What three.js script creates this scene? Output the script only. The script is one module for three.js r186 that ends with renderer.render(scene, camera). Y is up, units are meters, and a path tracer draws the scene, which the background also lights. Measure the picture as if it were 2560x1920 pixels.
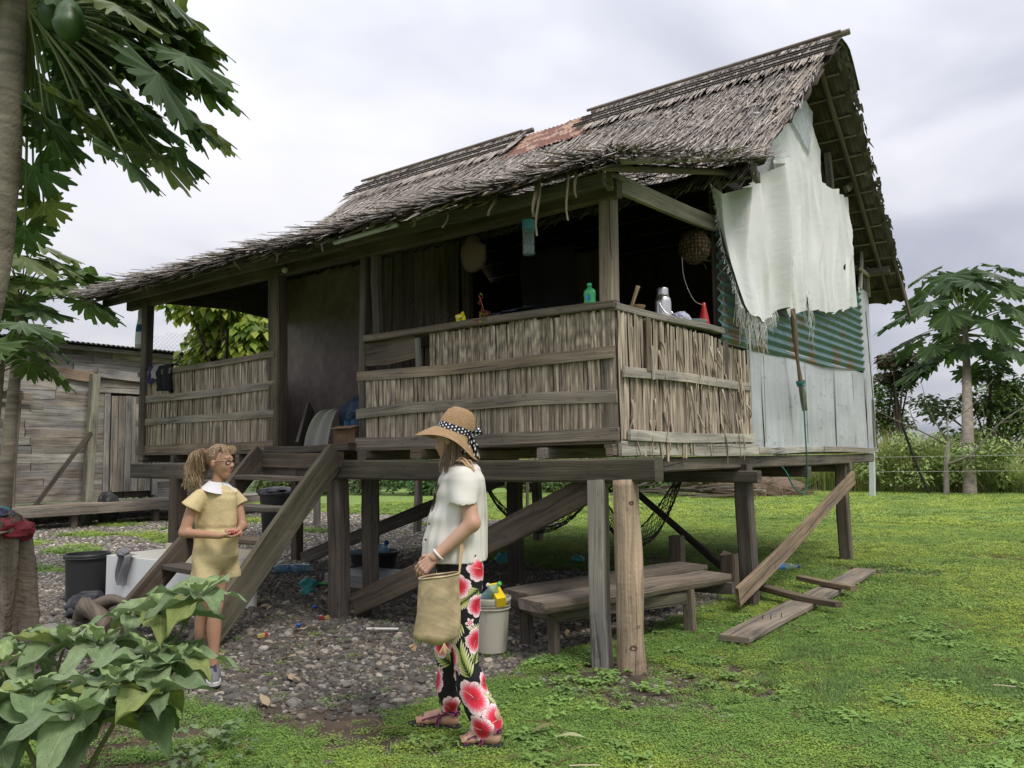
import * as THREE from 'three';
import { mergeGeometries } from 'three/addons/utils/BufferGeometryUtils.js';

// ---------- camera, sky, sun, exposure ----------
const scene = new THREE.Scene();
const camera = new THREE.PerspectiveCamera(50.88, 4 / 3, 0.1, 2000);
camera.position.set(2.902, 1.45, 5.146);
camera.up.set(0.065, 0.996, 0.062);
camera.lookAt(2.902 - 0.597 * 10, 1.45 + 0.089 * 10, 5.146 - 0.797 * 10);
camera.updateMatrixWorld();

function hash(x, y, s) { let h = Math.imul(x, 374761393) + Math.imul(y, 668265263) + Math.imul(s, 974634533); h = Math.imul(h ^ (h >>> 13), 1274126177); return ((h ^ (h >>> 16)) >>> 0) / 4294967296; }
function vnoise(x, y, s = 0, px = 0, py = 0) {
  const xi = Math.floor(x), yi = Math.floor(y), fx = x - xi, fy = y - yi;
  const u = fx * fx * (3 - 2 * fx), v = fy * fy * (3 - 2 * fy);
  const w = (a, p) => (p ? ((a % p) + p) % p : a);
  const a = hash(w(xi, px), w(yi, py), s), b = hash(w(xi + 1, px), w(yi, py), s), c = hash(w(xi, px), w(yi + 1, py), s), d = hash(w(xi + 1, px), w(yi + 1, py), s);
  return a + (b - a) * u + (c - a) * v + (a - b - c + d) * u * v;
}
function fbm(x, y, s = 0, oct = 4, px = 0, py = 0) {
  let t = 0, a = 0.5, n = 0;
  for (let i = 0; i < oct; i++) { t += a * vnoise(x, y, s + i * 17, px, py); n += a; a *= 0.5; x *= 2; y *= 2; px *= 2; py *= 2; }
  return t / n;
}
const clamp = (x, a = 0, b = 1) => Math.min(b, Math.max(a, x));
const lerp = (a, b, t) => a + (b - a) * t;
const sstep = (a, b, x) => { const t = clamp((x - a) / (b - a)); return t * t * (3 - 2 * t); };

{ // overcast sky: layered soft cloud, brighter overhead as overcast skies are
  const W = 2048, H = 1024, d = new Float32Array(W * H * 4);
  for (let j = 0; j < H; j++) {
    const el = ((j + 0.5) / H - 0.5) * Math.PI, se = Math.sin(el), ce = Math.cos(el);
    for (let i = 0; i < W; i++) {
      const az = ((i + 0.5) / W) * Math.PI * 2 - Math.PI, x = Math.cos(az) * ce, z = Math.sin(az) * ce, e = Math.max(se, 0);
      const k = 1 / (e + 0.16), px = x * k, pz = z * k;
      const wx = fbm(px * 0.8 + 3, pz * 0.8 + 9, 5, 3) - 0.5, wz = fbm(px * 0.8 + 13, pz * 0.8 + 1, 6, 3) - 0.5;
      const big = fbm(px * 0.75 + 1.7 + wx, pz * 0.75 + 4.2 + wz, 11, 4), mid = fbm(px * 2.1 + wx * 2, pz * 2.1 + wz * 2, 23, 5);
      let c = big * 0.62 + mid * 0.38;
      c = sstep(0.3, 0.68, c);
      const o = (1 + 2 * e) / (1 + 2 * 0.33);
      const L = (0.455 + 0.23 * c) * lerp(1, o, 0.85), blue = (1 - c) * (1 - 0.4 * sstep(0.1, 0.6, e));
      const p = (j * W + i) * 4;
      d[p] = L * (1 - 0.15 * blue) * 0.985; d[p + 1] = L * (1 - 0.1 * blue) * 0.985; d[p + 2] = L * (1.05 + 0.02 * blue); d[p + 3] = 1;
      if (se < 0) { const g = sstep(0, -0.08, se); d[p] = lerp(d[p], 0.12, g); d[p + 1] = lerp(d[p + 1], 0.14, g); d[p + 2] = lerp(d[p + 2], 0.08, g); }
    }
  }
  const t = new THREE.DataTexture(d, W, H, THREE.RGBAFormat, THREE.FloatType);
  t.mapping = THREE.EquirectangularReflectionMapping; t.magFilter = t.minFilter = THREE.LinearFilter; t.needsUpdate = true;
  scene.background = t; scene.environment = t;
}
const sun = new THREE.DirectionalLight(new THREE.Color(1, 0.955, 0.88), 1.5);
sun.position.set(14, 24, 1); sun.target.position.set(-2, 0, -3); sun.castShadow = true; sun.shadow.radius = 30;
sun.shadow.mapSize.set(2048, 2048);
Object.assign(sun.shadow.camera, { left: -25, right: 25, top: 25, bottom: -25, near: 1, far: 90 });
scene.add(sun, sun.target);
const renderer = new THREE.WebGLRenderer({ antialias: true });
renderer.toneMapping = THREE.LinearToneMapping;
renderer.toneMappingExposure = 1.46;
renderer.shadowMap.enabled = true;

// ---------- helpers ----------
let seed_ = 7;
const rnd = () => { seed_ = (seed_ + 0x6d2b79f5) | 0; let t = Math.imul(seed_ ^ (seed_ >>> 15), 1 | seed_); t = (t + Math.imul(t ^ (t >>> 7), 61 | t)) ^ t; return ((t ^ (t >>> 14)) >>> 0) / 4294967296; };
const reseed = (s) => { seed_ = s; };
const rr = (a, b) => a + (b - a) * rnd();
const gauss = () => (rnd() + rnd() + rnd() + rnd() - 2) * 0.87;
const V = (x, y, z) => new THREE.Vector3(x, y, z);
const A = (p) => (p.isVector3 ? p.clone() : V(...p));
const taken = {};
function numbered(n) { taken[n] = (taken[n] ?? -1) + 1; return taken[n] ? n + '_' + String(taken[n]).padStart(3, '0') : n; }
function mesh(name, geo, mat, parent) {
  const m = new THREE.Mesh(geo, mat); m.castShadow = m.receiveShadow = true;
  m.name = parent ? name : numbered(name); (parent || scene).add(m); return m;
}
function tag(o, label, category, group) { o.userData.label = label; o.userData.category = category; if (group) o.userData.group = group; return o; }
function thing(name, label, category, pos = [0, 0, 0], turn = 0, group) {
  const g = new THREE.Group(); g.name = numbered(name); g.position.set(...pos); g.rotation.y = turn; scene.add(g); return tag(g, label, category, group);
}
function part(name, parent, pos) { const g = new THREE.Group(); g.name = name; if (pos) g.position.set(...pos); parent.add(g); return g; }
const kind = (o, k) => { o.userData.kind = k; return o; };
function inst(name, geo, mat, mats, cols, parent) {
  const m = new THREE.InstancedMesh(geo, mat, mats.length); m.castShadow = m.receiveShadow = true;
  m.name = parent ? name : numbered(name); mats.forEach((x, i) => m.setMatrixAt(i, x)); if (cols) cols.forEach((c, i) => m.setColorAt(i, c));
  (parent || scene).add(m); return kind(m, 'stuff');
}
const _q = new THREE.Quaternion(), _e = new THREE.Euler();
function mat4(p, rx, ry, rz, s) { _e.set(rx, ry, rz, 'YXZ'); _q.setFromEuler(_e); return new THREE.Matrix4().compose(A(p), _q, typeof s === 'number' ? V(s, s, s) : A(s)); }
const rgb = (r, g, b) => new THREE.Color().setRGB(r, g, b);

// ---------- textures ----------
function dtex(w, h, fn, srgb, rep = [1, 1]) {
  const d = new Uint8Array(w * h * 4);
  for (let j = 0; j < h; j++) for (let i = 0; i < w; i++) {
    const c = fn(i / w, j / h, i, j), p = (j * w + i) * 4;
    if (typeof c === 'number') d[p] = d[p + 1] = d[p + 2] = clamp(c) * 255; else { d[p] = clamp(c[0]) * 255; d[p + 1] = clamp(c[1]) * 255; d[p + 2] = clamp(c[2]) * 255; }
    d[p + 3] = 255;
  }
  const t = new THREE.DataTexture(d, w, h); t.wrapS = t.wrapT = THREE.RepeatWrapping; t.magFilter = THREE.LinearFilter; t.minFilter = THREE.LinearMipmapLinearFilter; t.generateMipmaps = true;
  if (srgb) t.colorSpace = THREE.SRGBColorSpace; t.repeat.set(...rep); t.needsUpdate = true; return t;
}
const grain = (u, v, s) => { // fine fibres along v; tileable
  const wob = fbm(u * 6, v * 3, s + 3, 3, 6, 3) * 0.08;
  const a = vnoise((u + wob) * 40, v * 3, s, 0, 3), b = vnoise((u + wob) * 110, v * 6, s + 1, 0, 6), c = vnoise(u * 220, v * 14, s + 2, 220, 14);
  return a * 0.4 + b * 0.35 + c * 0.25;
};
const T = {};
T.wood = dtex(512, 512, (u, v) => {
  const g = grain(u, v, 1), st = fbm(u * 3, v * 4, 31, 4, 3, 4), sp = fbm(u * 24, v * 24, 41, 3, 24, 24);
  let l = 0.8 + 0.5 * (g - 0.42) + 0.42 * (st - 0.5) - 0.1 * sstep(0.66, 0.82, sp);
  const crack = vnoise(u * 55 + fbm(u * 4, v * 5, 8, 2, 4, 5) * 3, v * 2.0, 77, 0, 2); if (crack > 0.93) l *= 0.68;
  const w = sstep(0.45, 0.75, fbm(u * 5, v * 2, 91, 3, 5, 2));
  return [l * lerp(1.005, 0.98, w), l * lerp(0.98, 0.98, w), l * lerp(0.945, 0.99, w)];
}, true, [1, 0.5]);
T.woodB = dtex(512, 512, (u, v) => { let l = 0.3 + 0.7 * grain(u, v, 1); const crack = vnoise(u * 55 + fbm(u * 4, v * 5, 8, 2, 4, 5) * 3, v * 2.0, 77, 0, 2); if (crack > 0.93) l *= 0.3; return l; }, false, [1, 0.5]);
T.fib = dtex(256, 512, (u, v) => { // dry leaf sheath: strong long fibres
  const a = vnoise(u * 24, v * 2, 3, 24, 2), b = vnoise(u * 64, v * 5, 4, 64, 5), st = fbm(u * 2, v * 5, 6, 4, 2, 5);
  const l = 0.78 + 0.35 * (a - 0.5) + 0.3 * (b - 0.5) + 0.55 * (st - 0.5); return [l * 1.0, l * 0.97, l * 0.92];
}, true, [4, 1]);
T.mott = dtex(512, 512, (u, v) => { const a = fbm(u * 4, v * 4, 51, 6, 4, 4), b = fbm(u * 30, v * 30, 52, 3, 30, 30); const l = 0.85 + 0.4 * (a - 0.5) + 0.2 * (b - 0.5); return [l, l, l]; }, true);
T.noiseB = dtex(512, 512, (u, v) => 0.6 * fbm(u * 8, v * 8, 61, 5, 8, 8) + 0.4 * fbm(u * 50, v * 50, 62, 3, 50, 50), false);
T.cloth = dtex(256, 256, (u, v) => 0.5 + 0.22 * Math.sin(u * Math.PI * 128) * Math.sin(v * Math.PI * 128) + 0.5 * (fbm(u * 10, v * 40, 71, 3, 10, 40) - 0.5), false);
T.crease = dtex(512, 512, (u, v) => { // crumpled sheeting
  let l = 0; for (let k = 0; k < 3; k++) { const f = 5 << k; l += Math.abs(fbm(u * f + 0.3 * k, v * f, 81 + k, 3, f, f) - 0.5) * (1 - k * 0.25); } return clamp(l * 1.6);
}, false);
const std = (o) => new THREE.MeshStandardMaterial({ roughness: 0.85, metalness: 0, ...o });
const phy = (o) => new THREE.MeshPhysicalMaterial({ roughness: 0.6, metalness: 0, ...o });
const woodM = (r, g, b, rough = 0.88, bump = 0.004) => std({ color: rgb(r, g, b), map: T.wood, bumpMap: T.woodB, bumpScale: bump, roughness: rough, side: THREE.DoubleSide });
const MAT = {
  woodDark: woodM(0.16, 0.14, 0.12), woodGrey: woodM(0.33, 0.305, 0.275), woodPale: woodM(0.56, 0.53, 0.48), woodBrown: woodM(0.225, 0.19, 0.15), woodMoss: woodM(0.15, 0.14, 0.1), woodWarm: woodM(0.36, 0.30, 0.235),
};

// ---------- geometry ----------
function geo(pos, idx, uv, flat) {
  let g = new THREE.BufferGeometry(); g.setAttribute('position', new THREE.Float32BufferAttribute(pos, 3)); g.setIndex(idx);
  g.setAttribute('uv', new THREE.Float32BufferAttribute(uv || new Array((pos.length / 3) * 2).fill(0), 2));
  if (flat) g = g.toNonIndexed(); g.computeVertexNormals(); return g;
}
// a sawn timber from a to b: h along ref (default up), w across; worn edges, slight waver
function beamGeo(a, b, h, w, o = {}) {
  a = A(a); b = A(b); const d = b.clone().sub(a), L = d.length(); d.normalize();
  const ref = o.ref ? A(o.ref) : Math.abs(d.y) > 0.94 ? V(1, 0, 0) : V(0, 1, 0);
  const n1 = ref.clone().addScaledVector(d, -ref.dot(d)).normalize(), n2 = d.clone().cross(n1);
  if (o.roll) { n1.applyAxisAngle(d, o.roll); n2.applyAxisAngle(d, o.roll); }
  const c = Math.min(h, w) * (o.chamfer ?? 0.12), H = h / 2, W = w / 2, n = Math.max(1, Math.min(o.seg ?? 8, Math.round(L / 0.35))), wav = o.wave ?? 0.009, jit = o.jit ?? 0.03;
  const prof = [[H, -W + c], [H, W - c], [H - c, W], [-H + c, W], [-H, W - c], [-H, -W + c], [-H + c, -W], [H - c, -W]];
  const per = [0, w, w + c, w + h, w + h + c, 2 * w + h, 2 * w + h + c, 2 * w + 2 * h, 2 * w + 2 * h + c];
  const pos = [], uv = [], idx = [], u0 = rnd(), v0 = rnd(), p1 = rnd() * 9, p2 = rnd() * 9;
  for (let i = 0; i <= n; i++) {
    const t = i / n, tp = o.taper ? lerp(1, o.taper, t) : 1, s = tp * (1 + jit * (rnd() - 0.5) * 2), oy = Math.sin(t * 5 + p1) * wav + (o.sag ? -o.sag * 4 * t * (1 - t) : 0), oz = Math.sin(t * 4 + p2) * wav;
    for (let j = 0; j < 9; j++) {
      const q = prof[j % 8], P = a.clone().addScaledVector(d, t * L + ((i === 0 || i === n) ? (o.endJit ?? 0.004) * (hash(j % 8, i, 3 + (u0 * 999 | 0)) - 0.5) : 0)).addScaledVector(n1, q[0] * s + oy).addScaledVector(n2, q[1] * s + oz);
      pos.push(P.x, P.y, P.z); uv.push(per[j] + u0, t * L + v0);
    }
  }
  for (let i = 0; i < n; i++) for (let j = 0; j < 8; j++) { const k = i * 9 + j; idx.push(k, k + 1, k + 9, k + 1, k + 10, k + 9); }
  for (const e of [0, n]) { // caps
    const b0 = pos.length / 3; for (let j = 0; j < 8; j++) { const k = (e * 9 + j) * 3; pos.push(pos[k], pos[k + 1], pos[k + 2]); uv.push(u0 + prof[j][0], v0 + prof[j][1]); }
    for (let j = 1; j < 7; j++) e ? idx.push(b0, b0 + j, b0 + j + 1) : idx.push(b0, b0 + j + 1, b0 + j);
  }
  for (let i = 0; i < idx.length; i += 3) { const t = idx[i + 1]; idx[i + 1] = idx[i + 2]; idx[i + 2] = t; }
  return geo(pos, idx, uv, true);
}
const VAR = new Map(); let nBeam = 0; // timbers differ from piece to piece
function timber(m) { if (!m.map || m.map !== T.wood) return m; if (!VAR.has(m)) VAR.set(m, [[1, 1, 1], [0.8, 0.79, 0.78], [1.2, 1.17, 1.12], [0.98, 0.9, 0.8], [1.02, 1.05, 1.06]].map((k) => { const c = m.clone(); c.color = rgb(m.color.r * k[0], m.color.g * k[1], m.color.b * k[2]); return c; })); return VAR.get(m)[Math.floor(hash(nBeam++, 5, 77) * 5)]; }
const beam = (name, a, b, h, w, mat, parent, o) => mesh(name, beamGeo(a, b, h, w, o), timber(mat), parent);
// tube along points with radius list or function
function tubeGeo(pts, rad, rs = 8, o = {}) {
  pts = pts.map(A); const cv = pts.length === 2 ? new THREE.LineCurve3(pts[0], pts[1]) : new THREE.CatmullRomCurve3(pts, false, 'centripetal');
  const n = o.seg ?? Math.max(1, (pts.length - 1) * 4), fr = cv.computeFrenetFrames(n, false), pos = [], uv = [], idx = [], L = cv.getLength(), u0 = rnd();
  for (let i = 0; i <= n; i++) {
    const t = i / n, P = cv.getPointAt(t), R = typeof rad === 'function' ? rad(t) : Array.isArray(rad) ? lerp(rad[Math.min(rad.length - 1, Math.floor(t * (rad.length - 1)))], rad[Math.min(rad.length - 1, Math.floor(t * (rad.length - 1)) + 1)], (t * (rad.length - 1)) % 1) : rad;
    for (let j = 0; j <= rs; j++) {
      const a = (j / rs) * Math.PI * 2, k = 1 + (o.bump ? o.bump * (vnoise(Math.cos(a) * 1.5 + 5 + u0 * 50, Math.sin(a) * 1.5 + t * L * (o.bf ?? 4), 5) - 0.5) : 0);
      const N = fr.normals[i].clone().multiplyScalar(Math.cos(a)).addScaledVector(fr.binormals[i], Math.sin(a));
      P.x; pos.push(P.x + N.x * R * k, P.y + N.y * R * k, P.z + N.z * R * k); uv.push((j / rs) * 6.28 * R + u0, t * L);
    }
  }
  const q = rs + 1; for (let i = 0; i < n; i++) for (let j = 0; j < rs; j++) { const k = i * q + j; idx.push(k, k + 1, k + q, k + 1, k + q + 1, k + q); }
  for (const e of [0, n]) { const c = pos.length / 3, P = cv.getPointAt(e / n); pos.push(P.x, P.y, P.z); uv.push(0, 0); for (let j = 0; j < rs; j++) { const k = e * q + j; e ? idx.push(c, k, k + 1) : idx.push(c, k + 1, k); } }
  return geo(pos, idx, uv);
}
const tube = (name, pts, rad, mat, parent, rs, o) => mesh(name, tubeGeo(pts, rad, rs, o), mat, parent);
const lathe = (pr, n = 24) => new THREE.LatheGeometry(pr.map((p) => new THREE.Vector2(p[0], p[1])), n);
// sheet over a grid: f(u,v) -> [x,y,z]; keep(u,v) drops cells
function sheetGeo(nu, nv, f, o = {}) {
  const pos = [], uv = [], idx = [];
  for (let j = 0; j <= nv; j++) for (let i = 0; i <= nu; i++) { const u = i / nu, v = j / nv, p = f(u, v); pos.push(p[0], p[1], p[2]); uv.push(...(o.uv ? o.uv(u, v, p) : [u * (o.us ?? 1), v * (o.vs ?? 1)])); }
  for (let j = 0; j < nv; j++) for (let i = 0; i < nu; i++) { if (o.keep && !o.keep((i + 0.5) / nu, (j + 0.5) / nv)) continue; const k = j * (nu + 1) + i; idx.push(k, k + 1, k + nu + 1, k + 1, k + nu + 2, k + nu + 1); }
  return geo(pos, idx, uv, o.flat);
}
function bake(g, m) { g.applyMatrix4(m); return g; }
const clean = (gs) => mergeGeometries(gs.map((g) => { const h = g.index ? g.toNonIndexed() : g; for (const k of Object.keys(h.attributes)) if (!['position', 'normal', 'uv'].includes(k)) h.deleteAttribute(k); if (!h.attributes.uv) h.setAttribute('uv', new THREE.Float32BufferAttribute(new Float32Array(h.attributes.position.count * 2), 2)); return h; }));
const boxG = (w, h, d, x = 0, y = 0, z = 0) => { const g = new THREE.BoxGeometry(w, h, d); g.translate(x, y, z); return g; };
// signed-distance meshing (surface nets)
function sdfGeo(f, lo, hi, cell, uvf) {
  const n = [0, 1, 2].map((i) => Math.ceil((hi[i] - lo[i]) / cell) + 1), [nx, ny, nz] = n, F = new Float32Array(nx * ny * nz);
  for (let z = 0, p = 0; z < nz; z++) for (let y = 0; y < ny; y++) for (let x = 0; x < nx; x++, p++) F[p] = f(lo[0] + x * cell, lo[1] + y * cell, lo[2] + z * cell);
  const id = new Int32Array(nx * ny * nz).fill(-1), pos = [], idx = [], C8 = [0, 1, nx, nx + 1, nx * ny, nx * ny + 1, nx * ny + nx, nx * ny + nx + 1];
  const E = [[0, 1], [2, 3], [4, 5], [6, 7], [0, 2], [1, 3], [4, 6], [5, 7], [0, 4], [1, 5], [2, 6], [3, 7]];
  for (let z = 0; z < nz - 1; z++) for (let y = 0; y < ny - 1; y++) for (let x = 0; x < nx - 1; x++) {
    const p = x + nx * (y + ny * z); let c = 0, sx = 0, sy = 0, sz = 0, s = 0;
    for (let k = 0; k < 8; k++) if (F[p + C8[k]] < 0) s++;
    if (s === 0 || s === 8) continue;
    for (const [a, b] of E) { const fa = F[p + C8[a]], fb = F[p + C8[b]]; if (fa < 0 === fb < 0) continue; const t = fa / (fa - fb); sx += (a & 1) + t * ((b & 1) - (a & 1)); sy += ((a >> 1) & 1) + t * (((b >> 1) & 1) - ((a >> 1) & 1)); sz += (a >> 2) + t * ((b >> 2) - (a >> 2)); c++; }
    id[p] = pos.length / 3; pos.push(lo[0] + (x + sx / c) * cell, lo[1] + (y + sy / c) * cell, lo[2] + (z + sz / c) * cell);
  }
  const S = [1, nx, nx * ny];
  for (let z = 1; z < nz - 1; z++) for (let y = 1; y < ny - 1; y++) for (let x = 1; x < nx - 1; x++) {
    const p = x + nx * (y + ny * z);
    for (let a = 0; a < 3; a++) { const fa = F[p], fb = F[p + S[a]]; if (fa < 0 === fb < 0) continue; const u = S[(a + 1) % 3], v = S[(a + 2) % 3], q = [id[p - u - v], id[p - v], id[p], id[p - u]]; if (q.some((i) => i < 0)) continue; fa < 0 ? idx.push(q[0], q[1], q[2], q[0], q[2], q[3]) : idx.push(q[0], q[2], q[1], q[0], q[3], q[2]); }
  }
  const N = pos.length / 3, nor = new Float32Array(N * 3), uv = new Float32Array(N * 2), e = cell * 0.4;
  for (let i = 0; i < N; i++) {
    const [x, y, z] = [pos[i * 3], pos[i * 3 + 1], pos[i * 3 + 2]]; let gx = f(x + e, y, z) - f(x - e, y, z), gy = f(x, y + e, z) - f(x, y - e, z), gz = f(x, y, z + e) - f(x, y, z - e); const l = Math.hypot(gx, gy, gz) || 1;
    nor.set([gx / l, gy / l, gz / l], i * 3); uv.set(uvf ? uvf(x, y, z) : [x * 2 + z, y * 2], i * 2);
  }
  const g = new THREE.BufferGeometry(); g.setAttribute('position', new THREE.Float32BufferAttribute(pos, 3)); g.setAttribute('normal', new THREE.BufferAttribute(nor, 3)); g.setAttribute('uv', new THREE.BufferAttribute(uv, 2)); g.setIndex(idx); return g;
}
const cap = (a, b, ra, rb) => { // tapered capsule distance
  const dx = b[0] - a[0], dy = b[1] - a[1], dz = b[2] - a[2], l2 = dx * dx + dy * dy + dz * dz || 1e-9;
  return (x, y, z) => { const t = clamp(((x - a[0]) * dx + (y - a[1]) * dy + (z - a[2]) * dz) / l2); return Math.hypot(x - a[0] - t * dx, y - a[1] - t * dy, z - a[2] - t * dz) - lerp(ra, rb, t); };
};
const ell = (c, r, yaw = 0) => { const cs = Math.cos(yaw), sn = Math.sin(yaw), m = Math.min(...r); return (x, y, z) => { const X = x - c[0], Z = z - c[2], px = (X * cs - Z * sn) / r[0], py = (y - c[1]) / r[1], pz = (X * sn + Z * cs) / r[2], k = Math.hypot(px, py, pz); return (k - 1) * m * (k > 1 ? 1 : 1); }; };
const smin = (a, b, k) => { const h = Math.max(k - Math.abs(a - b), 0) / k; return Math.min(a, b) - h * h * k * 0.25; };
const union = (fs, k) => (x, y, z) => { let d = fs[0](x, y, z); for (let i = 1; i < fs.length; i++) d = smin(d, fs[i](x, y, z), k); return d; };

// ---------- ground ----------
const EDGE = [[4, 0.4], [2.7, -0.9], [2.2, -0.62], [1.7, -0.45], [1.2, -0.45], [0.45, -0.42], [-0.6, -0.3], [-1.7, -0.2], [-2.6, -0.3], [-3.3, -0.9], [-3.7, -2.5], [-40, -60]];
function edgeX(z) { for (let i = 0; i < EDGE.length - 1; i++) if (z <= EDGE[i][0] && z >= EDGE[i + 1][0]) return lerp(EDGE[i + 1][1], EDGE[i][1], (z - EDGE[i + 1][0]) / (EDGE[i][0] - EDGE[i + 1][0])); return EDGE[0][1]; }
function gravelAt(x, z) { // 0 lawn .. 1 gravel
  const w = (fbm(x * 1.3 + 50, z * 1.3 + 50, 201, 4) - 0.5) * 1.1;
  let e;
  if (x > -6.2) { e = edgeX(z) - x; e = Math.min(e, (2.5 + w * 0.5) - z); e = Math.min(e, z + 3.75 + (x < -4 ? (x + 4) * -0.35 : 0)); } else { e = Math.min(2.6 - z, z + 9.5); e = Math.min(e, 0.9 - 2.2 * sstep(0.66, 0.72, fbm(x * 0.45 + 9, z * 0.9 + 3, 207, 3))); }
  return sstep(-0.14, 0.12, e + w * 0.4);
}
const DIRT = [[0.66, 0.22, 0.5, 0.26], [0.3, 0.66, 0.75, 0.36], [0.14, 0.25, 0.42, 0.34], [0.75, -0.15, 0.3, 0.2], [2.0, 1.2, 0.3, 0.12], [1.5, 2.3, 0.35, 0.12], [-0.6, 2.15, 0.8, 0.28], [-1.6, 2.75, 0.9, 0.4], [-0.75, 3.3, 0.7, 0.55], [0.55, -5.4, 0.9, 0.5], [-2.4, -5.0, 0.7, 0.5], [-6.5, -5.2, 1.0, 0.6], [1.6, -7.4, 0.8, 0.35], [2.6, -9.5, 1.6, 0.4]];
function dirtAt(x, z) { let d = 0; for (const [a, b, r, s] of DIRT) { const k = Math.hypot((x - a) / r, (z - b) / s); d = Math.max(d, 1 - sstep(0.72, 1.2, k + (fbm(x * 4 + 7, z * 4 + 7, 211, 3) - 0.5) * 0.9)); } return d; }
const gy = (x, z) => (fbm(x * 0.8 + 30, z * 0.8 + 30, 220, 3) - 0.5) * 0.03;
{
  const X0 = -24, X1 = 10, Z0 = -30, Z1 = 6, tex = dtex(2048, 2048, (u, v) => {
    const x = lerp(X0, X1, u), z = lerp(Z1, Z0, v), g = gravelAt(x, z), d = dirtAt(x, z), n = fbm(x * 5, z * 5, 230, 4), f = vnoise(x * 60, z * 60, 231);
    const lawn = [0.4 + 0.14 * (n - 0.5) + 0.05 * f, 0.49 + 0.16 * (n - 0.5) + 0.06 * f, 0.2 + 0.06 * n];
    const grav = [0.36, 0.325, 0.285].map((c) => c + 0.26 * (n - 0.5) + 0.16 * (f - 0.5)), soil = [0.30, 0.25, 0.205].map((c) => c + 0.2 * (n - 0.5) + 0.08 * (f - 0.5));
    return lawn.map((c, i) => lerp(lerp(c, grav[i], g), soil[i], d));
  }, true);
  tex.wrapS = tex.wrapT = THREE.ClampToEdgeWrapping;
  const g = sheetGeo(170, 180, (u, v) => { const x = lerp(X0, X1, u), z = lerp(Z1, Z0, v); return [x, gy(x, z), z]; });
  kind(mesh('ground', g, std({ map: tex, bumpMap: T.noiseB, bumpScale: 0.01, roughness: 0.95, side: THREE.DoubleSide })), 'structure');
  const far = sheetGeo(60, 60, (u, v) => [(u - 0.5) * 900, -0.05, (v - 0.5) * 900 - 60], { us: 300, vs: 300 });
  kind(mesh('far_ground', far, std({ color: rgb(0.10, 0.15, 0.04), map: T.mott, roughness: 1, side: THREE.DoubleSide })), 'structure');
}
const CAM = camera.position;
function inView(x, z, m = 1.25) { // plan-view wedge seen from the camera, with a margin
  const dx = x - CAM.x, dz = z - CAM.z, f = -0.6 * dx - 0.8 * dz, s = 0.8 * dx - 0.6 * dz; return f > 1.2 && Math.abs(s) < f * 0.66 * m + 0.5;
}
function pebbleGeo(seed, det) {
  const g = new THREE.IcosahedronGeometry(1, det), p = g.attributes.position;
  for (let i = 0; i < p.count; i++) { const x = p.getX(i), y = p.getY(i), z = p.getZ(i), k = 0.78 + 0.44 * (fbm(x * 1.3 + seed * 9 + 20, y * 1.3 + z * 0.9 + 20, 240 + seed, 2)); p.setXYZ(i, x * k, y * k * 0.62, z * k * 0.82); }
  g.computeVertexNormals(); return g;
}
{ // gravel: tens of thousands of river stones
  reseed(101);
  const col = (dry) => { let t = rnd(), b = (t < 0.09 ? rr(0.36, 0.58) : t < 0.35 ? rr(0.2, 0.32) : rr(0.085, 0.18)) * (dry || 1), w = rr(-1, 1); b *= 1.08; return rgb(b * (1.08 + 0.06 * w), b * 0.96, b * (0.8 - 0.07 * w)); };
  const lists = [[], [], [], []], cl = [[], [], [], []];
  const add = (x, z, s, v) => { lists[v].push(mat4([x, gy(x, z) + s * rr(0.02, 0.3), z], rr(-0.35, 0.35), rr(0, 6.3), rr(-0.35, 0.35), [s * rr(0.8, 1.25), s * rr(0.75, 1.1), s * rr(0.8, 1.2)])); cl[v].push(col(v > 1 ? 1.5 : 1)); };
  for (let i = 0; i < 90000; i++) { const x = rr(-6.6, 0.6), z = rr(-4.6, 2.8); if (!inView(x, z)) continue; const g = gravelAt(x, z); if (rnd() > g * 0.98 + 0.02) continue; if (rnd() < dirtAt(x, z) * 0.8) continue; const s = rnd() < 0.05 ? rr(0.024, 0.042) : rr(0.008, 0.021); add(x, z, s, Math.floor(rnd() * 2)); }
  for (let i = 0; i < 70000; i++) { const x = -6.2 - Math.pow(rnd(), 1.5) * 15, z = rr(-9.5, 3); if (!inView(x, z)) continue; const g = gravelAt(x, z); if (rnd() > g + 0.015) continue; add(x, z, rr(0.016, 0.038), 2 + Math.floor(rnd() * 2)); }
  for (let i = 0; i < 500; i++) { const x = rr(-0.5, 1.2), z = rr(-0.2, 1.1); if (rnd() < dirtAt(x, z) * 0.4) add(x, z, rr(0.006, 0.026), 0); }
  const m = std({ map: T.mott, roughness: 0.8, bumpMap: T.noiseB, bumpScale: 0.004 });
  [0, 1, 2, 3].forEach((v) => { const o = inst('gravel', pebbleGeo(v, v < 2 ? 2 : 1), m, lists[v], cl[v]); tag(o, ['small grey river pebbles covering the ground below the stilt house', 'rounded brown pebbles mixed through the gravel below the house', 'pale gravel spread on the yard toward the plank house', 'darker gravel stones in the yard toward the plank house'][v], 'gravel'); });
}
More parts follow.
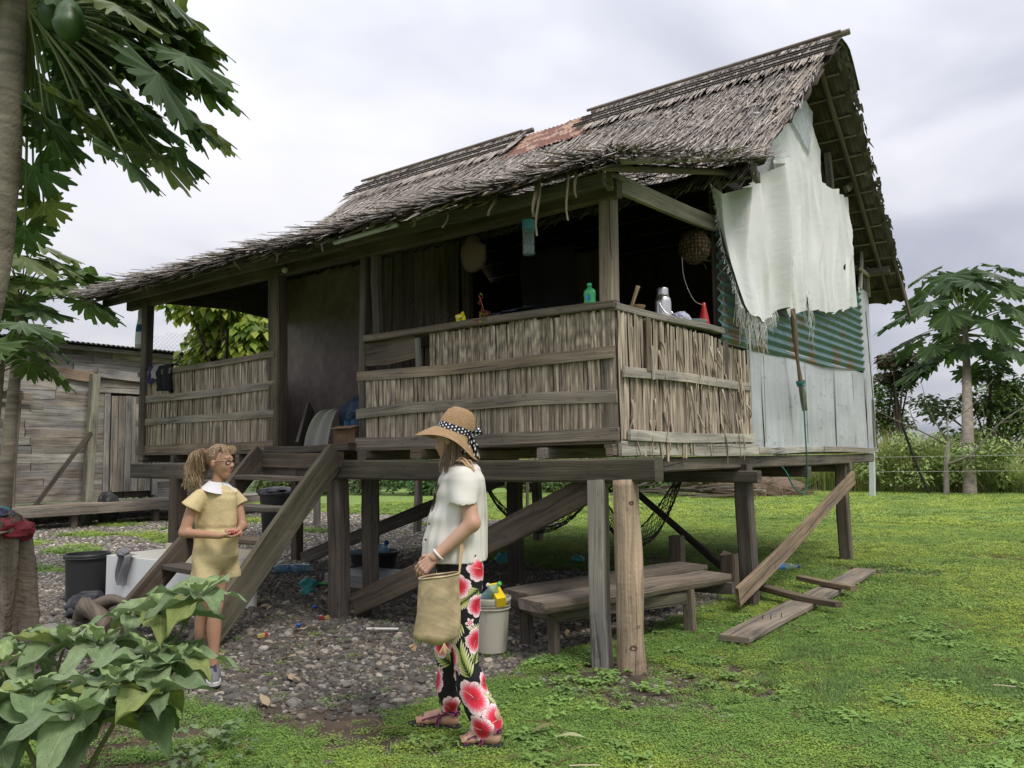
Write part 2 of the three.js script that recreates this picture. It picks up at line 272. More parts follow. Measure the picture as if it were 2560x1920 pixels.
// leaf-like plants of the lawn
function leafletGeo(n, R, h, len, wid, seed, upright) {
  reseed(seed); const pos = [], idx = [], uv = [];
  for (let i = 0; i < n; i++) {
    const a = rr(0, 6.28), r = Math.sqrt(rnd()) * R, x = Math.cos(a) * r, z = Math.sin(a) * r, y = rr(0.15, 1) * h, yaw = rr(0, 6.28), L = len * rr(0.7, 1.3), w = wid * rr(0.7, 1.3), tilt = upright ? rr(0.75, 1.35) : rr(-0.35, 0.6);
    const dx = Math.cos(yaw) * Math.cos(tilt), dz = Math.sin(yaw) * Math.cos(tilt), dy = Math.sin(tilt), sx = -Math.sin(yaw) * w, sz = Math.cos(yaw) * w, b = pos.length / 3, y0 = upright ? 0 : y;
    if (upright) pos.push(x - sx, y0, z - sz, x + sx, y0, z + sz, x + dx * L * 0.6 + sx * 0.8, y0 + dy * L * 0.7, z + dz * L * 0.6 + sz * 0.8, x + dx * L * 0.6 - sx * 0.8, y0 + dy * L * 0.7, z + dz * L * 0.6 - sz * 0.8, x + dx * L * 1.25, y0 + dy * L * 0.95, z + dz * L * 1.25), idx.push(b, b + 1, b + 2, b, b + 2, b + 3, b + 3, b + 2, b + 4);
    else pos.push(x, y0, z, x + dx * L * 0.5 + sx, y0 + dy * L * 0.5 + 0.12 * L, z + dz * L * 0.5 + sz, x + dx * L, y0 + dy * L, z + dz * L, x + dx * L * 0.5 - sx, y0 + dy * L * 0.5 + 0.12 * L, z + dz * L * 0.5 - sz), idx.push(b, b + 1, b + 2, b, b + 2, b + 3);
  }
  for (let i = 0; i < pos.length / 3; i++) uv.push(0, 0);
  return geo(pos, idx, uv);
}
const leafMat = (o = {}) => phy({ roughness: 0.8, specularIntensity: 0.4, transmission: 0.35, thickness: 0, side: THREE.DoubleSide, ...o });
{
  const clover = [leafletGeo(84, 0.064, 0.03, 0.0125, 0.0052, 301), leafletGeo(70, 0.062, 0.038, 0.0145, 0.0062, 302)], tuft = leafletGeo(34, 0.05, 0.01, 0.05, 0.0022, 303, true);
  reseed(310); const L = [[], [], []], Cc = [[], [], []];
  const put = (x, z, sc, far) => {
    const g = gravelAt(x, z), d = dirtAt(x, z);
    if (rnd() < g * 0.995 || rnd() < d * 0.93) return;
    const p = fbm(x * 0.9 + 5, z * 0.9 + 5, 320, 4), q = fbm(x * 3.1, z * 3.1, 321, 3), bare = fbm(x * 1.7 + 60, z * 1.7, 322, 4);
    if (bare > 0.66 && rnd() < 0.6) return;
    const t = clamp(sstep(0.36, 0.66, p * 0.7 + q * 0.3 + rr(-0.1, 0.1)) * 0.75 + 0.3 * sstep(1, -9, z)), grass = x > 0.9 && z > -1 ? sstep(0.42, 0.6, fbm(x * 0.7 + 80, z * 0.7 + 80, 323, 3)) : 0.12;
    const v = rnd() < grass ? 2 : rnd() < 0.55 ? 0 : 1;
    const b = rr(0.8, 1.2), c = v === 2 ? rgb(0.22 * b, 0.33 * b, 0.1 * b) : rgb(lerp(0.21, 0.41, t) * b, lerp(0.35, 0.5, t) * b, lerp(0.075, 0.08, t) * b);
    L[v].push(mat4([x, gy(x, z) - 0.004, z], rr(-0.12, 0.12), rr(0, 6.3), rr(-0.12, 0.12), [sc * rr(0.8, 1.25), sc * rr(0.6, 1.3) * (far || 1), sc * rr(0.8, 1.25)])); Cc[v].push(c);
  };
  for (let i = 0; i < 100000; i++) { const x = rr(-3.5, 4.2), z = rr(-4, 4.2); if (inView(x, z, 1.15)) put(x, z, 0.8); }
  for (let i = 0; i < 75000; i++) { const x = rr(-9, 5), z = rr(-13, -3.2); if (inView(x, z, 1.15)) put(x, z, 1.4, 0.8); }
  for (let i = 0; i < 36000; i++) { const x = rr(-16, 4), z = rr(-27.5, -12); if (inView(x, z, 1.1)) put(x, z, 2.6, 0.7); }
  for (let i = 0; i < 9000; i++) { const x = rr(-22, -6.2), z = rr(-12, 2); if (inView(x, z, 1.1)) put(x, z, 2.4, 0.7); }
  const wg = leafletGeo(12, 0.05, 0.05, 0.05, 0.014, 304), WL = [], WC = [], DL = [], DC = [], dryG = leafletGeo(9, 0.06, 0.012, 0.06, 0.0016, 305);
  for (let i = 0; i < 5200; i++) { const x = rr(-3, 4.4), z = rr(-9, 4); if (!inView(x, z, 1.1) || gravelAt(x, z) > 0.4) continue; const q = fbm(x * 1.1 + 70, z * 1.1 + 70, 324, 3); if (q > 0.52 && rnd() < 0.6) { const b = rr(0.7, 1.25); WL.push(mat4([x, gy(x, z), z], 0, rr(0, 6.3), 0, rr(0.5, 1.25))); WC.push(rgb(0.22 * b, 0.36 * b, 0.085 * b)); } else if (rnd() < 0.4) { DL.push(mat4([x, gy(x, z) + 0.014, z], 0, rr(0, 6.3), 0, rr(0.6, 1.3))); const b = rr(0.7, 1.1); DC.push(rgb(0.5 * b, 0.42 * b, 0.24 * b)); } }
  const m = leafMat(); tag(inst('broadleaf_weeds', wg, m, WL, WC), 'scattered broader-leaved weeds standing proud of the lawn', 'weeds'); tag(inst('dry_grass', dryG, m, DL, DC), 'dead straw-coloured grass bits through the lawn', 'grass');
  ['ground_clover', 'creeping_weed', 'lawn_grass'].forEach((n, v) => tag(inst(n, v < 2 ? clover[v] : tuft, m, L[v], Cc[v]), ['low creeping clover leaves making most of the green lawn', 'slightly taller round-leaved creeping weed through the lawn', 'short dull green grass blades at the near right of the lawn'][v], n === 'lawn_grass' ? 'grass' : 'ground cover'));
}

// ---------- stilt house ----------
reseed(500);
const house = thing('stilt_house', 'thatched stilt house with split-bamboo railings standing on wooden posts', 'house');
const KY = 4.15, KZ = -2.1, RY = 6.38, RZ = -4.85, EY = 3.45, EZ = 0.5;
{ // frame
  const P = (a, b, h, w, m, o) => beam('post', a, b, h, w, m, house, o);
  const sq = P([-0.02, -0.1, 0.26], [-0.09, 1.27, 0.16], 0.125, 0.12, MAT.woodGrey, { roll: 0.1 }); sq.userData.label = 'square grey sawn post under the near corner';
  const rp = tube('round_post', [[0.185, -0.1, 0.23], [0.172, 0.3, 0.21], [0.168, 0.6, 0.19], [0.148, 0.95, 0.165], [0.13, 1.27, 0.14]], [0.1, 0.092, 0.098, 0.09, 0.088], std({ color: rgb(0.52, 0.41, 0.3), map: T.wood, bumpMap: T.noiseB, bumpScale: 0.006, roughness: 0.75 }), house, 20, { seg: 30, bump: 0.1, bf: 5 });
  rp.userData.label = 'smooth barked tan tree trunk used as corner post';
  for (const [y, a, s] of [[1.12, 0.9, 0.014], [0.62, 1.3, 0.017], [0.3, 1.1, 0.013], [0.17, 0.7, 0.02], [0.86, 0.2, 0.012]]) { const g = new THREE.TorusGeometry(s, s * 0.45, 6, 12); g.scale(1, 0.7, 1); g.rotateY(a); const t = y / 1.27, cx = lerp(0.183, 0.13, t), cz = lerp(0.225, 0.14, t); g.translate(cx + Math.sin(a) * 0.09, y, cz + Math.cos(a) * 0.09); mesh('knot', g, woodM(0.22, 0.16, 0.11), house); }
  P([-2.92, -0.1, 0.08], [-2.92, 1.3, 0.08], 0.17, 0.15, MAT.woodDark); P([-2.72, -0.1, -0.12], [-2.7, 1.3, -0.12], 0.12, 0.12, MAT.woodDark);
  P([-5.56, -0.1, 0.1], [-5.56, 1.3, 0.1], 0.16, 0.15, MAT.woodDark);
  P([-6.6, -0.1, -2.35], [-6.6, 1.3, -2.35], 0.14, 0.13, MAT.woodDark); P([-5.1, -0.1, -2.4], [-5.1, 1.3, -2.4], 0.14, 0.14, MAT.woodDark); P([-2.72, -0.1, -2.38], [-2.72, 1.3, -2.38], 0.15, 0.15, MAT.woodDark);
  P([0.0, -0.1, -2.42], [0.0, 1.34, -2.42], 0.15, 0.14, MAT.woodDark); P([-0.1, -0.1, -6.2], [-0.1, 1.34, -6.2], 0.15, 0.14, MAT.woodDark); P([-5.1, -0.1, -6.2], [-5.1, 1.3, -6.2], 0.14, 0.14, MAT.woodDark);
  beam('front_beam', [-3.4, 1.345, 0.12], [0.38, 1.345, 0.13], 0.17, 0.13, MAT.woodMoss, house); beam('front_beam', [-6.5, 1.34, 0.1], [-3.42, 1.345, 0.12], 0.17, 0.13, MAT.woodDark, house);
  beam('side_beam', [-0.05, 1.355, 0.02], [-0.05, 1.355, -7.5], 0.12, 0.12, MAT.woodDark, house); beam('side_beam', [-6.5, 1.355, 0.02], [-6.5, 1.355, -7.5], 0.12, 0.12, MAT.woodDark, house);
  for (const z of [-2.4, -6.2, -4.4]) beam('cross_beam', [-6.7, 1.23, z], [z === -2.4 ? 0.16 : 0.02, 1.23, z], 0.12, 0.12, MAT.woodDark, house);
  for (let i = 0; i < 11; i++) { const x = -6.4 + i * 0.635 + rr(-0.06, 0.06); beam('joist', [x, 1.475, rr(0.05, 0.1)], [x, 1.475, -7.5], 0.088, rr(0.05, 0.13), rnd() < 0.4 ? MAT.woodGrey : MAT.woodBrown, house); }
  for (let i = 0; i < 26; i++) { const z = -0.1 - i * 0.293; beam('floorboard', [-6.6, 1.538, z], [-0.02, 1.538, z], 0.035, 0.285, MAT.woodBrown, house, { seg: 3 }); }
  // braces
  beam('brace', [-2.75, 0.12, 0.02], [-0.15, 1.23, 0.04], 0.2, 0.05, MAT.woodDark, house); beam('brace', [-6.4, 0.05, -2.3], [-2.85, 1.2, -2.3], 0.17, 0.05, MAT.woodDark, house);
  beam('brace', [-3.6, 1.2, -6.1], [-1.0, 0.1, -4.2], 0.09, 0.05, MAT.woodDark, house);
  beam('brace', [0.09, 0.17, -1.9], [0.12, 1.1, -5.95], 0.17, 0.04, MAT.woodWarm, house, { endJit: 0.03 }).userData.label = 'long pale plank nailed diagonally across the side posts';
  // uprights and plates of the verandah
  beam('upright', [-6.5, 1.5, 0.0], [-6.5, 3.42, 0.0], 0.11, 0.11, MAT.woodDark, house); beam('upright', [-4.0, 1.5, -0.03], [-4.0, 3.42, -0.03], 0.17, 0.13, MAT.woodDark, house);
  beam('upright', [-2.68, 1.5, -0.02], [-2.68, 3.42, -0.02], 0.08, 0.08, MAT.woodDark, house); beam('upright', [-2.56, 2.4, -0.06], [-2.56, 3.42, -0.06], 0.09, 0.06, MAT.woodDark, house); beam('upright', [-0.06, 1.5, -0.04], [-0.06, 3.42, -0.04], 0.12, 0.11, MAT.woodGrey, house);
  beam('top_plate', [-6.95, 3.40, -0.01], [0.06, 3.42, -0.01], 0.14, 0.08, MAT.woodDark, house); beam('side_plate', [0.0, 3.46, 0.05], [0.02, 3.6, -2.15], 0.14, 0.05, MAT.woodGrey, house);
  beam('side_plate', [-6.55, 3.46, 0.05], [-6.55, 3.6, -2.1], 0.12, 0.05, MAT.woodDark, house);
  for (const x of [-6.5, -3.1, -0.02]) beam('upright', [x, 1.5, -2.02], [x, 4.1, -2.02], 0.11, 0.1, MAT.woodDark, house);
  for (const x of [-6.5, -0.04]) beam('upright', [x, 1.5, -7.58], [x, 4.3, -7.58], 0.11, 0.1, MAT.woodDark, house);
  beam('wall_plate', [-6.9, 4.06, -2.08], [0.35, 4.06, -2.08], 0.11, 0.09, MAT.woodDark, house); beam('wall_plate', [-6.9, 4.12, -7.62], [0.35, 4.12, -7.62], 0.11, 0.09, MAT.woodDark, house);
  beam('tie_beam', [-0.06, 4.12, -2.05], [-0.06, 4.12, -7.65], 0.1, 0.08, MAT.woodDark, house);
  beam('gable_strut', [0.1, 5.05, -6.35], [0.36, 5.5, -6.95], 0.09, 0.06, MAT.woodGrey, house); beam('gable_strut', [-0.03, 4.15, -6.2], [-0.03, 5.5, -6.0], 0.09, 0.08, MAT.woodGrey, house);
  beam('corner_stud', [0.03, 3.75, -7.66], [0.03, 4.75, -7.66], 0.06, 0.05, MAT.woodGrey, house); beam('corner_stud', [0.02, 3.8, -7.2], [0.02, 4.6, -7.5], 0.06, 0.04, MAT.woodPale, house); beam('corner_rail', [0.04, 4.72, -7.1], [0.04, 4.68, -7.68], 0.05, 0.04, MAT.woodGrey, house); beam('corner_rail', [0.04, 4.1, -7.2], [0.04, 4.08, -7.66], 0.05, 0.04, MAT.woodPale, house);
  beam('eave_strut', [0.0, 4.5, -7.6], [0.38, 4.2, -7.95], 0.05, 0.04, MAT.woodGrey, house);
}
// inner walls of the main room
{
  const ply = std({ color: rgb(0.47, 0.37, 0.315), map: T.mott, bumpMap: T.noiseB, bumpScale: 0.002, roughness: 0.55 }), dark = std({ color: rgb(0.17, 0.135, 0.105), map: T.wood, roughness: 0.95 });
  mesh('plywood_wall', boxG(1.75, 2.5, 0.03, -5.72, 2.8, -2.0), ply, house).userData.label = 'pinkish plywood wall beside the doorway';
  let x = -4.82; const ms = [MAT.woodBrown, MAT.woodDark, MAT.woodBrown, woodM(0.24, 0.2, 0.165)];
  for (let i = 0; x < -3.2; i++) { const w = rr(0.1, 0.24); beam('wall_plank', [x + w / 2, 1.56, -1.98 + rr(0, 0.015)], [x + w / 2, 4.02, -1.98 + rr(0, 0.015)], w - 0.006, 0.025, ms[i % 4], house, { seg: 2 }); x += w; }
  beam('inner_rail', [-4.8, 2.86, -1.93], [-3.1, 2.86, -1.93], 0.2, 0.05, MAT.woodDark, house);
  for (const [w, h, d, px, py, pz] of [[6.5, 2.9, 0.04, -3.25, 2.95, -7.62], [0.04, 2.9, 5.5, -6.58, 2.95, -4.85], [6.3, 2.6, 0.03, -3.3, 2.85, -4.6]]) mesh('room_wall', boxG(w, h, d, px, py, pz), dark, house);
  // gable boards, dark inside
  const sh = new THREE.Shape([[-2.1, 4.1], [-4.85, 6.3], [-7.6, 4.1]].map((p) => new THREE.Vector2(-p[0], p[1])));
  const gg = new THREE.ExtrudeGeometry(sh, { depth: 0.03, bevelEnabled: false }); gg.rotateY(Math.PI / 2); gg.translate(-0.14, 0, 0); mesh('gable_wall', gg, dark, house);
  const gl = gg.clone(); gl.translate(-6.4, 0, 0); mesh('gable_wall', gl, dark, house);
}
// split-bamboo railings: a strip is a mesh of its own
const stripMats = [[0.6, 0.525, 0.44], [0.53, 0.46, 0.38], [0.69, 0.61, 0.52], [0.46, 0.39, 0.32], [0.61, 0.545, 0.48], [0.39, 0.33, 0.27]].map((c) => std({ color: rgb(...c), map: T.fib, bumpMap: T.woodB, bumpScale: 0.003, roughness: 0.8, side: THREE.DoubleSide }));

const stripGeos = Array.from({ length: 12 }, (_, k) => {
  reseed(600 + k); const ph = rr(0, 6), am = rr(0.002, 0.008), tw = rr(-0.3, 0.3), u0 = rnd();
  return sheetGeo(4, 7, (u, v) => { const a = (u - 0.5) * 2, wv = Math.sin(v * 4 + ph) * am, ed = 1 + 0.15 * Math.sin(v * 9 + ph * 3); return [a * 0.5 * ed + wv / 0.034, v, (1 - a * a) * 0.007 + a * tw * 0.008 + Math.sin(v * 6 + ph) * 0.003]; }, { uv: (u, v) => [u0 + u * 0.04, v + ph] });
});
reseed(640);
function strips(panel, n0, n1, y0, y1, w, place, mats, rag = 0) { // place(s, y, out) -> [x,y,z]; along s from n0 to n1
  let s = n0; while (s < n1 - w * 0.4) {
    const wi = w * rr(0.75, 1.3), a = y0 - (rnd() < 0.3 ? rr(0, rag) : 0), b = y1 + rr(-0.012, 0.012) - (rag && rnd() < 0.12 ? rr(0.02, 0.2) : 0), m = mesh('strip', stripGeos[Math.floor(rnd() * 12)], mats[Math.floor(rnd() * mats.length)], panel);
    const p = place(s + wi / 2, a, rr(0, 0.012)); m.position.set(p[0], p[1], p[2]); m.rotation.set(0, p[3], rr(-0.012, 0.012) + (rag ? gauss() * 0.02 : 0)); m.scale.set(wi * 1.12, b - a, 1); s += wi;
  }
}
{
  const batM = woodM(0.4, 0.355, 0.3), back = std({ color: rgb(0.2, 0.165, 0.12), map: T.wood, roughness: 0.9 });
  const lp = part('railing', house); mesh('backing', boxG(2.64, 0.9, 0.015, -5.3, 2.06, -0.02), back, lp);
  strips(lp, -6.62, -4.0, 1.62, 2.5, 0.026, (s, y, o) => [s, y, 0.0 + o, 0], stripMats);
  for (const [y, h] of [[2.515, 0.06], [2.2, 0.085], [1.92, 0.08], [1.6, 0.085]]) beam('batten', [-6.66, y - 0.01, 0.026], [-3.96, y + 0.01, 0.026], h, 0.016, batM, lp);
  const rp = part('railing', house); mesh('backing', boxG(2.68, 0.56, 0.015, -1.36, 1.9, -0.02), back, rp); mesh('backing', boxG(1.82, 0.3, 0.015, -0.93, 2.34, -0.02), back, rp);
  strips(rp, -2.72, 0, 1.62, 2.2, 0.025, (s, y, o) => [s, y, 0.0 + o, 0], stripMats); strips(rp, -1.83, 0, 2.2, 2.52, 0.025, (s, y, o) => [s, y, 0.0 + o, 0], stripMats);
  beam('batten', [-2.74, 2.2, 0.027], [0.01, 2.19, 0.027], 0.09, 0.016, batM, rp); beam('batten', [-2.73, 1.865, 0.027], [-1.42, 1.885, 0.027], 0.095, 0.016, batM, rp); beam('batten', [-1.41, 1.885, 0.028], [0.01, 1.88, 0.027], 0.095, 0.016, batM, rp);
  beam('batten', [-2.75, 1.59, 0.03], [0.03, 1.59, 0.03], 0.095, 0.022, batM, rp); beam('top_rail', [-2.62, 2.56, 0.01], [0.02, 2.545, 0.01], 0.06, 0.09, MAT.woodBrown, rp);
  beam('rail_board', [-2.68, 2.4, 0.0], [-2.0, 2.42, 0.0], 0.22, 0.02, MAT.woodDark, rp); beam('rail_board', [-1.97, 2.22, 0.0], [-1.97, 2.5, 0.0], 0.05, 0.03, MAT.woodGrey, rp);
  const sp = part('railing', house); mesh('backing', boxG(0.015, 0.92, 2.58, -0.03, 2.05, -1.32), back, sp);
  strips(sp, -0.01, 1.9, 1.56, 2.5, 0.022, (s, y, o) => [0.008 + o * 1.6, y, -s, Math.PI / 2], stripMats, 0.12); strips(sp, 1.9, 2.62, 1.56, 2.44, 0.022, (s, y, o) => [0.008 + o * 1.6, y, -s, Math.PI / 2], stripMats, 0.12);
  beam('top_rail', [-0.0, 2.535, 0.03], [0.0, 2.565, -1.95], 0.055, 0.09, MAT.woodGrey, sp); beam('batten', [0.045, 2.05, -0.02], [0.04, 2.1, -2.6], 0.075, 0.022, MAT.woodPale, sp); beam('batten', [0.045, 1.59, -0.07], [0.045, 1.58, -2.64], 0.08, 0.025, MAT.woodPale, sp);
  for (let i = 0; i < 46; i++) { const z = -rr(0.05, 2.55), y = rr(1.62, 2.45), L = rr(0.1, 0.42), t = gauss() * 0.05; mesh('loose_strip', tubeGeo([[0.035, y, z], [rr(0.04, 0.065), y - L * 0.5, z + t], [rr(0.035, 0.08), y - L, z + t * 2.4]], (q) => 0.011 * (1 - 0.55 * q), 4, { seg: 5 }), stripMats[i % 5], sp); }
  for (let i = 0; i < 26; i++) { const z = -rr(0.35, 2.5); beam('strip_end', [0.038, 1.56, z], [0.042, 1.5 - rr(0, 0.11), z + rr(-0.02, 0.02)], 0.008, rr(0.016, 0.034), stripMats[i % 5], sp, { seg: 1 }); }
  beam('loose_board', [0.05, 2.5, -0.42], [0.055, 2.08, -0.4], 0.012, 0.07, MAT.woodBrown, sp); beam('loose_board', [0.06, 2.28, -0.44], [0.07, 2.02, -0.46], 0.006, 0.045, MAT.woodPale, sp);
  beam('sill', [0.03, 1.485, 0.02], [0.03, 1.485, -2.7], 0.11, 0.03, MAT.woodPale, house); beam('sill', [0.035, 1.475, -2.71], [0.035, 1.47, -4.9], 0.07, 0.03, MAT.woodPale, house); beam('sill', [0.035, 1.47, -4.92], [0.035, 1.465, -7.7], 0.07, 0.03, MAT.woodPale, house);
  const le = part('railing', house); mesh('backing', boxG(0.02, 0.9, 1.95, -6.62, 2.05, -1.0), back, le); beam('top_rail', [-6.62, 2.52, 0], [-6.62, 2.55, -2], 0.06, 0.06, MAT.woodDark, le);
}
// sheet metal on the side wall
{
  const rust = dtex(512, 512, (u, v) => { const n = fbm(u * 5, v * 5, 401, 5, 5, 5), f = fbm(u * 40, v * 12, 402, 3, 40, 12), r = sstep(0.6, 0.7, n * 0.75 + f * 0.25 + 0.05 * (v < 0.25 ? 1 : 0)), p = 0.85 + 0.3 * (f - 0.5); return [lerp(0.38 * p, 0.46, r), lerp(0.53 * p, 0.34, r), lerp(0.54 * p, 0.27, r)]; }, true);
  const cm = std({ map: rust, roughness: 0.42, metalness: 0.15, bumpMap: T.noiseB, bumpScale: 0.001, side: THREE.DoubleSide });
  const cs = sheetGeo(24, 150, (u, v) => { const z = lerp(-1.9, -7.12, u), y0 = 2.47 + 0.12 * u - 0.04 * Math.sin(u * 3.1), y = lerp(y0, 3.62 + 0.1 * u, v); return [0.03 + 0.017 * Math.sin((y * 2 * Math.PI) / 0.1) + 0.006 * Math.sin(u * 8), y, z]; }, { uv: (u, v) => [u * 3, v] });
  mesh('corrugated_sheet', cs, cm, house).userData.label = 'green painted corrugated sheet with rust';
  const mtex = dtex(512, 512, (u, v) => { const n = fbm(u * 3, v * 6, 411, 5, 3, 6), f = fbm(u * 60, v * 4, 412, 3, 60, 4), sp = fbm(u * 20, v * 20, 413, 3, 20, 20); let l = 0.72 + 0.16 * (n - 0.5) + 0.1 * (f - 0.5); if (sp > 0.75) l -= 0.08; return [l * 0.985, l * 1.0, l * 1.01]; }, true);
  const mm = std({ map: mtex, roughness: 0.5, metalness: 0.15, bumpMap: T.noiseB, bumpScale: 0.0015, side: THREE.DoubleSide });
  const Zs = [-2.6, -2.98, -4.4, -5.6, -6.5, -7.2, -7.68];
  for (let i = 0; i < 6; i++) { const top = i === 5 ? 2.72 : 2.57; mesh('metal_sheet', sheetGeo(6, 6, (u, v) => { const z = lerp(Zs[i] + 0.01, Zs[i + 1] - 0.02, u); return [0.012 + (i % 2) * 0.006 + 0.008 * Math.sin(u * 5 + i) * Math.sin(v * 4 + i * 2), lerp(1.5 - 0.012 * i, top, v), z]; }, { uv: (u, v) => [u * 0.4 + i * 0.37, v * 0.8 + i * 0.21] }), mm, house); }
  mesh('metal_sheet', sheetGeo(4, 6, (u, v) => [0.02, lerp(2.7, 3.82, v), lerp(-7.1, -7.68, u)], { us: 0.3 }), mm, house);
  for (let i = 0; i < 5; i++) beam('nail_strip', [0.028, 1.55, Zs[i + 1]], [0.03, 2.5, Zs[i + 1]], 0.004, 0.004, MAT.woodDark, house, { seg: 1 });
  const rs = dtex(256, 256, (u, v) => { const n = fbm(u * 3, v * 8, 421, 5, 3, 8), f = fbm(u * 30, v * 30, 422, 3, 30, 30), p = sstep(0.52, 0.66, n); const l = 0.9 + 0.4 * (f - 0.5); return [lerp(0.50, 0.72, p) * l, lerp(0.31, 0.6, p) * l, lerp(0.24, 0.5, p) * l]; }, true);
  const rm = std({ map: rs, roughness: 0.7, side: THREE.DoubleSide }), sl = Math.atan2(RY - KY, KZ - RZ);
  [[-4.25, -3.4, 0], [-3.45, -2.6, 1]].forEach(([a, b, k]) => mesh('rusty_sheet', sheetGeo(70, 6, (u, v) => { const x = lerp(a, b, u) + (k ? 0 : 0.14 * (v - 0.5)), s = v * 1.05 - 0.04; return [x, RY + 0.05 - s * Math.sin(sl) + 0.009 * Math.sin((x * 2 * Math.PI) / 0.076) + k * 0.02, RZ + s * Math.cos(sl) + 0.05]; }), rm, house));
}
// ---------- roof ----------
const roof = part('roof', house);
const thM = std({ color: rgb(0.13, 0.112, 0.098), map: T.fib, bumpMap: T.woodB, bumpScale: 0.01, roughness: 0.95, side: THREE.DoubleSide });
const thLeaf = std({ color: rgb(1, 1, 1), map: T.fib, roughness: 0.85, side: THREE.DoubleSide });
{
  reseed(700);
  const row = (y0, z0, y1, z1, xa, xb, drop) => { // one course of sewn leaf thatch
    const n = 110, rg = Array.from({ length: n + 1 }, () => rr(0, drop)), sg = rr(0, 9);
    mesh('thatch_row', sheetGeo(n, 3, (u, v) => { const t = v * (1 + rg[Math.round(u * n)]); return [lerp(xa, xb, u) + (u === 0 || u === 1 ? rr(-0.06, 0.04) : 0), lerp(y0, y1, t) + 0.012 * Math.sin(u * 37 + sg) - 0.03 * v, lerp(z0, z1, t)]; }, { uv: (u, v) => [u * 8, v * 0.4] }), thM, roof);
  };
  const slope = (n, y0, z0, y1, z1, xa0, xa1, xb0, xb1) => { for (let i = 0; i < n; i++) { const t0 = i / n, t1 = (i + 1.7) / n; row(lerp(y0, y1, t0) + 0.03, lerp(z0, z1, t0), lerp(y0, y1, t1), lerp(z0, z1, t1), lerp(xa0, xa1, t0), lerp(xb0, xb1, t0), 0.22); } };
  slope(13, RY, RZ, KY, KZ, -7.75, -7.3, 0.5, 0.38); slope(8, KY, KZ, EY + 0.03, EZ - 0.15, -7.3, -6.9, 0.38, 0.26); slope(13, RY, RZ, 3.95, -8.0, -7.7, -7.5, 0.5, 0.42);
  const D = std({ color: rgb(0.2, 0.165, 0.135), map: T.wood, roughness: 0.9 }), G = std({ color: rgb(0.34, 0.3, 0.265), map: T.wood, roughness: 0.9 });
  for (let i = 1; i < 13; i++) { const t = i / 13; tube('roof_batten', [[-7.4, lerp(RY, 3.95, t) - 0.05, lerp(RZ, -8.0, t)], [0.4, lerp(RY, 3.95, t) - 0.05, lerp(RZ, -8.0, t)]], 0.013, G, roof, 5); }
  for (const x of [0.22, -0.9, -2.5, -4.2, -5.8, -7.2]) { tube('rafter', [[x, RY - 0.1, RZ], [x, 3.72, -8.18]], 0.032, D, roof, 7); tube('rafter', [[x, RY - 0.1, RZ], [x, KY - 0.06, KZ]], 0.032, D, roof, 7); tube('rafter', [[Math.max(x, -6.8) - 0.05, KY - 0.06, KZ], [Math.max(x, -6.8) - 0.05, EY - 0.03, EZ - 0.05]], 0.03, D, roof, 7); }
  beam('verge_board', [0.4, 4.45, -7.45], [0.46, 3.5, -8.35], 0.1, 0.03, MAT.woodDark, roof);
  tube('verge_pole', [[0.44, 4.18, KZ + 0.02], [0.3, EY, EZ - 0.1], [-0.1, EY - 0.04, EZ - 0.1]].slice(0, 2), 0.028, std({ color: rgb(0.42, 0.38, 0.33), map: T.wood }), roof, 8);
  beam('eave_board', [-2.6, 3.4, 0.3], [0.12, 3.385, 0.3], 0.1, 0.05, MAT.woodDark, roof); beam('eave_board', [-7.0, 3.42, 0.28], [-2.62, 3.4, 0.3], 0.12, 0.05, MAT.woodDark, roof); beam('verge_board', [0.34, 4.02, -2.2], [0.5, 3.9, -1.6], 0.1, 0.05, MAT.woodDark, roof);
  const PD = std({ color: rgb(0.1, 0.088, 0.078), map: T.wood, roughness: 0.9 }), tieM = [[0.46, 0.42, 0.38], [0.38, 0.34, 0.3], [0.55, 0.5, 0.45]].map((c) => std({ color: rgb(...c), map: T.fib, roughness: 0.85, side: THREE.DoubleSide }));
  // ridge: pole, hold-down poles, ties
  const sl = Math.atan2(RY - KY, KZ - RZ), onR = (x, s, up = 0) => [x, RY - s * Math.sin(sl) + up * Math.cos(sl), RZ + s * Math.cos(sl) + up * Math.sin(sl)];
  for (const [a, b, ties] of [[-2.98, 0.56, [-2.72, -1.92, -1.12, -0.32, 0.26]], [-7.75, -4.15, [-7.42, -6.6, -5.8, -5.05, -4.36]]]) {
    tube('ridge_pole', [[a - 0.05, RY + 0.13, RZ], [(a + b) / 2, RY + 0.12, RZ], [b + 0.05, RY + 0.14, RZ]], 0.04, G, roof, 8); tube('hold_down_pole', [onR(a, 0.13, 0.19), onR(b, 0.13, 0.19)], 0.022, G, roof, 6);
    for (const s of [0.36, 0.64]) { tube('hold_down_pole', [onR(a, s, 0.165), onR((a + b) / 2, s + 0.02, 0.17), onR(b, s, 0.165)], 0.013, PD, roof, 6); tube('hold_down_pole', [onR(a, s + 0.07, 0.155), onR(b, s + 0.06, 0.155)], 0.011, PD, roof, 6); }
    for (const x of ties) for (let k = 0; k < 4; k++) { const L = rr(0.6, 0.95), w = rr(0.022, 0.04), dx = rr(-0.05, 0.05), k0 = rr(-0.07, 0.07); mesh('ridge_tie', sheetGeo(3, 9, (u, v) => { const s = v * L + 0.06; return onR(x + (u - 0.5) * w + dx + k0 * v, s, lerp(0.16, 0.12, v) + 0.008 * Math.sin(u * 3.1) + 0.012 * Math.sin(v * 6 + k)); }, { us: 0.1, vs: 0.6 }), tieM[k % 3], roof); }
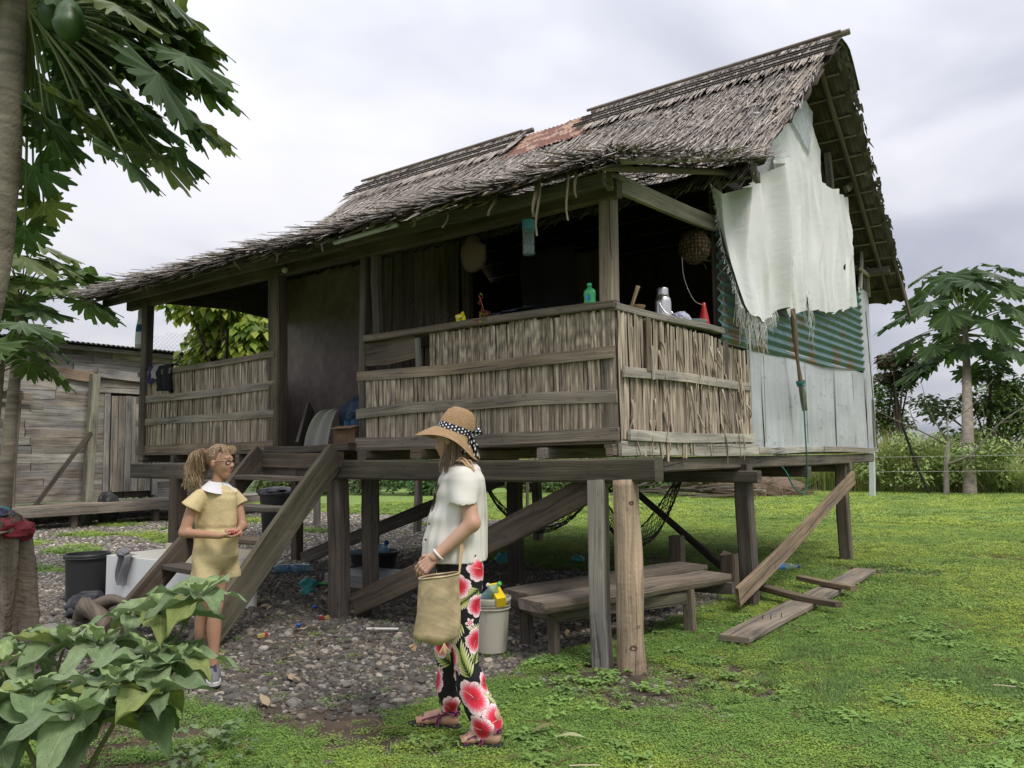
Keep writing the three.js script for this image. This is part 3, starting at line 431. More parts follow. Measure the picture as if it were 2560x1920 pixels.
    const capS = [[-0.7, 0.02], [-0.66, 0.09], [0, 0.13], [0.62, 0.12], [0.7, 0.02]]; for (let q = 0; q < 3; q++) mesh('ridge_mat', sheetGeo(60, 8, (u, v) => { const x = lerp(a + 0.04 * q, b - 0.03 * q, u), s = lerp(-0.7, 0.7 - 0.06 * q, v) + (v > 0.9 ? rr(-0.04, 0.03) : 0), d = Math.abs(s), y = RY - d * Math.sin(sl) + 0.125 - 0.025 * q - 0.05 * sstep(0.4, 0.7, d) - 0.1 * Math.exp(-d * 14), z = RZ + s * Math.cos(sl) + (s > 0 ? 0.05 : -0.05); return [x, y + 0.006 * Math.sin(x * 31 + q), z]; }, { us: 12, vs: 0.5 }), [thM, tieM[1], thM][q], roof);
  }
  // verge trim at the gable
  for (let k = 0; k < 16; k++) { const s0 = rr(0, 2.6), L = rr(0.7, 1.4), x0 = rr(0.24, 0.46), w = rr(0.015, 0.045), kx = rr(-0.08, 0.04), ph = rr(0, 6); mesh('verge_strip', sheetGeo(2, 8, (u, v) => onR(x0 + (u - 0.5) * w + kx * v + 0.012 * Math.sin(v * 7 + ph), Math.min(3.6, s0 + v * L), 0.09 + 0.012 * Math.sin(u * 3) + 0.012 * Math.sin(v * 5 + ph)), { us: 0.1, vs: 1 }), tieM[k % 3], roof); }
  // loose leaflets over the slopes
  const lg = sheetGeo(2, 4, (u, v) => { const a = (u - 0.5) * 2; return [a * 0.5 * (1 - 0.75 * v * v), 0.05 * v * v + 0.12 * (1 - a * a) * 0.25, v]; }, { us: 0.05, vs: 0.4 });
  const curl = sheetGeo(2, 4, (u, v) => { const a = (u - 0.5) * 2; return [a * 0.5, 0.28 * v * v - 0.05, v * (1 - 0.25 * v)]; }, { us: 0.06, vs: 0.1 });
  const LM = [], LC = [], CM = [], CC = [], qa = new THREE.Quaternion(), Y = V(0, 1, 0), Xv = V(1, 0, 0);
  const col = (lo, hi) => { const b = rr(lo, hi), w = rr(-1, 1); return rgb(b * (1.03 + 0.04 * w), b * 0.97, b * (0.955 - 0.05 * w)); };
  const leaf = (p, sl0, yaw, pitch, L, W, list, cl, lo, hi, roll = 0) => { const q = new THREE.Quaternion().setFromAxisAngle(Xv, sl0 + pitch); const q2 = new THREE.Quaternion().setFromAxisAngle(Y, yaw); q.multiply(q2).multiply(qa.setFromAxisAngle(V(0, 0, 1), roll)); list.push(new THREE.Matrix4().compose(A(p), q, V(W, L, L).set(W, 0.4 * L, L))); cl.push(col(lo, hi)); };
  const sl2 = Math.atan2(KY - EY, EZ - KZ);
  const tone = (x, s) => lerp(0.75, 1.35, fbm(x * 0.9 + 40, s * 1.6 + 7, 710, 3));
  for (let i = 0; i < 21000; i++) { const x = rr(-7.75, 0.46), s = Math.pow(rnd(), 0.9) * 3.75; if (x > -4.1 && x < -2.75 && s < 0.95) continue; const xl = -7.75 + 0.45 * (s / 3.6); if (x < xl) continue; const cap = s < 0.62, t = tone(x, s); if (x > -4.12 && x < -2.98 && s < 0.2) continue; leaf(onR(x, s, cap ? rr(0.12, 0.145) : rr(0.03, 0.08)), sl, gauss() * (cap ? 0.07 : 0.17) + (cap ? 0 : 0.05), cap ? rr(0, 0.04) : rr(-0.09, 0.03), rr(0.18, 0.5), rr(0.012, 0.026) * (cap ? 1.5 : 1), LM, LC, (cap ? 0.36 : 0.25) * t, (cap ? 0.85 : 0.74) * t, gauss() * 0.4); }
  for (let i = 0; i < 3200; i++) { const x = rr(-7.5, 0.44), s = rr(0.1, 3.6); if (x > -4.1 && x < -2.75 && s < 0.95) continue; leaf(onR(x, s, rr(0.05, 0.1)), sl, gauss() * 0.9, rr(-0.25, 0.05), rr(0.04, 0.11), rr(0.016, 0.034), CM, CC, 0.5, 0.95, gauss()); }
  for (let i = 0; i < 3600; i++) { const x = rr(-7.0, 0.32), s = 1 - Math.pow(rnd(), 1.8), y = lerp(KY, EY, s), z = lerp(KZ, EZ, s); leaf([x, y + rr(0.0, 0.07), z], sl2, gauss() * 0.5 - 0.15, rr(-0.15, 0.12), rr(0.15, 0.4), rr(0.014, 0.036), LM, LC, 0.2, 0.6, gauss() * 0.5); }
  for (let i = 0; i < 620; i++) { const x = rr(-7.0, 0.3), y = EY + rr(-0.02, 0.05); leaf([x, y, EZ - rr(0.0, 0.2)], sl2, gauss() * 0.8 - (x < -3.6 ? 0.7 : 0.15), rr(0.0, 0.35), rr(0.12, 0.3), rr(0.02, 0.05), LM, LC, 0.22, 0.62, gauss() * 0.8); }
  for (let i = 0; i < 500; i++) { const t = rnd(); leaf([lerp(0.38, 0.28, t) + rr(-0.08, 0.1), lerp(KY, EY, t) + rr(-0.02, 0.08), lerp(KZ, EZ, t)], sl2, gauss() * 0.7 + 0.5, rr(-0.1, 0.3), rr(0.12, 0.32), rr(0.015, 0.035), LM, LC, 0.25, 0.65, gauss() * 0.6); }
  for (let i = 0; i < 700; i++) { const t = rnd(), e = rnd() < 0.5; leaf(e ? [lerp(0.5, 0.42, t) + rr(-0.1, 0.05), lerp(RY, 3.95, t), lerp(RZ, -8.0, t)] : [rr(-0.6, 0.42), 3.9, -8.0], Math.PI - 0.82, gauss() * 0.4, 0.1 + (e ? 0 : 0.5), rr(0.06, 0.16), rr(0.02, 0.05), LM, LC, 0.12, 0.3); }
  inst('thatch_leaflets', lg, thLeaf, LM, LC, roof); inst('curled_leaflets', curl, thLeaf, CM, CC, roof);
  // stiff midribs poking out to the left along the eave, and leaves hanging from it
  for (let i = 0; i < 40; i++) { const x = -rr(2.6, 7.0), L = rr(0.3, 0.85), y = EY + rr(-0.0, 0.12), z = EZ - rr(0.02, 0.45); tube('leaf_rib', [[x, y + 0.02, z], [x - L * 0.5, y + rr(0.0, 0.03), z + rr(-0.05, 0.12)], [x - L, y + rr(-0.02, 0.08), z + rr(-0.05, 0.2)]], (t) => 0.0055 * (1 - 0.6 * t), D, roof, 4, { seg: 4 }); }
  for (const [x, L, w] of [[-2.62, 0.16, 0.05], [-1.55, 0.12, 0.05], [-1.2, 0.2, 0.012], [-0.72, 0.2, 0.05], [-0.32, 0.28, 0.06], [-0.3, 0.42, 0.02], [-0.05, 0.35, 0.015], [0.02, 0.2, 0.03], [-0.95, 0.1, 0.05], [-3.3, 0.14, 0.06], [-3.9, 0.12, 0.05], [-4.6, 0.1, 0.04], [-5.6, 0.12, 0.03], [-6.75, 0.16, 0.014]]) mesh('hanging_leaf', sheetGeo(2, 6, (u, v) => [x + (u - 0.5) * w * (1 - 0.8 * v) + 0.02 * Math.sin(v * 5 + x), EY - 0.02 - v * L, EZ + 0.02 + 0.03 * Math.sin(v * 4 + x * 3) + 0.012 * Math.cos(u * 6)], { us: 0.1, vs: 0.3 }), stripMats[Math.floor(rnd() * 4)], roof);
  for (let i = 0; i < 26; i++) { const x = lerp(-2.4, 0.1, rnd()), w = rr(0.1, 0.35); mesh('folded_leaf', sheetGeo(4, 3, (u, v) => [x + (u - 0.5) * w + 0.03 * v, EY + 0.03 - 0.09 * v * v - 0.02 * Math.sin(u * 5 + i), EZ - 0.12 + v * 0.15], { us: 0.3, vs: 0.1 }), stripMats[Math.floor(rnd() * 5)], roof); }
  // dark sagging lining at the left end
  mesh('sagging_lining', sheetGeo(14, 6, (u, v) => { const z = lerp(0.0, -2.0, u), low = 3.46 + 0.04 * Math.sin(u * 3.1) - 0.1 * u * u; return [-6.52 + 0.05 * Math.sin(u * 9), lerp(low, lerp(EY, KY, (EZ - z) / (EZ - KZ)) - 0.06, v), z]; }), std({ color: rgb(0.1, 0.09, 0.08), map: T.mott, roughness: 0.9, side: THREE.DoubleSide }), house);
}
// chain-link mesh
function chain(name, o, ux, uy, w, h, parent, keep) {
  const gs = [], c = 0.055, U = A(ux), Vv = A(uy), O = A(o), at = (a, b) => O.clone().addScaledVector(U, a).addScaledVector(Vv, b), nx = Math.round(w / c), ny = Math.round(h / c);
  for (let i = 0; i < nx; i++) for (let j = 0; j < ny; j++) { if (keep && !keep(i / nx, j / ny)) continue; for (const s of [0, 1]) gs.push(tubeGeo([at((i + s) * c, j * c), at((i + 1 - s) * c, (j + 1) * c)], 0.001, 3, { seg: 1 })); }
  return mesh(name, clean(gs), std({ color: rgb(0.16, 0.13, 0.11), metalness: 0.3, roughness: 0.7 }), parent);
}
reseed(760);
chain('wire_mesh', [-6.58, 2.52, -0.05], [0, 0, -1], [0, 1, 0], 1.7, 0.8, house, (u, v) => v < 0.55 + u * 0.4);
chain('wire_mesh', [-2.5, 2.58, 0.0], [1, 0, 0], [0, 1, 0], 1.2, 0.78, house, (u, v) => u < 0.75 - 0.2 * Math.sin(v * 3));
beam('mesh_stake', [-6.2, 2.45, -0.9], [-6.26, 3.15, -0.95], 0.03, 0.03, MAT.woodDark, house);
// ---------- stairs ----------
{
  reseed(780);
  const st = thing('staircase', 'wooden open staircase with two plank stringers below the doorway', 'stairs');
  beam('stringer', [-2.8, -0.02, 1.62], [-2.8, 1.5, 0.2], 0.24, 0.06, woodM(0.115, 0.11, 0.08), st, { ref: [0, 1, 0] }); beam('stringer', [-3.93, -0.02, 1.68], [-3.93, 1.52, 0.2], 0.2, 0.06, MAT.woodDark, st);
  for (let i = 0; i < 5; i++) { const y = 0.26 + i * 0.255, z = 1.62 - (y + 0.02) * 0.934; beam('tread', [-3.9, y, z + 0.02], [-2.83, y, z + 0.02], 0.045, 0.2, i === 0 ? MAT.woodGrey : MAT.woodDark, st); }
  beam('threshold', [-3.97, 1.55, 0.06], [-2.74, 1.55, 0.06], 0.07, 0.14, MAT.woodDark, st); beam('apron_board', [-3.97, 1.44, 0.1], [-2.74, 1.44, 0.1], 0.14, 0.04, MAT.woodDark, st).position.z = 0.1;
}

// ---------- things on and about the house ----------
const tarpM = phy({ color: rgb(0.78, 0.78, 0.76), bumpMap: T.crease, bumpScale: 0.0045, roughness: 0.65, side: THREE.DoubleSide, transmission: 0.12, thickness: 0 });
const fringeM = std({ color: rgb(0.74, 0.73, 0.69), roughness: 0.8, side: THREE.DoubleSide });
{
  reseed(800);
  const FO = Array.from({ length: 40 }, (_, i) => { const l = i < 18; return [l ? rr(-3.9, -1.75) : rr(-6.5, -3.7), rr(-0.2, 0.2), l ? rr(0.04, 0.11) : rr(0.025, 0.07), (l ? rr(0.06, 0.15) : rr(0.02, 0.06)) * (rnd() < 0.3 ? -0.5 : 1), rr(3.1, 4.7), rr(0.4, 1.3)]; });
  const fold = (z, y) => { let f = 0.1; for (const [z0, k, w, a, yc, yw] of FO) { const d = (z - z0 - k * (y - 3.8)) / w, e = (y - yc) / yw; f += a * Math.exp(-d * d) * Math.exp(-e * e * 0.6); } return Math.max(0.045, f + 0.05 * (fbm(z * 1.6 + 30, y * 0.8, 801, 3) - 0.5) + 0.016 * (fbm(z * 7 + 3, y * 3, 803, 2) - 0.5)); };
  const curve = (pts, z) => { for (let i = 0; i < pts.length - 1; i++) if (z <= pts[i][0] && z >= pts[i + 1][0]) return lerp(pts[i][1], pts[i + 1][1], (z - pts[i][0]) / (pts[i + 1][0] - pts[i][0])); return z > pts[0][0] ? pts[0][1] : pts[pts.length - 1][1]; };
  const top = [[-1.7, 3.95], [-1.95, 3.86], [-2.3, 4.0], [-3.1, 4.4], [-3.6, 4.75], [-4.2, 4.82], [-5.3, 4.84], [-6.45, 4.94], [-7.2, 4.9]], bot = [[-1.72, 3.8], [-1.85, 3.4], [-1.98, 3.05], [-2.12, 2.72], [-2.67, 2.74], [-3.3, 2.95], [-3.5, 2.98], [-3.7, 2.88], [-3.9, 3.0], [-4.2, 3.14], [-4.6, 3.12], [-5.2, 3.16], [-5.9, 3.3], [-6.6, 3.47], [-7.2, 3.5]];
  const tp = thing('white_tarp', 'torn white woven plastic tarp hung over the side wall below the gable', 'tarp');
  const g = sheetGeo(240, 100, (u, v) => { const z = lerp(-1.72, -6.44 - 0.2 * (1 - v), u), y = lerp(curve(bot, z) + 0.02 * Math.sin(z * 13), curve(top, z), v), wind = 0.1 * (1 - v) * (1 - v) * sstep(-3.2, -2.2, z); return [fold(z, y) + wind, y, z + 0.03 * Math.sin(y * 4)]; }, { us: 2.4, vs: 1.2, keep: (u, v) => { const z = lerp(-1.72, -6.44 - 0.2 * (1 - v), u), y = lerp(curve(bot, z), curve(top, z), v); const n = fbm(z * 7, y * 3.5, 805, 3) - 0.5; return !(Math.hypot((z + 3.58) / 0.16, (y - 3.5) / 0.26) + n * 1.3 < 0.7) && !(Math.hypot((z + 4.3) / 0.14, (y - 3.2) / 0.12) + n * 1.2 < 0.7) && !(Math.hypot((z + 6.0) / 0.04, (y - 3.9) / 0.05) < 0.9); } });
  mesh('sheet', g, tarpM, tp);
  const top2 = [[-2.9, 4.4], [-3.9, 5.3], [-4.72, 5.62], [-5.1, 5.6], [-5.4, 5.42], [-5.7, 5.3]], g2 = sheetGeo(50, 40, (u, v) => { const z = lerp(-2.9, -5.5, u), y = lerp(lerp(4.2, 4.75, u), curve(top2, z), v); return [0.03 + 0.07 * (fbm(z * 2.0 + 3, y * 2.0, 807, 3) - 0.5), y, z]; }, { us: 3, vs: 1.4 });
  mesh('upper_sheet', g2, tarpM, tp);
  mesh('plastic_scrap', sheetGeo(10, 14, (u, v) => { const z = lerp(-4.2, -4.95, u) - 0.3 * v * (u - 0.4), y = lerp(5.35, 5.95, v) - 0.2 * u; return [0.05 + 0.05 * (fbm(z * 4, y * 4, 809, 3) - 0.5), y, z]; }), phy({ color: rgb(0.7, 0.74, 0.76), roughness: 0.3, transmission: 0.4, thickness: 0, side: THREE.DoubleSide, bumpMap: T.crease, bumpScale: 0.01 }), tp);
  const fr = []; // threads torn from the lower and left hems
  const thread = (x, y, z, L, s = 1) => fr.push(tubeGeo([[x, y, z], [x + rr(-0.02, 0.03), y - L * 0.5, z + rr(-0.03, 0.03) * s], [x + rr(-0.02, 0.03), y - L, z + rr(-0.06, 0.06) * s]], rr(0.0012, 0.0028), 3, { seg: 4 }));
  for (let i = 0; i < 150; i++) { const z = -2.0 - Math.pow(rnd(), 1.3) * 1.1, y = curve(bot, z) + 0.03; thread(fold(z, y) + 0.06, y, z, rr(0.08, z > -2.7 ? 0.4 : 0.2)); }
  for (let i = 0; i < 150; i++) { const y = rr(2.8, 3.8), z = lerp(-2.1, -1.72, sstep(2.75, 3.8, y)); fr.push(tubeGeo([[fold(z, y) + 0.05, y, z], [fold(z, y) + rr(0.03, 0.08), y - rr(0.02, 0.08), z + rr(0.03, 0.09)]], 0.0016, 3, { seg: 1 })); }
  for (let i = 0; i < 110; i++) { const z = rr(-4.5, -3.4), y = rr(3.0, 3.7); if (Math.hypot((z + 3.6) / 0.2, (y - 3.5) / 0.3) < 1.1 || Math.hypot((z + 4.3) / 0.25, (y - 3.15) / 0.2) < 1.2) thread(fold(z, y) + 0.02, y, z, rr(0.1, 0.45), 1.6); }
  mesh('fringe', clean(fr), fringeM, tp);
  const sk = tag(tube('hanging_stick', [[0.16, 3.0, -3.62], [0.15, 2.5, -3.72], [0.17, 1.9, -3.84]], (t) => 0.026 + 0.008 * Math.sin(t * 9), woodM(0.3, 0.22, 0.15), null, 8, { bump: 0.2, seg: 12 }), 'crooked brown stick tied to the lower hem of the white tarp', 'stick');
  const rp = thing('green_rope', 'green rope knotted to the hanging stick and looped below the floor', 'rope'), rm = std({ color: rgb(0.03, 0.16, 0.14), roughness: 0.8 });
  tube('strand', [[0.19, 2.19, -3.75], [0.21, 2.0, -3.68], [0.2, 1.6, -3.72], [0.17, 1.2, -3.82], [0.15, 1.02, -3.8], [0.1, 1.05, -3.62], [0.02, 1.25, -3.56], [-0.02, 1.32, -3.5]], 0.008, rm, rp, 6);
  for (let k = 0; k < 3; k++) { const t = new THREE.TorusGeometry(0.036 + 0.004 * k, 0.009, 6, 14); t.rotateX(1.5 + 0.2 * k); t.translate(0.155, 2.17 + 0.022 * k, -3.79); mesh('knot', t, rm, rp); }
  for (let k = 0; k < 4; k++) { const t = new THREE.TorusGeometry(0.09, 0.008, 6, 14); t.rotateX(1.57 + 0.1 * k); t.rotateZ(1.57); t.translate(0.02 - 0.16 + 0.02 * k, 1.24, -2.42 - 0.18); mesh('coil', t, rm, rp); }
  tag(tube('hanging_wire', [[0.1, 3.45, -7.12], [0.1, 2.6, -7.22], [0.08, 1.48, -7.45]], 0.006, std({ color: rgb(0.02, 0.02, 0.02) }), null, 5), 'thin black wire hanging down the pale metal wall', 'wire');
}
// bottles
function bottleGeo(h, r, ribs = 0) { const pr = [[0.001, 0], [r * 0.85, 0], [r, h * 0.03]]; for (let i = 1; i < 20; i++) { const t = i / 20; let q = r; if (t > 0.72) q = lerp(r, r * 0.36, sstep(0.72, 0.9, t)); pr.push([q * (1 - (ribs && t < 0.68 ? 0.045 * (0.5 + 0.5 * Math.cos(t * ribs * 6.28)) : 0)), h * t]); } pr.push([r * 0.34, h], [0.001, h]); return lathe(pr, 20); }
const clearP = phy({ color: rgb(0.82, 0.92, 0.95), roughness: 0.12, transmission: 0.85, thickness: 0, side: THREE.DoubleSide }), blueP = phy({ color: rgb(0.55, 0.78, 0.9), roughness: 0.15, transmission: 0.7, thickness: 0, side: THREE.DoubleSide });
const plas = (r, g, b, ro = 0.35) => phy({ color: rgb(r, g, b), roughness: ro });
function bottle(name, label, pos, rot, h, r, o = {}) {
  const t = thing(name, label, 'bottle', pos, 0, o.group); t.rotation.set(...rot);
  mesh('body', bottleGeo(h, r, o.ribs), o.mat || clearP, t); mesh('cap', bake(lathe([[0.001, 0], [r * 0.42, 0], [r * 0.42, h * 0.07], [0.001, h * 0.07]], 14), new THREE.Matrix4().makeTranslation(0, h * 0.985, 0)), o.cap || plas(0.05, 0.1, 0.5), t);
  if (o.band) mesh('label_band', bake(new THREE.CylinderGeometry(r * 1.012, r * 1.012, h * 0.22, 20, 1, true), new THREE.Matrix4().makeTranslation(0, h * (o.bandY ?? 0.45), 0)), std({ color: rgb(...o.band), roughness: 0.4, side: THREE.DoubleSide }), t);
  return t;
}
{
  reseed(830);
  bottle('hanging_bottle', 'clear ribbed water bottle hanging from the eave plate', [-0.78, 3.05, -0.02], [0, 0, 0], 0.36, 0.05, { ribs: 12, band: [0.1, 0.35, 0.55], bandY: 0.68 });
  const gb = thing('soap_bottle', 'green washing-up bottle on the railing beside the corner post', 'bottle', [-0.21, 2.57, 0.0]), gm = phy({ color: rgb(0.08, 0.55, 0.22), roughness: 0.25, transmission: 0.25, thickness: 0, side: THREE.DoubleSide });
  { const b = lathe([[0.001, 0], [0.05, 0], [0.052, 0.02], [0.047, 0.05], [0.052, 0.08], [0.05, 0.105], [0.03, 0.125], [0.018, 0.13], [0.018, 0.142], [0.001, 0.142]], 20); b.scale(1, 1, 0.62); mesh('body', b, gm, gb); mesh('cap', bake(lathe([[0.001, 0], [0.019, 0], [0.018, 0.024], [0.001, 0.024]], 12), new THREE.Matrix4().makeTranslation(0, 0.142, 0)), plas(0.06, 0.5, 0.25), gb); }
  { const s = new THREE.Shape(); s.moveTo(0, 0.03); s.bezierCurveTo(0.006, 0.016, 0.014, 0.008, 0.014, -0.004); s.absarc(0, -0.004, 0.014, 0, Math.PI, true); s.bezierCurveTo(-0.014, 0.008, -0.006, 0.016, 0, 0.03); const lb = new THREE.ExtrudeGeometry(new THREE.Shape().absellipse(0, 0, 0.026, 0.03, 0, 6.3), { depth: 0.002, bevelEnabled: false, curveSegments: 20 }); lb.translate(0.008, 0.056, 0.0315); mesh('label', lb, plas(0.75, 0.85, 0.9), gb); const dr = new THREE.ExtrudeGeometry(s, { depth: 0.002, bevelEnabled: false }); dr.translate(0.008, 0.052, 0.0345); mesh('drop_emblem', dr, plas(0.03, 0.2, 0.6), gb); }
  // thermos
  const th = thing('thermos_flask', 'brushed steel vacuum flask standing on the side railing', 'thermos', [-0.11, 2.575, -1.02]), steel = std({ color: rgb(0.66, 0.64, 0.61), metalness: 0.95, roughness: 0.28 });
  mesh('body', lathe([[0.001, 0], [0.07, 0], [0.073, 0.01], [0.073, 0.03], [0.07, 0.035], [0.07, 0.15], [0.064, 0.185], [0.05, 0.2], [0.001, 0.2]], 28), steel, th); mesh('collar', bake(lathe([[0.052, 0], [0.055, 0.006], [0.055, 0.014], [0.05, 0.018]], 28), new THREE.Matrix4().makeTranslation(0, 0.198, 0)), std({ color: rgb(0.25, 0.24, 0.23), metalness: 0.8, roughness: 0.4 }), th); mesh('cup_lid', bake(lathe([[0.049, 0], [0.049, 0.05], [0.044, 0.062], [0.02, 0.068], [0.001, 0.069]], 28), new THREE.Matrix4().makeTranslation(0, 0.213, 0)), steel, th);
  tube('handle', [[0.0, 0.14, 0.073], [0.06, 0.05, 0.08], [0.1, 0.02, 0.05], [0.1, 0.02, -0.05], [0.06, 0.05, -0.08], [0, 0.14, -0.073]], 0.004, steel, th, 6);
  // kitchen things along the side railing
  const ws = thing('wooden_pestle', 'short wooden stick resting in a bowl near the corner post', 'pestle', [-0.09, 2.575, -0.42]); tube('shaft', [[0, 0.02, 0], [0.05, 0.19, -0.03]], (t) => 0.013 + 0.005 * t, woodM(0.42, 0.31, 0.2), ws, 10, { seg: 5 });
  const bw = (name, label, p, r, h, m) => { const o = thing(name, label, 'bowl', p); mesh('bowl_wall', lathe([[0.001, 0.004], [r * 0.55, 0], [r * 0.85, h * 0.5], [r, h], [r * 0.97, h], [r * 0.8, h * 0.5], [r * 0.5, 0.01], [0.001, 0.012]], 24), m, o); return o; };
  bw('brown_bowl', 'small brown bowl holding the pestle on the side railing', [-0.1, 2.565, -0.5], 0.085, 0.055, plas(0.32, 0.2, 0.12, 0.5)); bw('cream_bowl', 'small cream bowl beside the pestle', [-0.12, 2.565, -0.3], 0.06, 0.03, plas(0.75, 0.66, 0.52, 0.5));
  bw('white_bowl', 'translucent white bowl beside the steel flask', [-0.1, 2.585, -1.55], 0.15, 0.045, plas(0.62, 0.66, 0.74)); bw('teal_plate', 'teal rimmed plate at the end of the railing by the green sheet', [-0.12, 2.58, -1.83], 0.14, 0.02, plas(0.03, 0.34, 0.3));
  { const o = thing('food_cover', 'clear round plastic lid leaning by the red funnel', 'lid', [-0.2, 2.6, -1.85]); mesh('dome', new THREE.SphereGeometry(0.16, 24, 10, 0, 6.3, 0, 1.3), phy({ color: rgb(0.8, 0.85, 0.85), roughness: 0.25, transmission: 0.6, thickness: 0, side: THREE.DoubleSide }), o).scale.y = 0.6; }
  { const o = thing('plastic_bag', 'crumpled pale lilac plastic bag between flask and bowl', 'bag', [-0.08, 2.58, -1.32]); const g = new THREE.IcosahedronGeometry(0.075, 4), p = g.attributes.position; for (let i = 0; i < p.count; i++) { const k = 0.75 + 0.6 * fbm(p.getX(i) * 22 + 9, p.getY(i) * 22 + p.getZ(i) * 15 + 9, 833, 3); p.setXYZ(i, p.getX(i) * k, (p.getY(i) * k) * 0.8 + 0.04, p.getZ(i) * k); } g.computeVertexNormals(); mesh('film', g, phy({ color: rgb(0.68, 0.68, 0.85), roughness: 0.3, transmission: 0.3, thickness: 0, side: THREE.DoubleSide }), o); }
  { const o = thing('red_funnel', 'tall red plastic cone bottle on the railing by the green sheet', 'funnel', [-0.06, 2.585, -1.75]); mesh('cone', lathe([[0.001, 0], [0.05, 0], [0.05, 0.05], [0.045, 0.08], [0.022, 0.2], [0.02, 0.235], [0.001, 0.238]], 20), plas(0.42, 0.02, 0.025), o); }
  // woven basket hanging by the sheet edge
  const bk = thing('woven_basket', 'round brown woven basket hung at the edge of the green sheet', 'basket', [-0.14, 3.36, -1.78]), wv = dtex(256, 256, (u, v) => { const a = Math.floor(u * 26), b = Math.floor(v * 14), over = (a + b) % 2, fu = (u * 26) % 1, fv = (v * 14) % 1, e = Math.min(fu, 1 - fu, fv, 1 - fv); const l = (over ? 0.4 : 0.3) * (0.75 + 0.5 * hash(a, b, 5)) * sstep(0, 0.16, e); return [l * 1.1, l * 0.85, l * 0.58]; }, true), wb = dtex(256, 256, (u, v) => { const a = Math.floor(u * 26), b = Math.floor(v * 14), fu = (u * 26) % 1, fv = (v * 14) % 1; return (a + b) % 2 ? Math.sin(fu * 3.14) : Math.sin(fv * 3.14) * 0.5; }, false);
  { const g = new THREE.SphereGeometry(0.15, 28, 20), p = g.attributes.position; for (let i = 0; i < p.count; i++) { const k = 1 + 0.1 * Math.sin(p.getY(i) * 60) * 0.2 + 0.08 * (fbm(p.getX(i) * 9 + 4, p.getZ(i) * 9 + p.getY(i) * 9, 834, 2) - 0.5); p.setXYZ(i, p.getX(i) * k, p.getY(i) * 1.1 * k, p.getZ(i) * k); } g.computeVertexNormals(); mesh('basket_body', g, std({ map: wv, bumpMap: wb, bumpScale: 0.01, roughness: 0.85 }), bk); }
  tube('hanger', [[0, 0.15, 0], [0.06, 0.24, -0.08], [0.14, 0.24, -0.16]], 0.004, std({ color: rgb(0.4, 0.38, 0.34) }), bk, 5); for (let i = 0; i < 26; i++) { const a = rr(0, 6.3); tube('loose_fibre', [[Math.cos(a) * 0.1, rnd() < 0.4 ? -0.13 : 0.13, Math.sin(a) * 0.1], [Math.cos(a) * 0.15, rr(-0.2, 0.16), Math.sin(a) * 0.15]], 0.002, MAT.woodWarm, bk, 3, { seg: 1 }); }
  tag(tube('string', [[-0.12, 3.2, -1.45], [-0.1, 3.0, -1.44], [-0.08, 2.82, -1.6], [-0.06, 2.8, -1.74]], 0.003, std({ color: rgb(0.42, 0.4, 0.38) }), null, 4), 'thin pale string dangling beside the woven basket', 'string');
  // rail ornaments in front
  const fl = thing('flower_bunch', 'dried red and yellow flower bunch stuck on the front railing', 'flowers', [-1.2, 2.58, 0.03]), fm = [rgb(0.25, 0.03, 0.06), rgb(0.35, 0.1, 0.05), rgb(0.42, 0.36, 0.06), rgb(0.12, 0.14, 0.04)].map((c) => std({ color: c, side: THREE.DoubleSide }));
  for (let k = 0; k < 4; k++) { const gs = []; for (let i = 0; i < 26; i++) { const q = sheetGeo(2, 2, (u, v) => [(u - 0.5) * 0.02 * (1 - v * 0.6), v * 0.035, 0.006 * v * v]); bake(q, mat4([gauss() * 0.055, rr(-0.03, 0.06), gauss() * 0.03], rr(-2, 2), rr(0, 6.3), rr(-2, 2), rr(0.7, 1.5))); gs.push(q); } mesh('petals', clean(gs), fm[k], fl); }
  tube('stalk', [[0, 0, 0], [-0.02, 0.1, 0], [-0.05, 0.2, 0.01]], 0.004, fm[1], fl, 5); for (let i = 0; i < 6; i++) { const q = sheetGeo(2, 2, (u, v) => [(u - 0.5) * 0.022 * (1 - v * 0.6), v * 0.03, 0]); bake(q, mat4([-0.03 + rr(-0.03, 0.02), 0.12 + i * 0.015, 0], rr(-1, 1), rr(0, 6), rr(-2, 2), 1)); mesh('petal', q, fm[i % 3], fl); }
  { const o = thing('snack_packet', 'small crumpled yellow packet on the front railing', 'packet', [-1.46, 2.61, 0.03]); const c = document.createElement('canvas'); c.width = c.height = 64; const x = c.getContext('2d'); x.fillStyle = '#d8c818'; x.fillRect(0, 0, 64, 64); x.fillStyle = '#e8e07a'; x.fillRect(8, 6, 22, 18); x.fillStyle = '#3a3a10'; x.fillRect(20, 30, 26, 9); x.fillStyle = '#4a7a2a'; x.fillRect(8, 46, 34, 8); const t = new THREE.CanvasTexture(c); t.colorSpace = THREE.SRGBColorSpace; mesh('wrapper', sheetGeo(8, 8, (u, v) => [(u - 0.5) * 0.1, (v - 0.5) * 0.085, 0.012 * Math.sin(u * 9) * Math.cos(v * 7)]), std({ map: t, roughness: 0.3, side: THREE.DoubleSide }), o).rotation.z = 0.3; }
  const drape = (name, label, cat, pos, w, h, m, s) => { const o = thing(name, label, cat, pos); mesh('cloth', sheetGeo(24, 20, (u, v) => { const x = (u - 0.5) * w * (1 - 0.2 * Math.abs(v - 0.4)), t = v * 2 - 0.6, f = 0.03 * Math.sin(u * 11 + s) * (0.4 + v) + 0.02 * (fbm(u * 5 + s, v * 5, 835, 3) - 0.5); return [x + 0.02 * Math.sin(v * 6 + s), t < 0 ? 0.02 * Math.sin(u * 9 + s) + 0.02 : 0.02 - t * h * (0.8 + 0.35 * fbm(u * 4 + s, 2, 836, 2)), t < 0 ? t * 0.1 : 0.045 + f]; }), m, o); return o; };
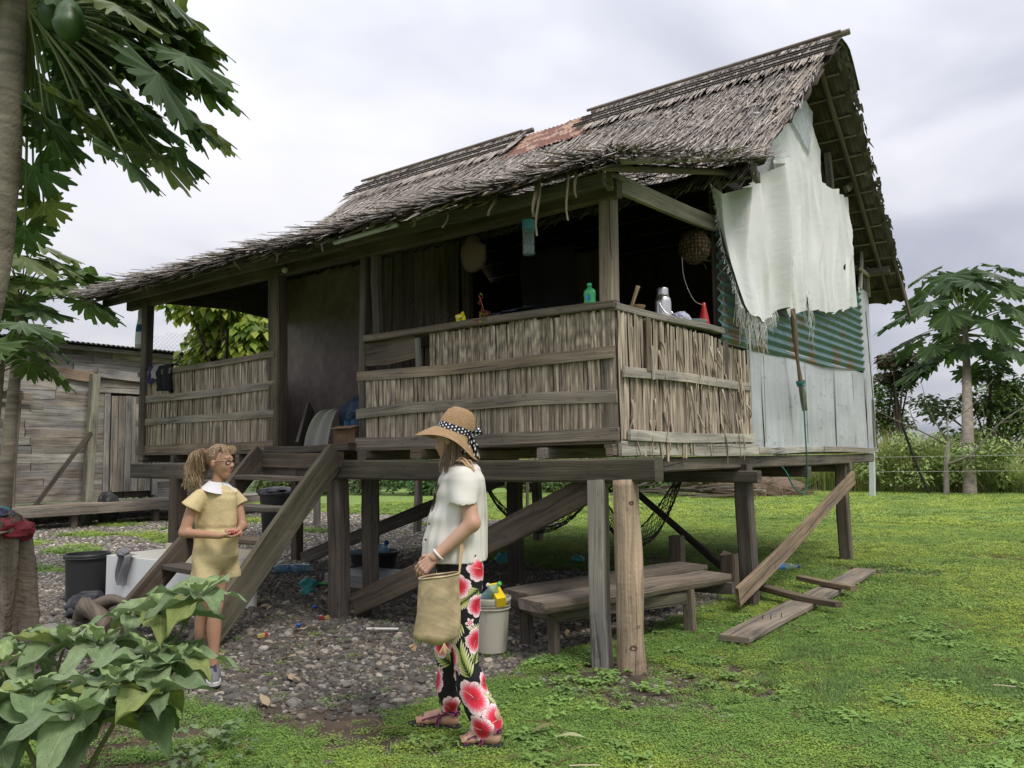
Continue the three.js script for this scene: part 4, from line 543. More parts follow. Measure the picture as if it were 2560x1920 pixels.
  const cm = (r, g, b) => std({ color: rgb(r, g, b), bumpMap: T.cloth, bumpScale: 0.002, roughness: 0.9, side: THREE.DoubleSide });
  { const o = thing('denim_cloth', 'crumpled dark blue denim lying on the front railing', 'cloth', [-0.92, 2.585, 0.0]); mesh('fold', sheetGeo(30, 12, (u, v) => [(u - 0.5) * 0.5, 0.025 * fbm(u * 7, v * 4, 837, 3) * 2 + 0.01 - 0.05 * v * v * (u < 0.3 ? 1 : 0.1), (v - 0.5) * 0.11]), cm(0.02, 0.03, 0.06), o); }
  drape('black_shirt', 'black shirt thrown over the left railing', 'clothing', [-6.0, 2.56, 0.0], 0.3, 0.24, cm(0.012, 0.012, 0.015), 2); drape('purple_shirt', 'dark purple garment over the railing beside the black shirt', 'clothing', [-6.3, 2.56, 0.0], 0.16, 0.14, cm(0.07, 0.05, 0.14), 5); drape('grey_cloth', 'pale grey cloth between the two dark garments on the left railing', 'clothing', [-6.17, 2.565, 0.012], 0.1, 0.12, cm(0.4, 0.4, 0.42), 7);
  { const o = thing('hanging_bag', 'pinkish plastic bag hung on the wall post under the eave', 'bag', [-2.66, 3.68, -1.6]); const g = new THREE.SphereGeometry(0.17, 20, 16), p = g.attributes.position; for (let i = 0; i < p.count; i++) { const y = p.getY(i), k = 0.85 + 0.35 * fbm(p.getX(i) * 8 + 5, y * 8 + p.getZ(i) * 5, 838, 3); p.setXYZ(i, p.getX(i) * k * (y > 0.08 ? 0.6 : 1), y * 1.25, p.getZ(i) * k * 0.6); } g.computeVertexNormals(); mesh('film', g, std({ color: rgb(0.42, 0.27, 0.26), roughness: 0.5, side: THREE.DoubleSide }), o); }
  { const o = thing('light_bulb', 'unlit bulb hanging under the eave beside the doorway', 'bulb', [-3.72, 3.42, 0.1]); tube('cable', [[0, 0.1, 0], [0, 0, 0]], 0.005, plas(0.05, 0.05, 0.05), o, 5); mesh('socket', bake(new THREE.CylinderGeometry(0.018, 0.018, 0.05, 12), new THREE.Matrix4().makeTranslation(0, -0.02, 0)), plas(0.08, 0.07, 0.06), o); mesh('globe', bake(new THREE.SphereGeometry(0.032, 16, 12), new THREE.Matrix4().makeTranslation(0, -0.065, 0)), phy({ color: rgb(0.5, 0.48, 0.42), roughness: 0.2 }), o); }
  { const o = thing('white_pole', 'white plastic pipe lying along under the thatch eave', 'pipe'); tube('pipe', [[-1.75, 3.37, 0.48], [-2.55, 3.36, 0.46]], 0.022, plas(0.55, 0.56, 0.6), o, 12); }
  // wind sock on the upright
  { const o = thing('striped_sack', 'white and teal striped sack with a bottle neck tied beside the left upright', 'sack', [-6.68, 2.84, -0.02]); const c = dtex(16, 64, (u, v) => (v > 0.42 && v < 0.62 ? [0.12, 0.36, 0.45] : v < 0.1 ? [0.66, 0.65, 0.6] : [0.85, 0.86, 0.86]), true); mesh('sleeve', lathe([[0.07, 0], [0.072, 0.1], [0.065, 0.25], [0.05, 0.34], [0.045, 0.38]], 16), std({ map: c, roughness: 0.7, side: THREE.DoubleSide }), o); mesh('bottle_neck', bake(lathe([[0.045, 0], [0.045, 0.1], [0.028, 0.14], [0.018, 0.15], [0.018, 0.17], [0.001, 0.17]], 14), new THREE.Matrix4().makeTranslation(0, 0.36, 0)), plas(0.55, 0.52, 0.46), o); mesh('cap', bake(new THREE.CylinderGeometry(0.02, 0.02, 0.03, 12), new THREE.Matrix4().makeTranslation(0, 0.54, 0)), plas(0.02, 0.02, 0.03), o); }
  // in the doorway
  const lump = (name, parent, c, r, m, s, k0 = 0.5) => { const g = new THREE.IcosahedronGeometry(1, 5), p = g.attributes.position; for (let i = 0; i < p.count; i++) { const x = p.getX(i), y = p.getY(i), z = p.getZ(i), k = 1 - k0 / 2 + k0 * fbm(x * 2.2 + s, y * 2.2 + z * 1.7 + s, 840, 4) + 0.05 * Math.sin(x * 9 + y * 7 + s); p.setXYZ(i, c[0] + x * k * r[0], Math.max(c[1] + y * k * r[1], c[1] - r[1] * 0.8), c[2] + z * k * r[2]); } g.computeVertexNormals(); return mesh(name, g, m, parent); };
  const cp = thing('clothes_pile', 'heap of dark blue clothes and a backpack inside the doorway', 'clothes', [-3.15, 1.57, -0.45]);
  lump('backpack', cp, [0, 0.22, 0], [0.3, 0.26, 0.2], cm(0.02, 0.035, 0.07), 3); lump('jacket', cp, [0.12, 0.3, 0.05], [0.26, 0.16, 0.2], cm(0.03, 0.06, 0.1), 6); mesh('checked_cloth', sheetGeo(14, 14, (u, v) => [-0.05 + u * 0.2, 0.25 - 0.24 * v, 0.22 + 0.02 * Math.sin(u * 12)]), cm(0.05, 0.13, 0.25), cp);
  { const o = thing('grey_towel', 'grey towel hanging off the clothes heap in the doorway', 'towel', [-3.42, 1.57, -0.25]); mesh('cloth', sheetGeo(20, 24, (u, v) => { const f = 0.03 * Math.sin(u * 10 + v * 2); return [lerp(-0.08, 0.1, u) * (1 + v * 0.7) + 0.12 * (1 - v) * (1 - v), 0.36 * (1 - v * v) + 0.01, 0.08 + f + 0.12 * v]; }), cm(0.27, 0.26, 0.23), o); }
  { const o = thing('cardboard_box', 'small brown cardboard box on the doorway floor', 'box', [-2.95, 1.57, -0.12]); mesh('carton', boxG(0.3, 0.17, 0.22, 0, 0.09, 0), std({ color: rgb(0.22, 0.13, 0.075), map: T.mott, roughness: 0.9 }), o); mesh('flap', bake(boxG(0.3, 0.004, 0.11), mat4([0, 0.178, 0.1], 0.25, 0, 0, 1)), std({ color: rgb(0.26, 0.16, 0.09), roughness: 0.9 }), o); }
  tag(beam('leaning_board', [-3.72, 1.57, -0.1], [-3.86, 2.0, -0.35], 0.2, 0.03, MAT.woodDark, null), 'dark board leaning by the doorway upright', 'board');
  // clothes on a line inside
  drape('hanging_dress', 'dark blouse hanging inside the open verandah', 'clothing', [-2.1, 3.75, -2.3], 0.75, 0.95, cm(0.035, 0.032, 0.045), 9);
  drape('tan_shirt', 'dull tan shirt hanging behind the dark blouse', 'clothing', [-1.7, 3.7, -2.5], 0.6, 0.9, cm(0.1, 0.075, 0.05), 12);
}

// ---------- people ----------
const v3 = (a) => V(a[0], a[1], a[2]), arr = (v) => [v.x, v.y, v.z];
function handF(o, f, n, s, curl, ts, spread = 0.12) { // palm plus five separate, unequal, bent fingers
  const O = v3(o), F = v3(f).normalize(), N = v3(n).addScaledVector(F, -v3(n).dot(F)).normalize(), S = F.clone().cross(N).multiplyScalar(ts), fs = [];
  const at = (a, b, c) => O.clone().addScaledVector(F, a * s).addScaledVector(S, b * s).addScaledVector(N, c * s), len = [0.068, 0.077, 0.071, 0.055];
  for (let k = 0; k < 4; k++) {
    const b = 0.03 - k * 0.02, kn = at(0.088 - Math.abs(k - 1.2) * 0.005, b, 0); fs.push(cap(arr(at(0.005, b * 0.55, 0)), arr(kn), 0.0135 * s, 0.0115 * s));
    let p = kn, ax = S.clone().multiplyScalar(-ts), d = F.clone().addScaledVector(S, (1.2 - k) * spread).normalize(); const cu = Array.isArray(curl) ? curl[k] : curl;
    [0.45, 0.3, 0.25].forEach((q, i) => { d = d.clone().addScaledVector(N, Math.tan(Math.min(1.2, cu * [0.55, 0.8, 0.5][i]))).normalize(); const e = p.clone().addScaledVector(d, len[k] * q * s); fs.push(cap(arr(p), arr(e), (0.0098 - i * 0.0009) * s, (0.0092 - i * 0.0011) * s)); p = e; if (i < 2) { const nn = N.clone(); N.copy(nn); } });
  }
  const tb = at(0.022, 0.03, 0.006), t1 = tb.clone().addScaledVector(F, 0.028 * s).addScaledVector(S, 0.024 * s).addScaledVector(N, 0.012 * s), t2 = t1.clone().addScaledVector(F, 0.03 * s).addScaledVector(S, 0.004 * s).addScaledVector(N, 0.014 * s);
  fs.push(cap(arr(at(0.01, 0.015, 0)), arr(tb), 0.016 * s, 0.013 * s), cap(arr(tb), arr(t1), 0.0125 * s, 0.0105 * s), cap(arr(t1), arr(t2), 0.0102 * s, 0.0085 * s));
  return union(fs, 0.007);
}
function headF(c, yaw, s, pitch = 0) {
  const cy = Math.cos(yaw), sy = Math.sin(yaw), cp = Math.cos(pitch), sp = Math.sin(pitch);
  const toH = (x, y, z) => { const X = (x - c[0]) / s, Y = (y - c[1]) / s, Z = (z - c[2]) / s, hx = X * cy - Z * sy, hz = X * sy + Z * cy; return [hx, Y * cp + hz * sp, -Y * sp + hz * cp]; };
  const fs = [ell([0, 0.035, -0.012], [0.074, 0.092, 0.094]), ell([0, -0.03, 0.025], [0.057, 0.078, 0.066]), ell([0, -0.09, 0.05], [0.024, 0.022, 0.026]), cap([-0.028, 0.03, 0.078], [0.028, 0.03, 0.078], 0.011, 0.011), cap([-0.034, -0.02, 0.062], [-0.03, -0.03, 0.06], 0.022, 0.022), cap([0.034, -0.02, 0.062], [0.03, -0.03, 0.06], 0.022, 0.022)], base = union(fs, 0.03);
  const nose = union([cap([0, 0.018, 0.084], [0, -0.024, 0.106], 0.007, 0.0105), cap([-0.011, -0.028, 0.092], [0.011, -0.028, 0.092], 0.0075, 0.0075)], 0.012), lips = cap([-0.017, -0.058, 0.083], [0.017, -0.058, 0.083], 0.0065, 0.0065), lip2 = cap([-0.014, -0.067, 0.082], [0.014, -0.067, 0.082], 0.0065, 0.0065), eye = union([ell([-0.031, 0.008, 0.071], [0.015, 0.011, 0.014]), ell([0.031, 0.008, 0.071], [0.015, 0.011, 0.014])], 0.003), ear = union([ell([-0.075, 0.0, -0.012], [0.012, 0.031, 0.019]), ell([0.075, 0.0, -0.012], [0.012, 0.031, 0.019])], 0.004);
  const f = (x, y, z) => { const [a, b, d] = toH(x, y, z); let r = smin(base(a, b, d), nose(a, b, d), 0.012); r = smin(r, lips(a, b, d), 0.005); r = smin(r, lip2(a, b, d), 0.005); r = smin(r, eye(a, b, d), 0.004); return smin(r, ear(a, b, d), 0.008) * s; };
  return { f, toH };
}
function colour(g, fn) { const p = g.attributes.position, c = new Float32Array(p.count * 3); for (let i = 0; i < p.count; i++) c.set(fn(p.getX(i), p.getY(i), p.getZ(i)), i * 3); g.setAttribute('color', new THREE.BufferAttribute(c, 3)); return g; }
const faceTint = (toH, skin, lip) => (x, y, z) => {
  const [a, b, d] = toH(x, y, z); if (d < 0.05) return skin;
  if (Math.abs(b + 0.062) < 0.01 && Math.abs(a) < 0.021 && d > 0.08) return lip;
  const ex = Math.abs(Math.abs(a) - 0.031), ey = b - 0.008; if (Math.hypot(ex, ey * 1.5) < 0.0115 && d > 0.075) return Math.hypot(ex, ey) < 0.0055 ? [0.05, 0.05, 0.05] : [0.6, 0.57, 0.53];
  if (Math.abs(b - 0.034 + (Math.abs(a) - 0.03) * 0.12) < 0.0045 && Math.abs(a) > 0.012 && Math.abs(a) < 0.05 && d > 0.06) return skin.map((k, i) => k * [0.45, 0.42, 0.4][i]);
  return skin;
};
function skinMesh(parent, parts, tone) { // one continuous body surface
  const gs = parts.map(([f, lo, hi, cell, tint]) => colour(sdfGeo(f, lo, hi, cell), (x, y, z) => { const c = tint ? tint(x, y, z) : tone, n = fbm(x * 26 + 40, y * 26 + z * 19 + 40, 990, 3) - 0.5, m = fbm(x * 8 + 10, y * 8 + z * 6 + 10, 991, 2) - 0.5; return [c[0] * (1 + 0.12 * n + 0.1 * m), c[1] * (1 + 0.16 * n - 0.05 * m), c[2] * (1 + 0.16 * n - 0.1 * m)]; }));
  return mesh('body', mergeGeometries(gs), phy({ vertexColors: true, roughness: 0.52, bumpMap: T.noiseB, bumpScale: 0.0006, sheen: 0.15 }), parent);
}
// loft of ellipses: rows [y, cx, cz, rx, rz]; yaw turns the ellipse
function loftF(rows, yaw = 0) {
  const cs = Math.cos(yaw), sn = Math.sin(yaw), n = rows.length;
  return (x, y, z) => { let i = 0; while (i < n - 2 && y > rows[i + 1][0]) i++; const a = rows[i], b = rows[i + 1], t = clamp((y - a[0]) / (b[0] - a[0])), s = t * t * (3 - 2 * t), cx = lerp(a[1], b[1], s), cz = lerp(a[2], b[2], s), rx = lerp(a[3], b[3], s), rz = lerp(a[4], b[4], s), X = x - cx, Z = z - cz; return Math.max((Math.hypot((X * cs - Z * sn) / rx, (X * sn + Z * cs) / rz) - 1) * Math.min(rx, rz), rows[0][0] - y, y - rows[n - 1][0]); };
}
const fabric = (r, g, b, bs = 0.0015, o = {}) => phy({ color: rgb(r, g, b), bumpMap: T.cloth, bumpScale: bs, roughness: 0.88, sheen: 0.25, side: THREE.DoubleSide, ...o });
const fuv = (x, y, z) => [(x + z * 0.7) * 3, y * 3];

// --- person in the straw hat ---
{
  reseed(900);
  const w = thing('person', 'person in straw hat, white blouse and black floral trousers walking across the grass', 'person', [0.07, 0, 1.88], 0.714), skin = [0.52, 0.30, 0.205];
  const H = headF([-0.012, 1.535, 0], -Math.PI / 2 - 0.5, 0.95, 0.12);
  const armN = union([cap([0.045, 1.325, 0.15], [0.082, 1.115, 0.205], 0.047, 0.04), cap([0.082, 1.115, 0.205], [-0.105, 0.952, 0.225], 0.041, 0.026)], 0.02), armF = union([cap([-0.01, 1.34, -0.17], [-0.0, 1.1, -0.21], 0.045, 0.038), cap([0, 1.1, -0.21], [-0.13, 0.93, -0.12], 0.038, 0.026)], 0.02), neck = cap([0.035, 1.36, -0.01], [0.005, 1.49, -0.0], 0.055, 0.05);
  const handN = handF([-0.105, 0.952, 0.225], [-0.72, -0.6, -0.12], [-0.1, -0.55, -0.75], 0.95, [0.75, 0.85, 0.95, 1.0], -1, 0.05);
  const foot = (hx, hz, tx, tz) => { const d = V(tx - hx, 0, tz - hz), L = d.length(); d.normalize(); const s = V(-d.z, 0, d.x), at = (a, b, y) => [hx + d.x * a * L + s.x * b, y, hz + d.z * a * L + s.z * b], fs = [cap(at(0.14, 0, 0.065), at(0.12, 0, 0.16), 0.036, 0.036), cap(at(0.1, 0, 0.055), at(0.6, 0, 0.058), 0.033, 0.03), cap(at(0.3, 0, 0.085), at(0.65, 0.005, 0.06), 0.032, 0.024), cap(at(0.6, -0.02, 0.05), at(0.74, -0.022, 0.048), 0.022, 0.019), cap(at(0.6, 0.02, 0.05), at(0.74, 0.022, 0.048), 0.024, 0.02)]; for (let k = 0; k < 5; k++) fs.push(cap(at(0.74, 0.028 - k * 0.0145, 0.046), at(0.92 - k * 0.028, 0.03 - k * 0.016, 0.041), 0.0105 - (k ? 0.002 : 0), 0.0095 - (k ? 0.002 : 0))); return union(fs, 0.012); };
  const fN = foot(0.205, 0.17, -0.005, 0.12), fF = foot(0.0, -0.13, -0.25, -0.21);
  const shN = cap([0.14, 0.16, 0.155], [0.06, 0.36, 0.13], 0.038, 0.05), shF = cap([-0.03, 0.16, -0.14], [-0.035, 0.36, -0.12], 0.038, 0.05);
  const trunk = union([neck, armN, armF, cap([0.03, 1.34, -0.13], [0.03, 1.34, 0.13], 0.055, 0.055), cap([0.035, 1.28, 0], [0.02, 1.05, 0], 0.085, 0.085), cap([0.02, 1.0, -0.05], [0.02, 0.9, 0.05], 0.08, 0.08), cap([0.03, 0.88, 0.07], [0.044, 0.43, 0.115], 0.075, 0.045), cap([0.02, 0.88, -0.07], [-0.045, 0.44, -0.11], 0.07, 0.045), shN, shF, cap([0.044, 0.43, 0.115], [0.06, 0.36, 0.13], 0.045, 0.045), cap([-0.045, 0.44, -0.11], [-0.035, 0.36, -0.12], 0.045, 0.045)], 0.03);
  skinMesh(w, [[trunk, [-0.2, 0.1, -0.29], [0.24, 1.52, 0.29], 0.0105], [H.f, [-0.16, 1.37, -0.14], [0.14, 1.68, 0.14], 0.0045, faceTint(H.toH, skin, [0.45, 0.16, 0.13])], [handN, [-0.28, 0.8, 0.12], [-0.07, 1.0, 0.28], 0.0035], [union([fN, shN], 0.02), [-0.06, 0, 0.05], [0.28, 0.4, 0.25], 0.006], [union([fF, shF], 0.02), [-0.31, 0, -0.29], [0.06, 0.4, -0.05], 0.006]], skin);
  // blouse
  const body = loftF([[0.905, -0.012, 0, 0.168, 0.2], [1.0, -0.012, 0, 0.163, 0.192], [1.12, 0.004, 0, 0.148, 0.18], [1.24, 0.026, 0, 0.132, 0.185], [1.33, 0.034, 0, 0.12, 0.185], [1.385, 0.036, 0, 0.1, 0.14], [1.425, 0.034, 0, 0.075, 0.085], [1.45, 0.03, 0, 0.06, 0.06]], 0.15);
  const slv = cap([0.04, 1.338, 0.142], [0.042, 1.215, 0.186], 0.066, 0.071), slvF = cap([0.0, 1.34, -0.13], [-0.02, 1.22, -0.19], 0.07, 0.074);
  const cutN = (x, y, z) => (0.03 - x) * 0.05 + (1.215 - y) * 0.98 + (z - 0.19) * -0.15;
  const blouse = (x, y, z) => { let d = smin(body(x, y, z), Math.max(slv(x, y, z), cutN(x, y, z)), 0.035); d = smin(d, Math.max(slvF(x, y, z), 1.21 - y), 0.035); const an = Math.atan2(z, x - 0.01); d += 0.005 * Math.sin(an * 15 + Math.sin(y * 11) * 1.4) * sstep(1.32, 0.98, y) + 0.002 * Math.sin(y * 38 + x * 60 + an * 5) * sstep(1.0, 1.2, y) * sstep(1.38, 1.3, y) + 0.012 * (fbm(x * 7 + 9 + z * 6, y * 5, 905, 2) - 0.5); return Math.max(d, 0.912 - y - 0.02 * x, -(neck(x, y, z) + 0.002) * 0 + y - 1.44); };
  const bl = mesh('blouse', sdfGeo(blouse, [-0.21, 0.89, -0.29], [0.21, 1.46, 0.29], 0.0085, fuv), fabric(0.68, 0.65, 0.585, 0.0008), w);
  for (const [x, y] of [[-0.1, 1.27], [-0.118, 1.19], [-0.132, 1.11], [-0.15, 1.03]]) { const b = new THREE.CylinderGeometry(0.007, 0.007, 0.004, 12); b.rotateZ(1.57); b.rotateY(0.75); b.translate(x - 0.004, y, 0.095 + (1.27 - y) * 0.05); mesh('button', b, plas(0.2, 0.1, 0.05), bl); }
  for (const [a, b] of [[[0.148, 1.35, -0.06], [0.16, 0.93, -0.05]], [[0.15, 1.34, 0.05], [0.16, 0.93, 0.07]]]) tube('pleat', [a, [a[0] + 0.012, 1.2, a[2]], b], 0.004, fabric(0.66, 0.63, 0.56), bl, 5);
  mesh('collar', bake(lathe([[0.062, 0], [0.07, 0.012], [0.06, 0.035], [0.054, 0.036], [0.056, 0.01]], 20), mat4([0.028, 1.41, 0], 0, 0, -0.2, 1)), fabric(0.66, 0.63, 0.56), bl);
  mesh('undershirt', bake(sheetGeo(6, 10, (u, v) => [-0.135 + 0.05 * v - 0.02 * u * (1 - u), 1.02 + 0.3 * v, 0.02 + (u - 0.5) * 0.08]), mat4([-0.012, 0, 0], 0, 0, 0, 1)), fabric(0.02, 0.02, 0.025), w);
  // trousers with hibiscus print
  const cN = [[0.05, 0.15, 0.135, 0.062, 0.062], [0.11, 0.142, 0.138, 0.082, 0.085], [0.2, 0.115, 0.135, 0.085, 0.085], [0.32, 0.07, 0.125, 0.075, 0.08], [0.43, 0.044, 0.115, 0.062, 0.078], [0.56, 0.042, 0.1, 0.074, 0.088], [0.7, 0.04, 0.088, 0.092, 0.1], [0.85, 0.035, 0.07, 0.108, 0.11], [0.96, 0.02, 0.06, 0.11, 0.12]], cF = [[0.1, -0.042, -0.14, 0.05, 0.055], [0.17, -0.04, -0.135, 0.066, 0.07], [0.3, -0.035, -0.125, 0.066, 0.07], [0.45, -0.048, -0.11, 0.07, 0.075], [0.6, -0.04, -0.095, 0.082, 0.088], [0.75, -0.015, -0.08, 0.095, 0.1], [0.96, 0.015, -0.06, 0.105, 0.12]], lN = loftF(cN), lF = loftF(cF), pel = loftF([[0.76, 0.028, 0, 0.105, 0.15], [0.88, 0.022, 0, 0.118, 0.17], [0.97, 0.015, 0, 0.115, 0.16]]);
  const wr = (x, y, z) => 0.006 * Math.sin(y * 34 + x * 20 + z * 12) * sstep(0.5, 0.12, y) + 0.007 * Math.sin(x * 40 + z * 34) * sstep(0.35, 0.8, y) + 0.01 * (fbm(x * 9 + 7, y * 9 + z * 5 + 3, 907, 3) - 0.5);
  const cAt = (rows, y) => { let i = 0; while (i < rows.length - 2 && y > rows[i + 1][0]) i++; const a = rows[i], b = rows[i + 1], t = clamp((y - a[0]) / (b[0] - a[0])); return [lerp(a[1], b[1], t), lerp(a[2], b[2], t)]; };
  const print = (() => {
    const c = document.createElement('canvas'); c.width = 1024; c.height = 2048; const x = c.getContext('2d'); x.fillStyle = '#0b0b12'; x.fillRect(0, 0, 1024, 2048); // x: round the leg (0.55 m), y: one metre
    const S = 1024 / 0.55, SY = 2048;
    const at = (u, y, rot, sc, fn) => { for (const o of [-1, 0, 1]) { x.save(); x.translate((u + o) * 1024, (1 - y) * 2048); x.scale(S * sc, SY * sc); x.rotate(rot); fn(); x.restore(); } };
    const frond = () => { for (let i = 0; i < 8; i++) for (const s of [-1, 1]) { x.save(); x.translate(0, -0.012 * i); x.rotate(s * (0.9 - i * 0.07)); const g = x.createLinearGradient(0, 0, 0, -0.06); g.addColorStop(0, '#5f7a2e'); g.addColorStop(0.4, '#b9bd72'); g.addColorStop(1, '#f1ecd0'); x.fillStyle = g; x.beginPath(); x.moveTo(0, 0); x.quadraticCurveTo(0.012, -0.03, 0, -0.062); x.quadraticCurveTo(-0.008, -0.03, 0, 0); x.fill(); x.restore(); } };
    const hib = (s0) => () => { for (let k = 0; k < 5; k++) { x.save(); x.rotate((k / 5) * 6.283 + s0); const g = x.createRadialGradient(0, 0, 0.004, 0, -0.012, 0.07); g.addColorStop(0, '#8c0418'); g.addColorStop(0.22, '#d0142a'); g.addColorStop(0.42, '#e2334a'); g.addColorStop(0.58, '#ee8d9c'); g.addColorStop(0.74, '#f5d5d8'); g.addColorStop(1, '#f8f2f0'); x.fillStyle = g; x.beginPath(); x.moveTo(0, 0); x.bezierCurveTo(0.05, -0.012, 0.052, -0.062, 0.012, -0.075); x.quadraticCurveTo(0.004, -0.068, -0.008, -0.076); x.bezierCurveTo(-0.046, -0.064, -0.042, -0.012, 0, 0); x.fill(); x.strokeStyle = 'rgba(150,90,100,0.9)'; x.lineWidth = 0.0018; x.stroke(); x.strokeStyle = 'rgba(200,30,60,0.55)'; x.lineWidth = 0.0022; for (const q of [-0.02, -0.008, 0.008, 0.02]) { x.beginPath(); x.moveTo(0, -0.006); x.quadraticCurveTo(q * 0.6, -0.03, q * 1.3, -0.062); x.stroke(); } x.restore(); } x.strokeStyle = '#f4b0a0'; x.lineWidth = 0.0028; x.beginPath(); x.moveTo(0, 0); x.quadraticCurveTo(0.012, -0.02, 0.03, -0.034); x.stroke(); };
    const small = () => { for (let k = 0; k < 5; k++) { x.save(); x.rotate((k / 5) * 6.283); x.fillStyle = '#f5d9dc'; x.beginPath(); x.ellipse(0, -0.011, 0.006, 0.011, 0, 0, 6.3); x.fill(); x.fillStyle = '#d8344e'; x.beginPath(); x.ellipse(0, -0.006, 0.0025, 0.005, 0, 0, 6.3); x.fill(); x.restore(); } };
    for (const [u, y, r, s] of [[0.24, 0.36, 0.3, 1.3], [0.3, 0.63, 2.6, 1.1], [0.12, 0.78, 2.2, 1], [0.16, 0.42, -0.6, 1.1], [0.42, 0.75, 3.4, 1], [0.06, 0.18, 0.5, 1.1], [0.36, 0.2, -1, 1.1], [0.6, 0.5, 1, 1.3], [0.75, 0.3, 2, 1.2], [0.8, 0.8, 0, 1.2], [0.55, 0.12, 4, 1.1], [0.95, 0.55, 1.4, 1.2], [0.2, 0.1, -0.4, 0.9]]) at(u, y, r, s, frond);
    for (const [u, y, r, s] of [[0.27, 0.265, 0.2, 1.15], [0.12, 0.15, 1.1, 1.05], [0.3, 0.11, 0.7, 1.0], [0.13, 0.53, 2, 0.9], [0.46, 0.45, 0.4, 0.9], [0.1, 0.88, 0.6, 0.9], [0.3, 0.8, 1.8, 0.85], [0.12, 0.7, 2.8, 0.8], [0.06, 0.32, 0.9, 0.75], [0.42, 0.58, 0.2, 0.8], [0.6, 0.25, 0.2, 1.1], [0.7, 0.6, 0.9, 1], [0.85, 0.4, 1.5, 1.1], [0.62, 0.86, 0.3, 1], [0.88, 0.1, 2, 1], [0.9, 0.72, 0.3, 0.9], [0.5, 0.05, 0.6, 0.8]]) at(u, y, r, s, hib(r));
    for (const [u, y] of [[0.36, 0.39], [0.2, 0.62], [0.5, 0.68], [0.75, 0.46], [0.02, 0.62]]) at(u, y, 0.4, 1.2, small);
    const t = new THREE.CanvasTexture(c); t.colorSpace = THREE.SRGBColorSpace; t.wrapS = t.wrapT = THREE.RepeatWrapping; return t;
  })();
  const pants = (x, y, z) => { const d = smin(smin(lN(x, y, z), lF(x, y, z), 0.02), pel(x, y, z), 0.05); return d + wr(x, y, z); };
  const pg = sdfGeo(pants, [-0.16, 0.03, -0.26], [0.27, 0.99, 0.27], 0.0095).toNonIndexed(), pp = pg.attributes.position, pu = pg.attributes.uv;
  for (let i = 0; i < pp.count; i += 3) { const c = [(pp.getX(i) + pp.getX(i + 1) + pp.getX(i + 2)) / 3, (pp.getY(i) + pp.getY(i + 1) + pp.getY(i + 2)) / 3, (pp.getZ(i) + pp.getZ(i + 1) + pp.getZ(i + 2)) / 3], near = Math.abs(lN(...c)) < Math.abs(lF(...c)); const us = [0, 1, 2].map((k) => { const y = pp.getY(i + k), q = cAt(near ? cN : cF, y); return Math.atan2(pp.getZ(i + k) - q[1], pp.getX(i + k) - q[0]) / 6.2832; }); for (let k = 1; k < 3; k++) { if (us[k] - us[0] > 0.5) us[k] -= 1; if (us[k] - us[0] < -0.5) us[k] += 1; } for (let k = 0; k < 3; k++) pu.setXY(i + k, us[k] + (near ? 0 : 0.37), pp.getY(i + k) + (near ? 0 : 0.13)); }
  mesh('trousers', pg, phy({ map: print, roughness: 0.75, bumpMap: T.cloth, bumpScale: 0.0004, side: THREE.DoubleSide }), w);
  // hair under the hat
  const hair = std({ color: rgb(0.16, 0.105, 0.062), roughness: 0.55 }), hair2 = std({ color: rgb(0.29, 0.2, 0.12), roughness: 0.55 });
  const hm = mesh('hair', sdfGeo((x, y, z) => Math.max(union([ell([0.005, 1.575, 0], [0.098, 0.11, 0.094]), ell([0.03, 1.48, 0], [0.078, 0.1, 0.088])], 0.03)(x, y, z), -(x + 0.035 + (y - 1.5) * 0.1), -(y - 1.42)), [-0.13, 1.38, -0.13], [0.15, 1.7, 0.13], 0.008), hair, w);
  { const A1 = [], A2 = []; for (let i = 0; i < 620; i++) { const a = rr(-2.5, 2.5), r = rr(0.85, 1.03), x0 = 0.012 + Math.cos(a) * 0.086 * r, z0 = Math.sin(a) * 0.093 * r, e = rr(1.375, 1.44) - (Math.abs(a) > 1.5 ? 0.015 : 0); (rnd() < 0.35 ? A2 : A1).push(tubeGeo([[x0 * 0.9, 1.58, z0 * 0.9], [x0, 1.5, z0], [x0 * 1.1 + rr(-0.012, 0.008) - (Math.abs(a) > 1.9 ? 0.02 : 0), e, z0 * 1.08 + rr(-0.008, 0.008)]], 0.0022, 3, { seg: 4 })); } mesh('strands', clean(A1), hair, hm); mesh('light_strands', clean(A2), hair2, hm); }
  // straw hat with dotted ribbon
  const ht = part('straw_hat', w, [0.004, 1.588, 0]); ht.rotation.set(0.02, 0, -0.36);
  const straw = std({ color: rgb(0.56, 0.37, 0.2), roughness: 0.75, side: THREE.DoubleSide, bumpMap: dtex(8, 256, (u, v) => 0.5 + 0.5 * Math.sin(v * 6.283 * 44), false), bumpScale: 0.0025, map: dtex(128, 256, (u, v) => { const l = 0.86 + 0.1 * Math.sin(v * 6.283 * 44) + 0.2 * (vnoise(u * 60, v * 88, 911, 60, 88) - 0.5); return [l, l * 0.98, l * 0.95]; }, true) });
  mesh('crown', lathe([[0.1, -0.005], [0.097, 0.03], [0.09, 0.065], [0.076, 0.1], [0.05, 0.122], [0.025, 0.128], [0.001, 0.129]], 36), straw, ht);
  mesh('brim', sheetGeo(56, 9, (u, v) => { const a = u * 6.2832, r = lerp(0.099, 0.196, v), dr = -0.005 - 0.072 * Math.pow(v, 1.3) * (1 + 0.28 * Math.sin(a * 2 + 0.9) + 0.15 * Math.sin(a * 3)); return [Math.cos(a) * r * (Math.cos(a) > 0 ? 0.87 : 1), dr, Math.sin(a) * r * 0.96]; }, { vs: 0.5 }), straw, ht);
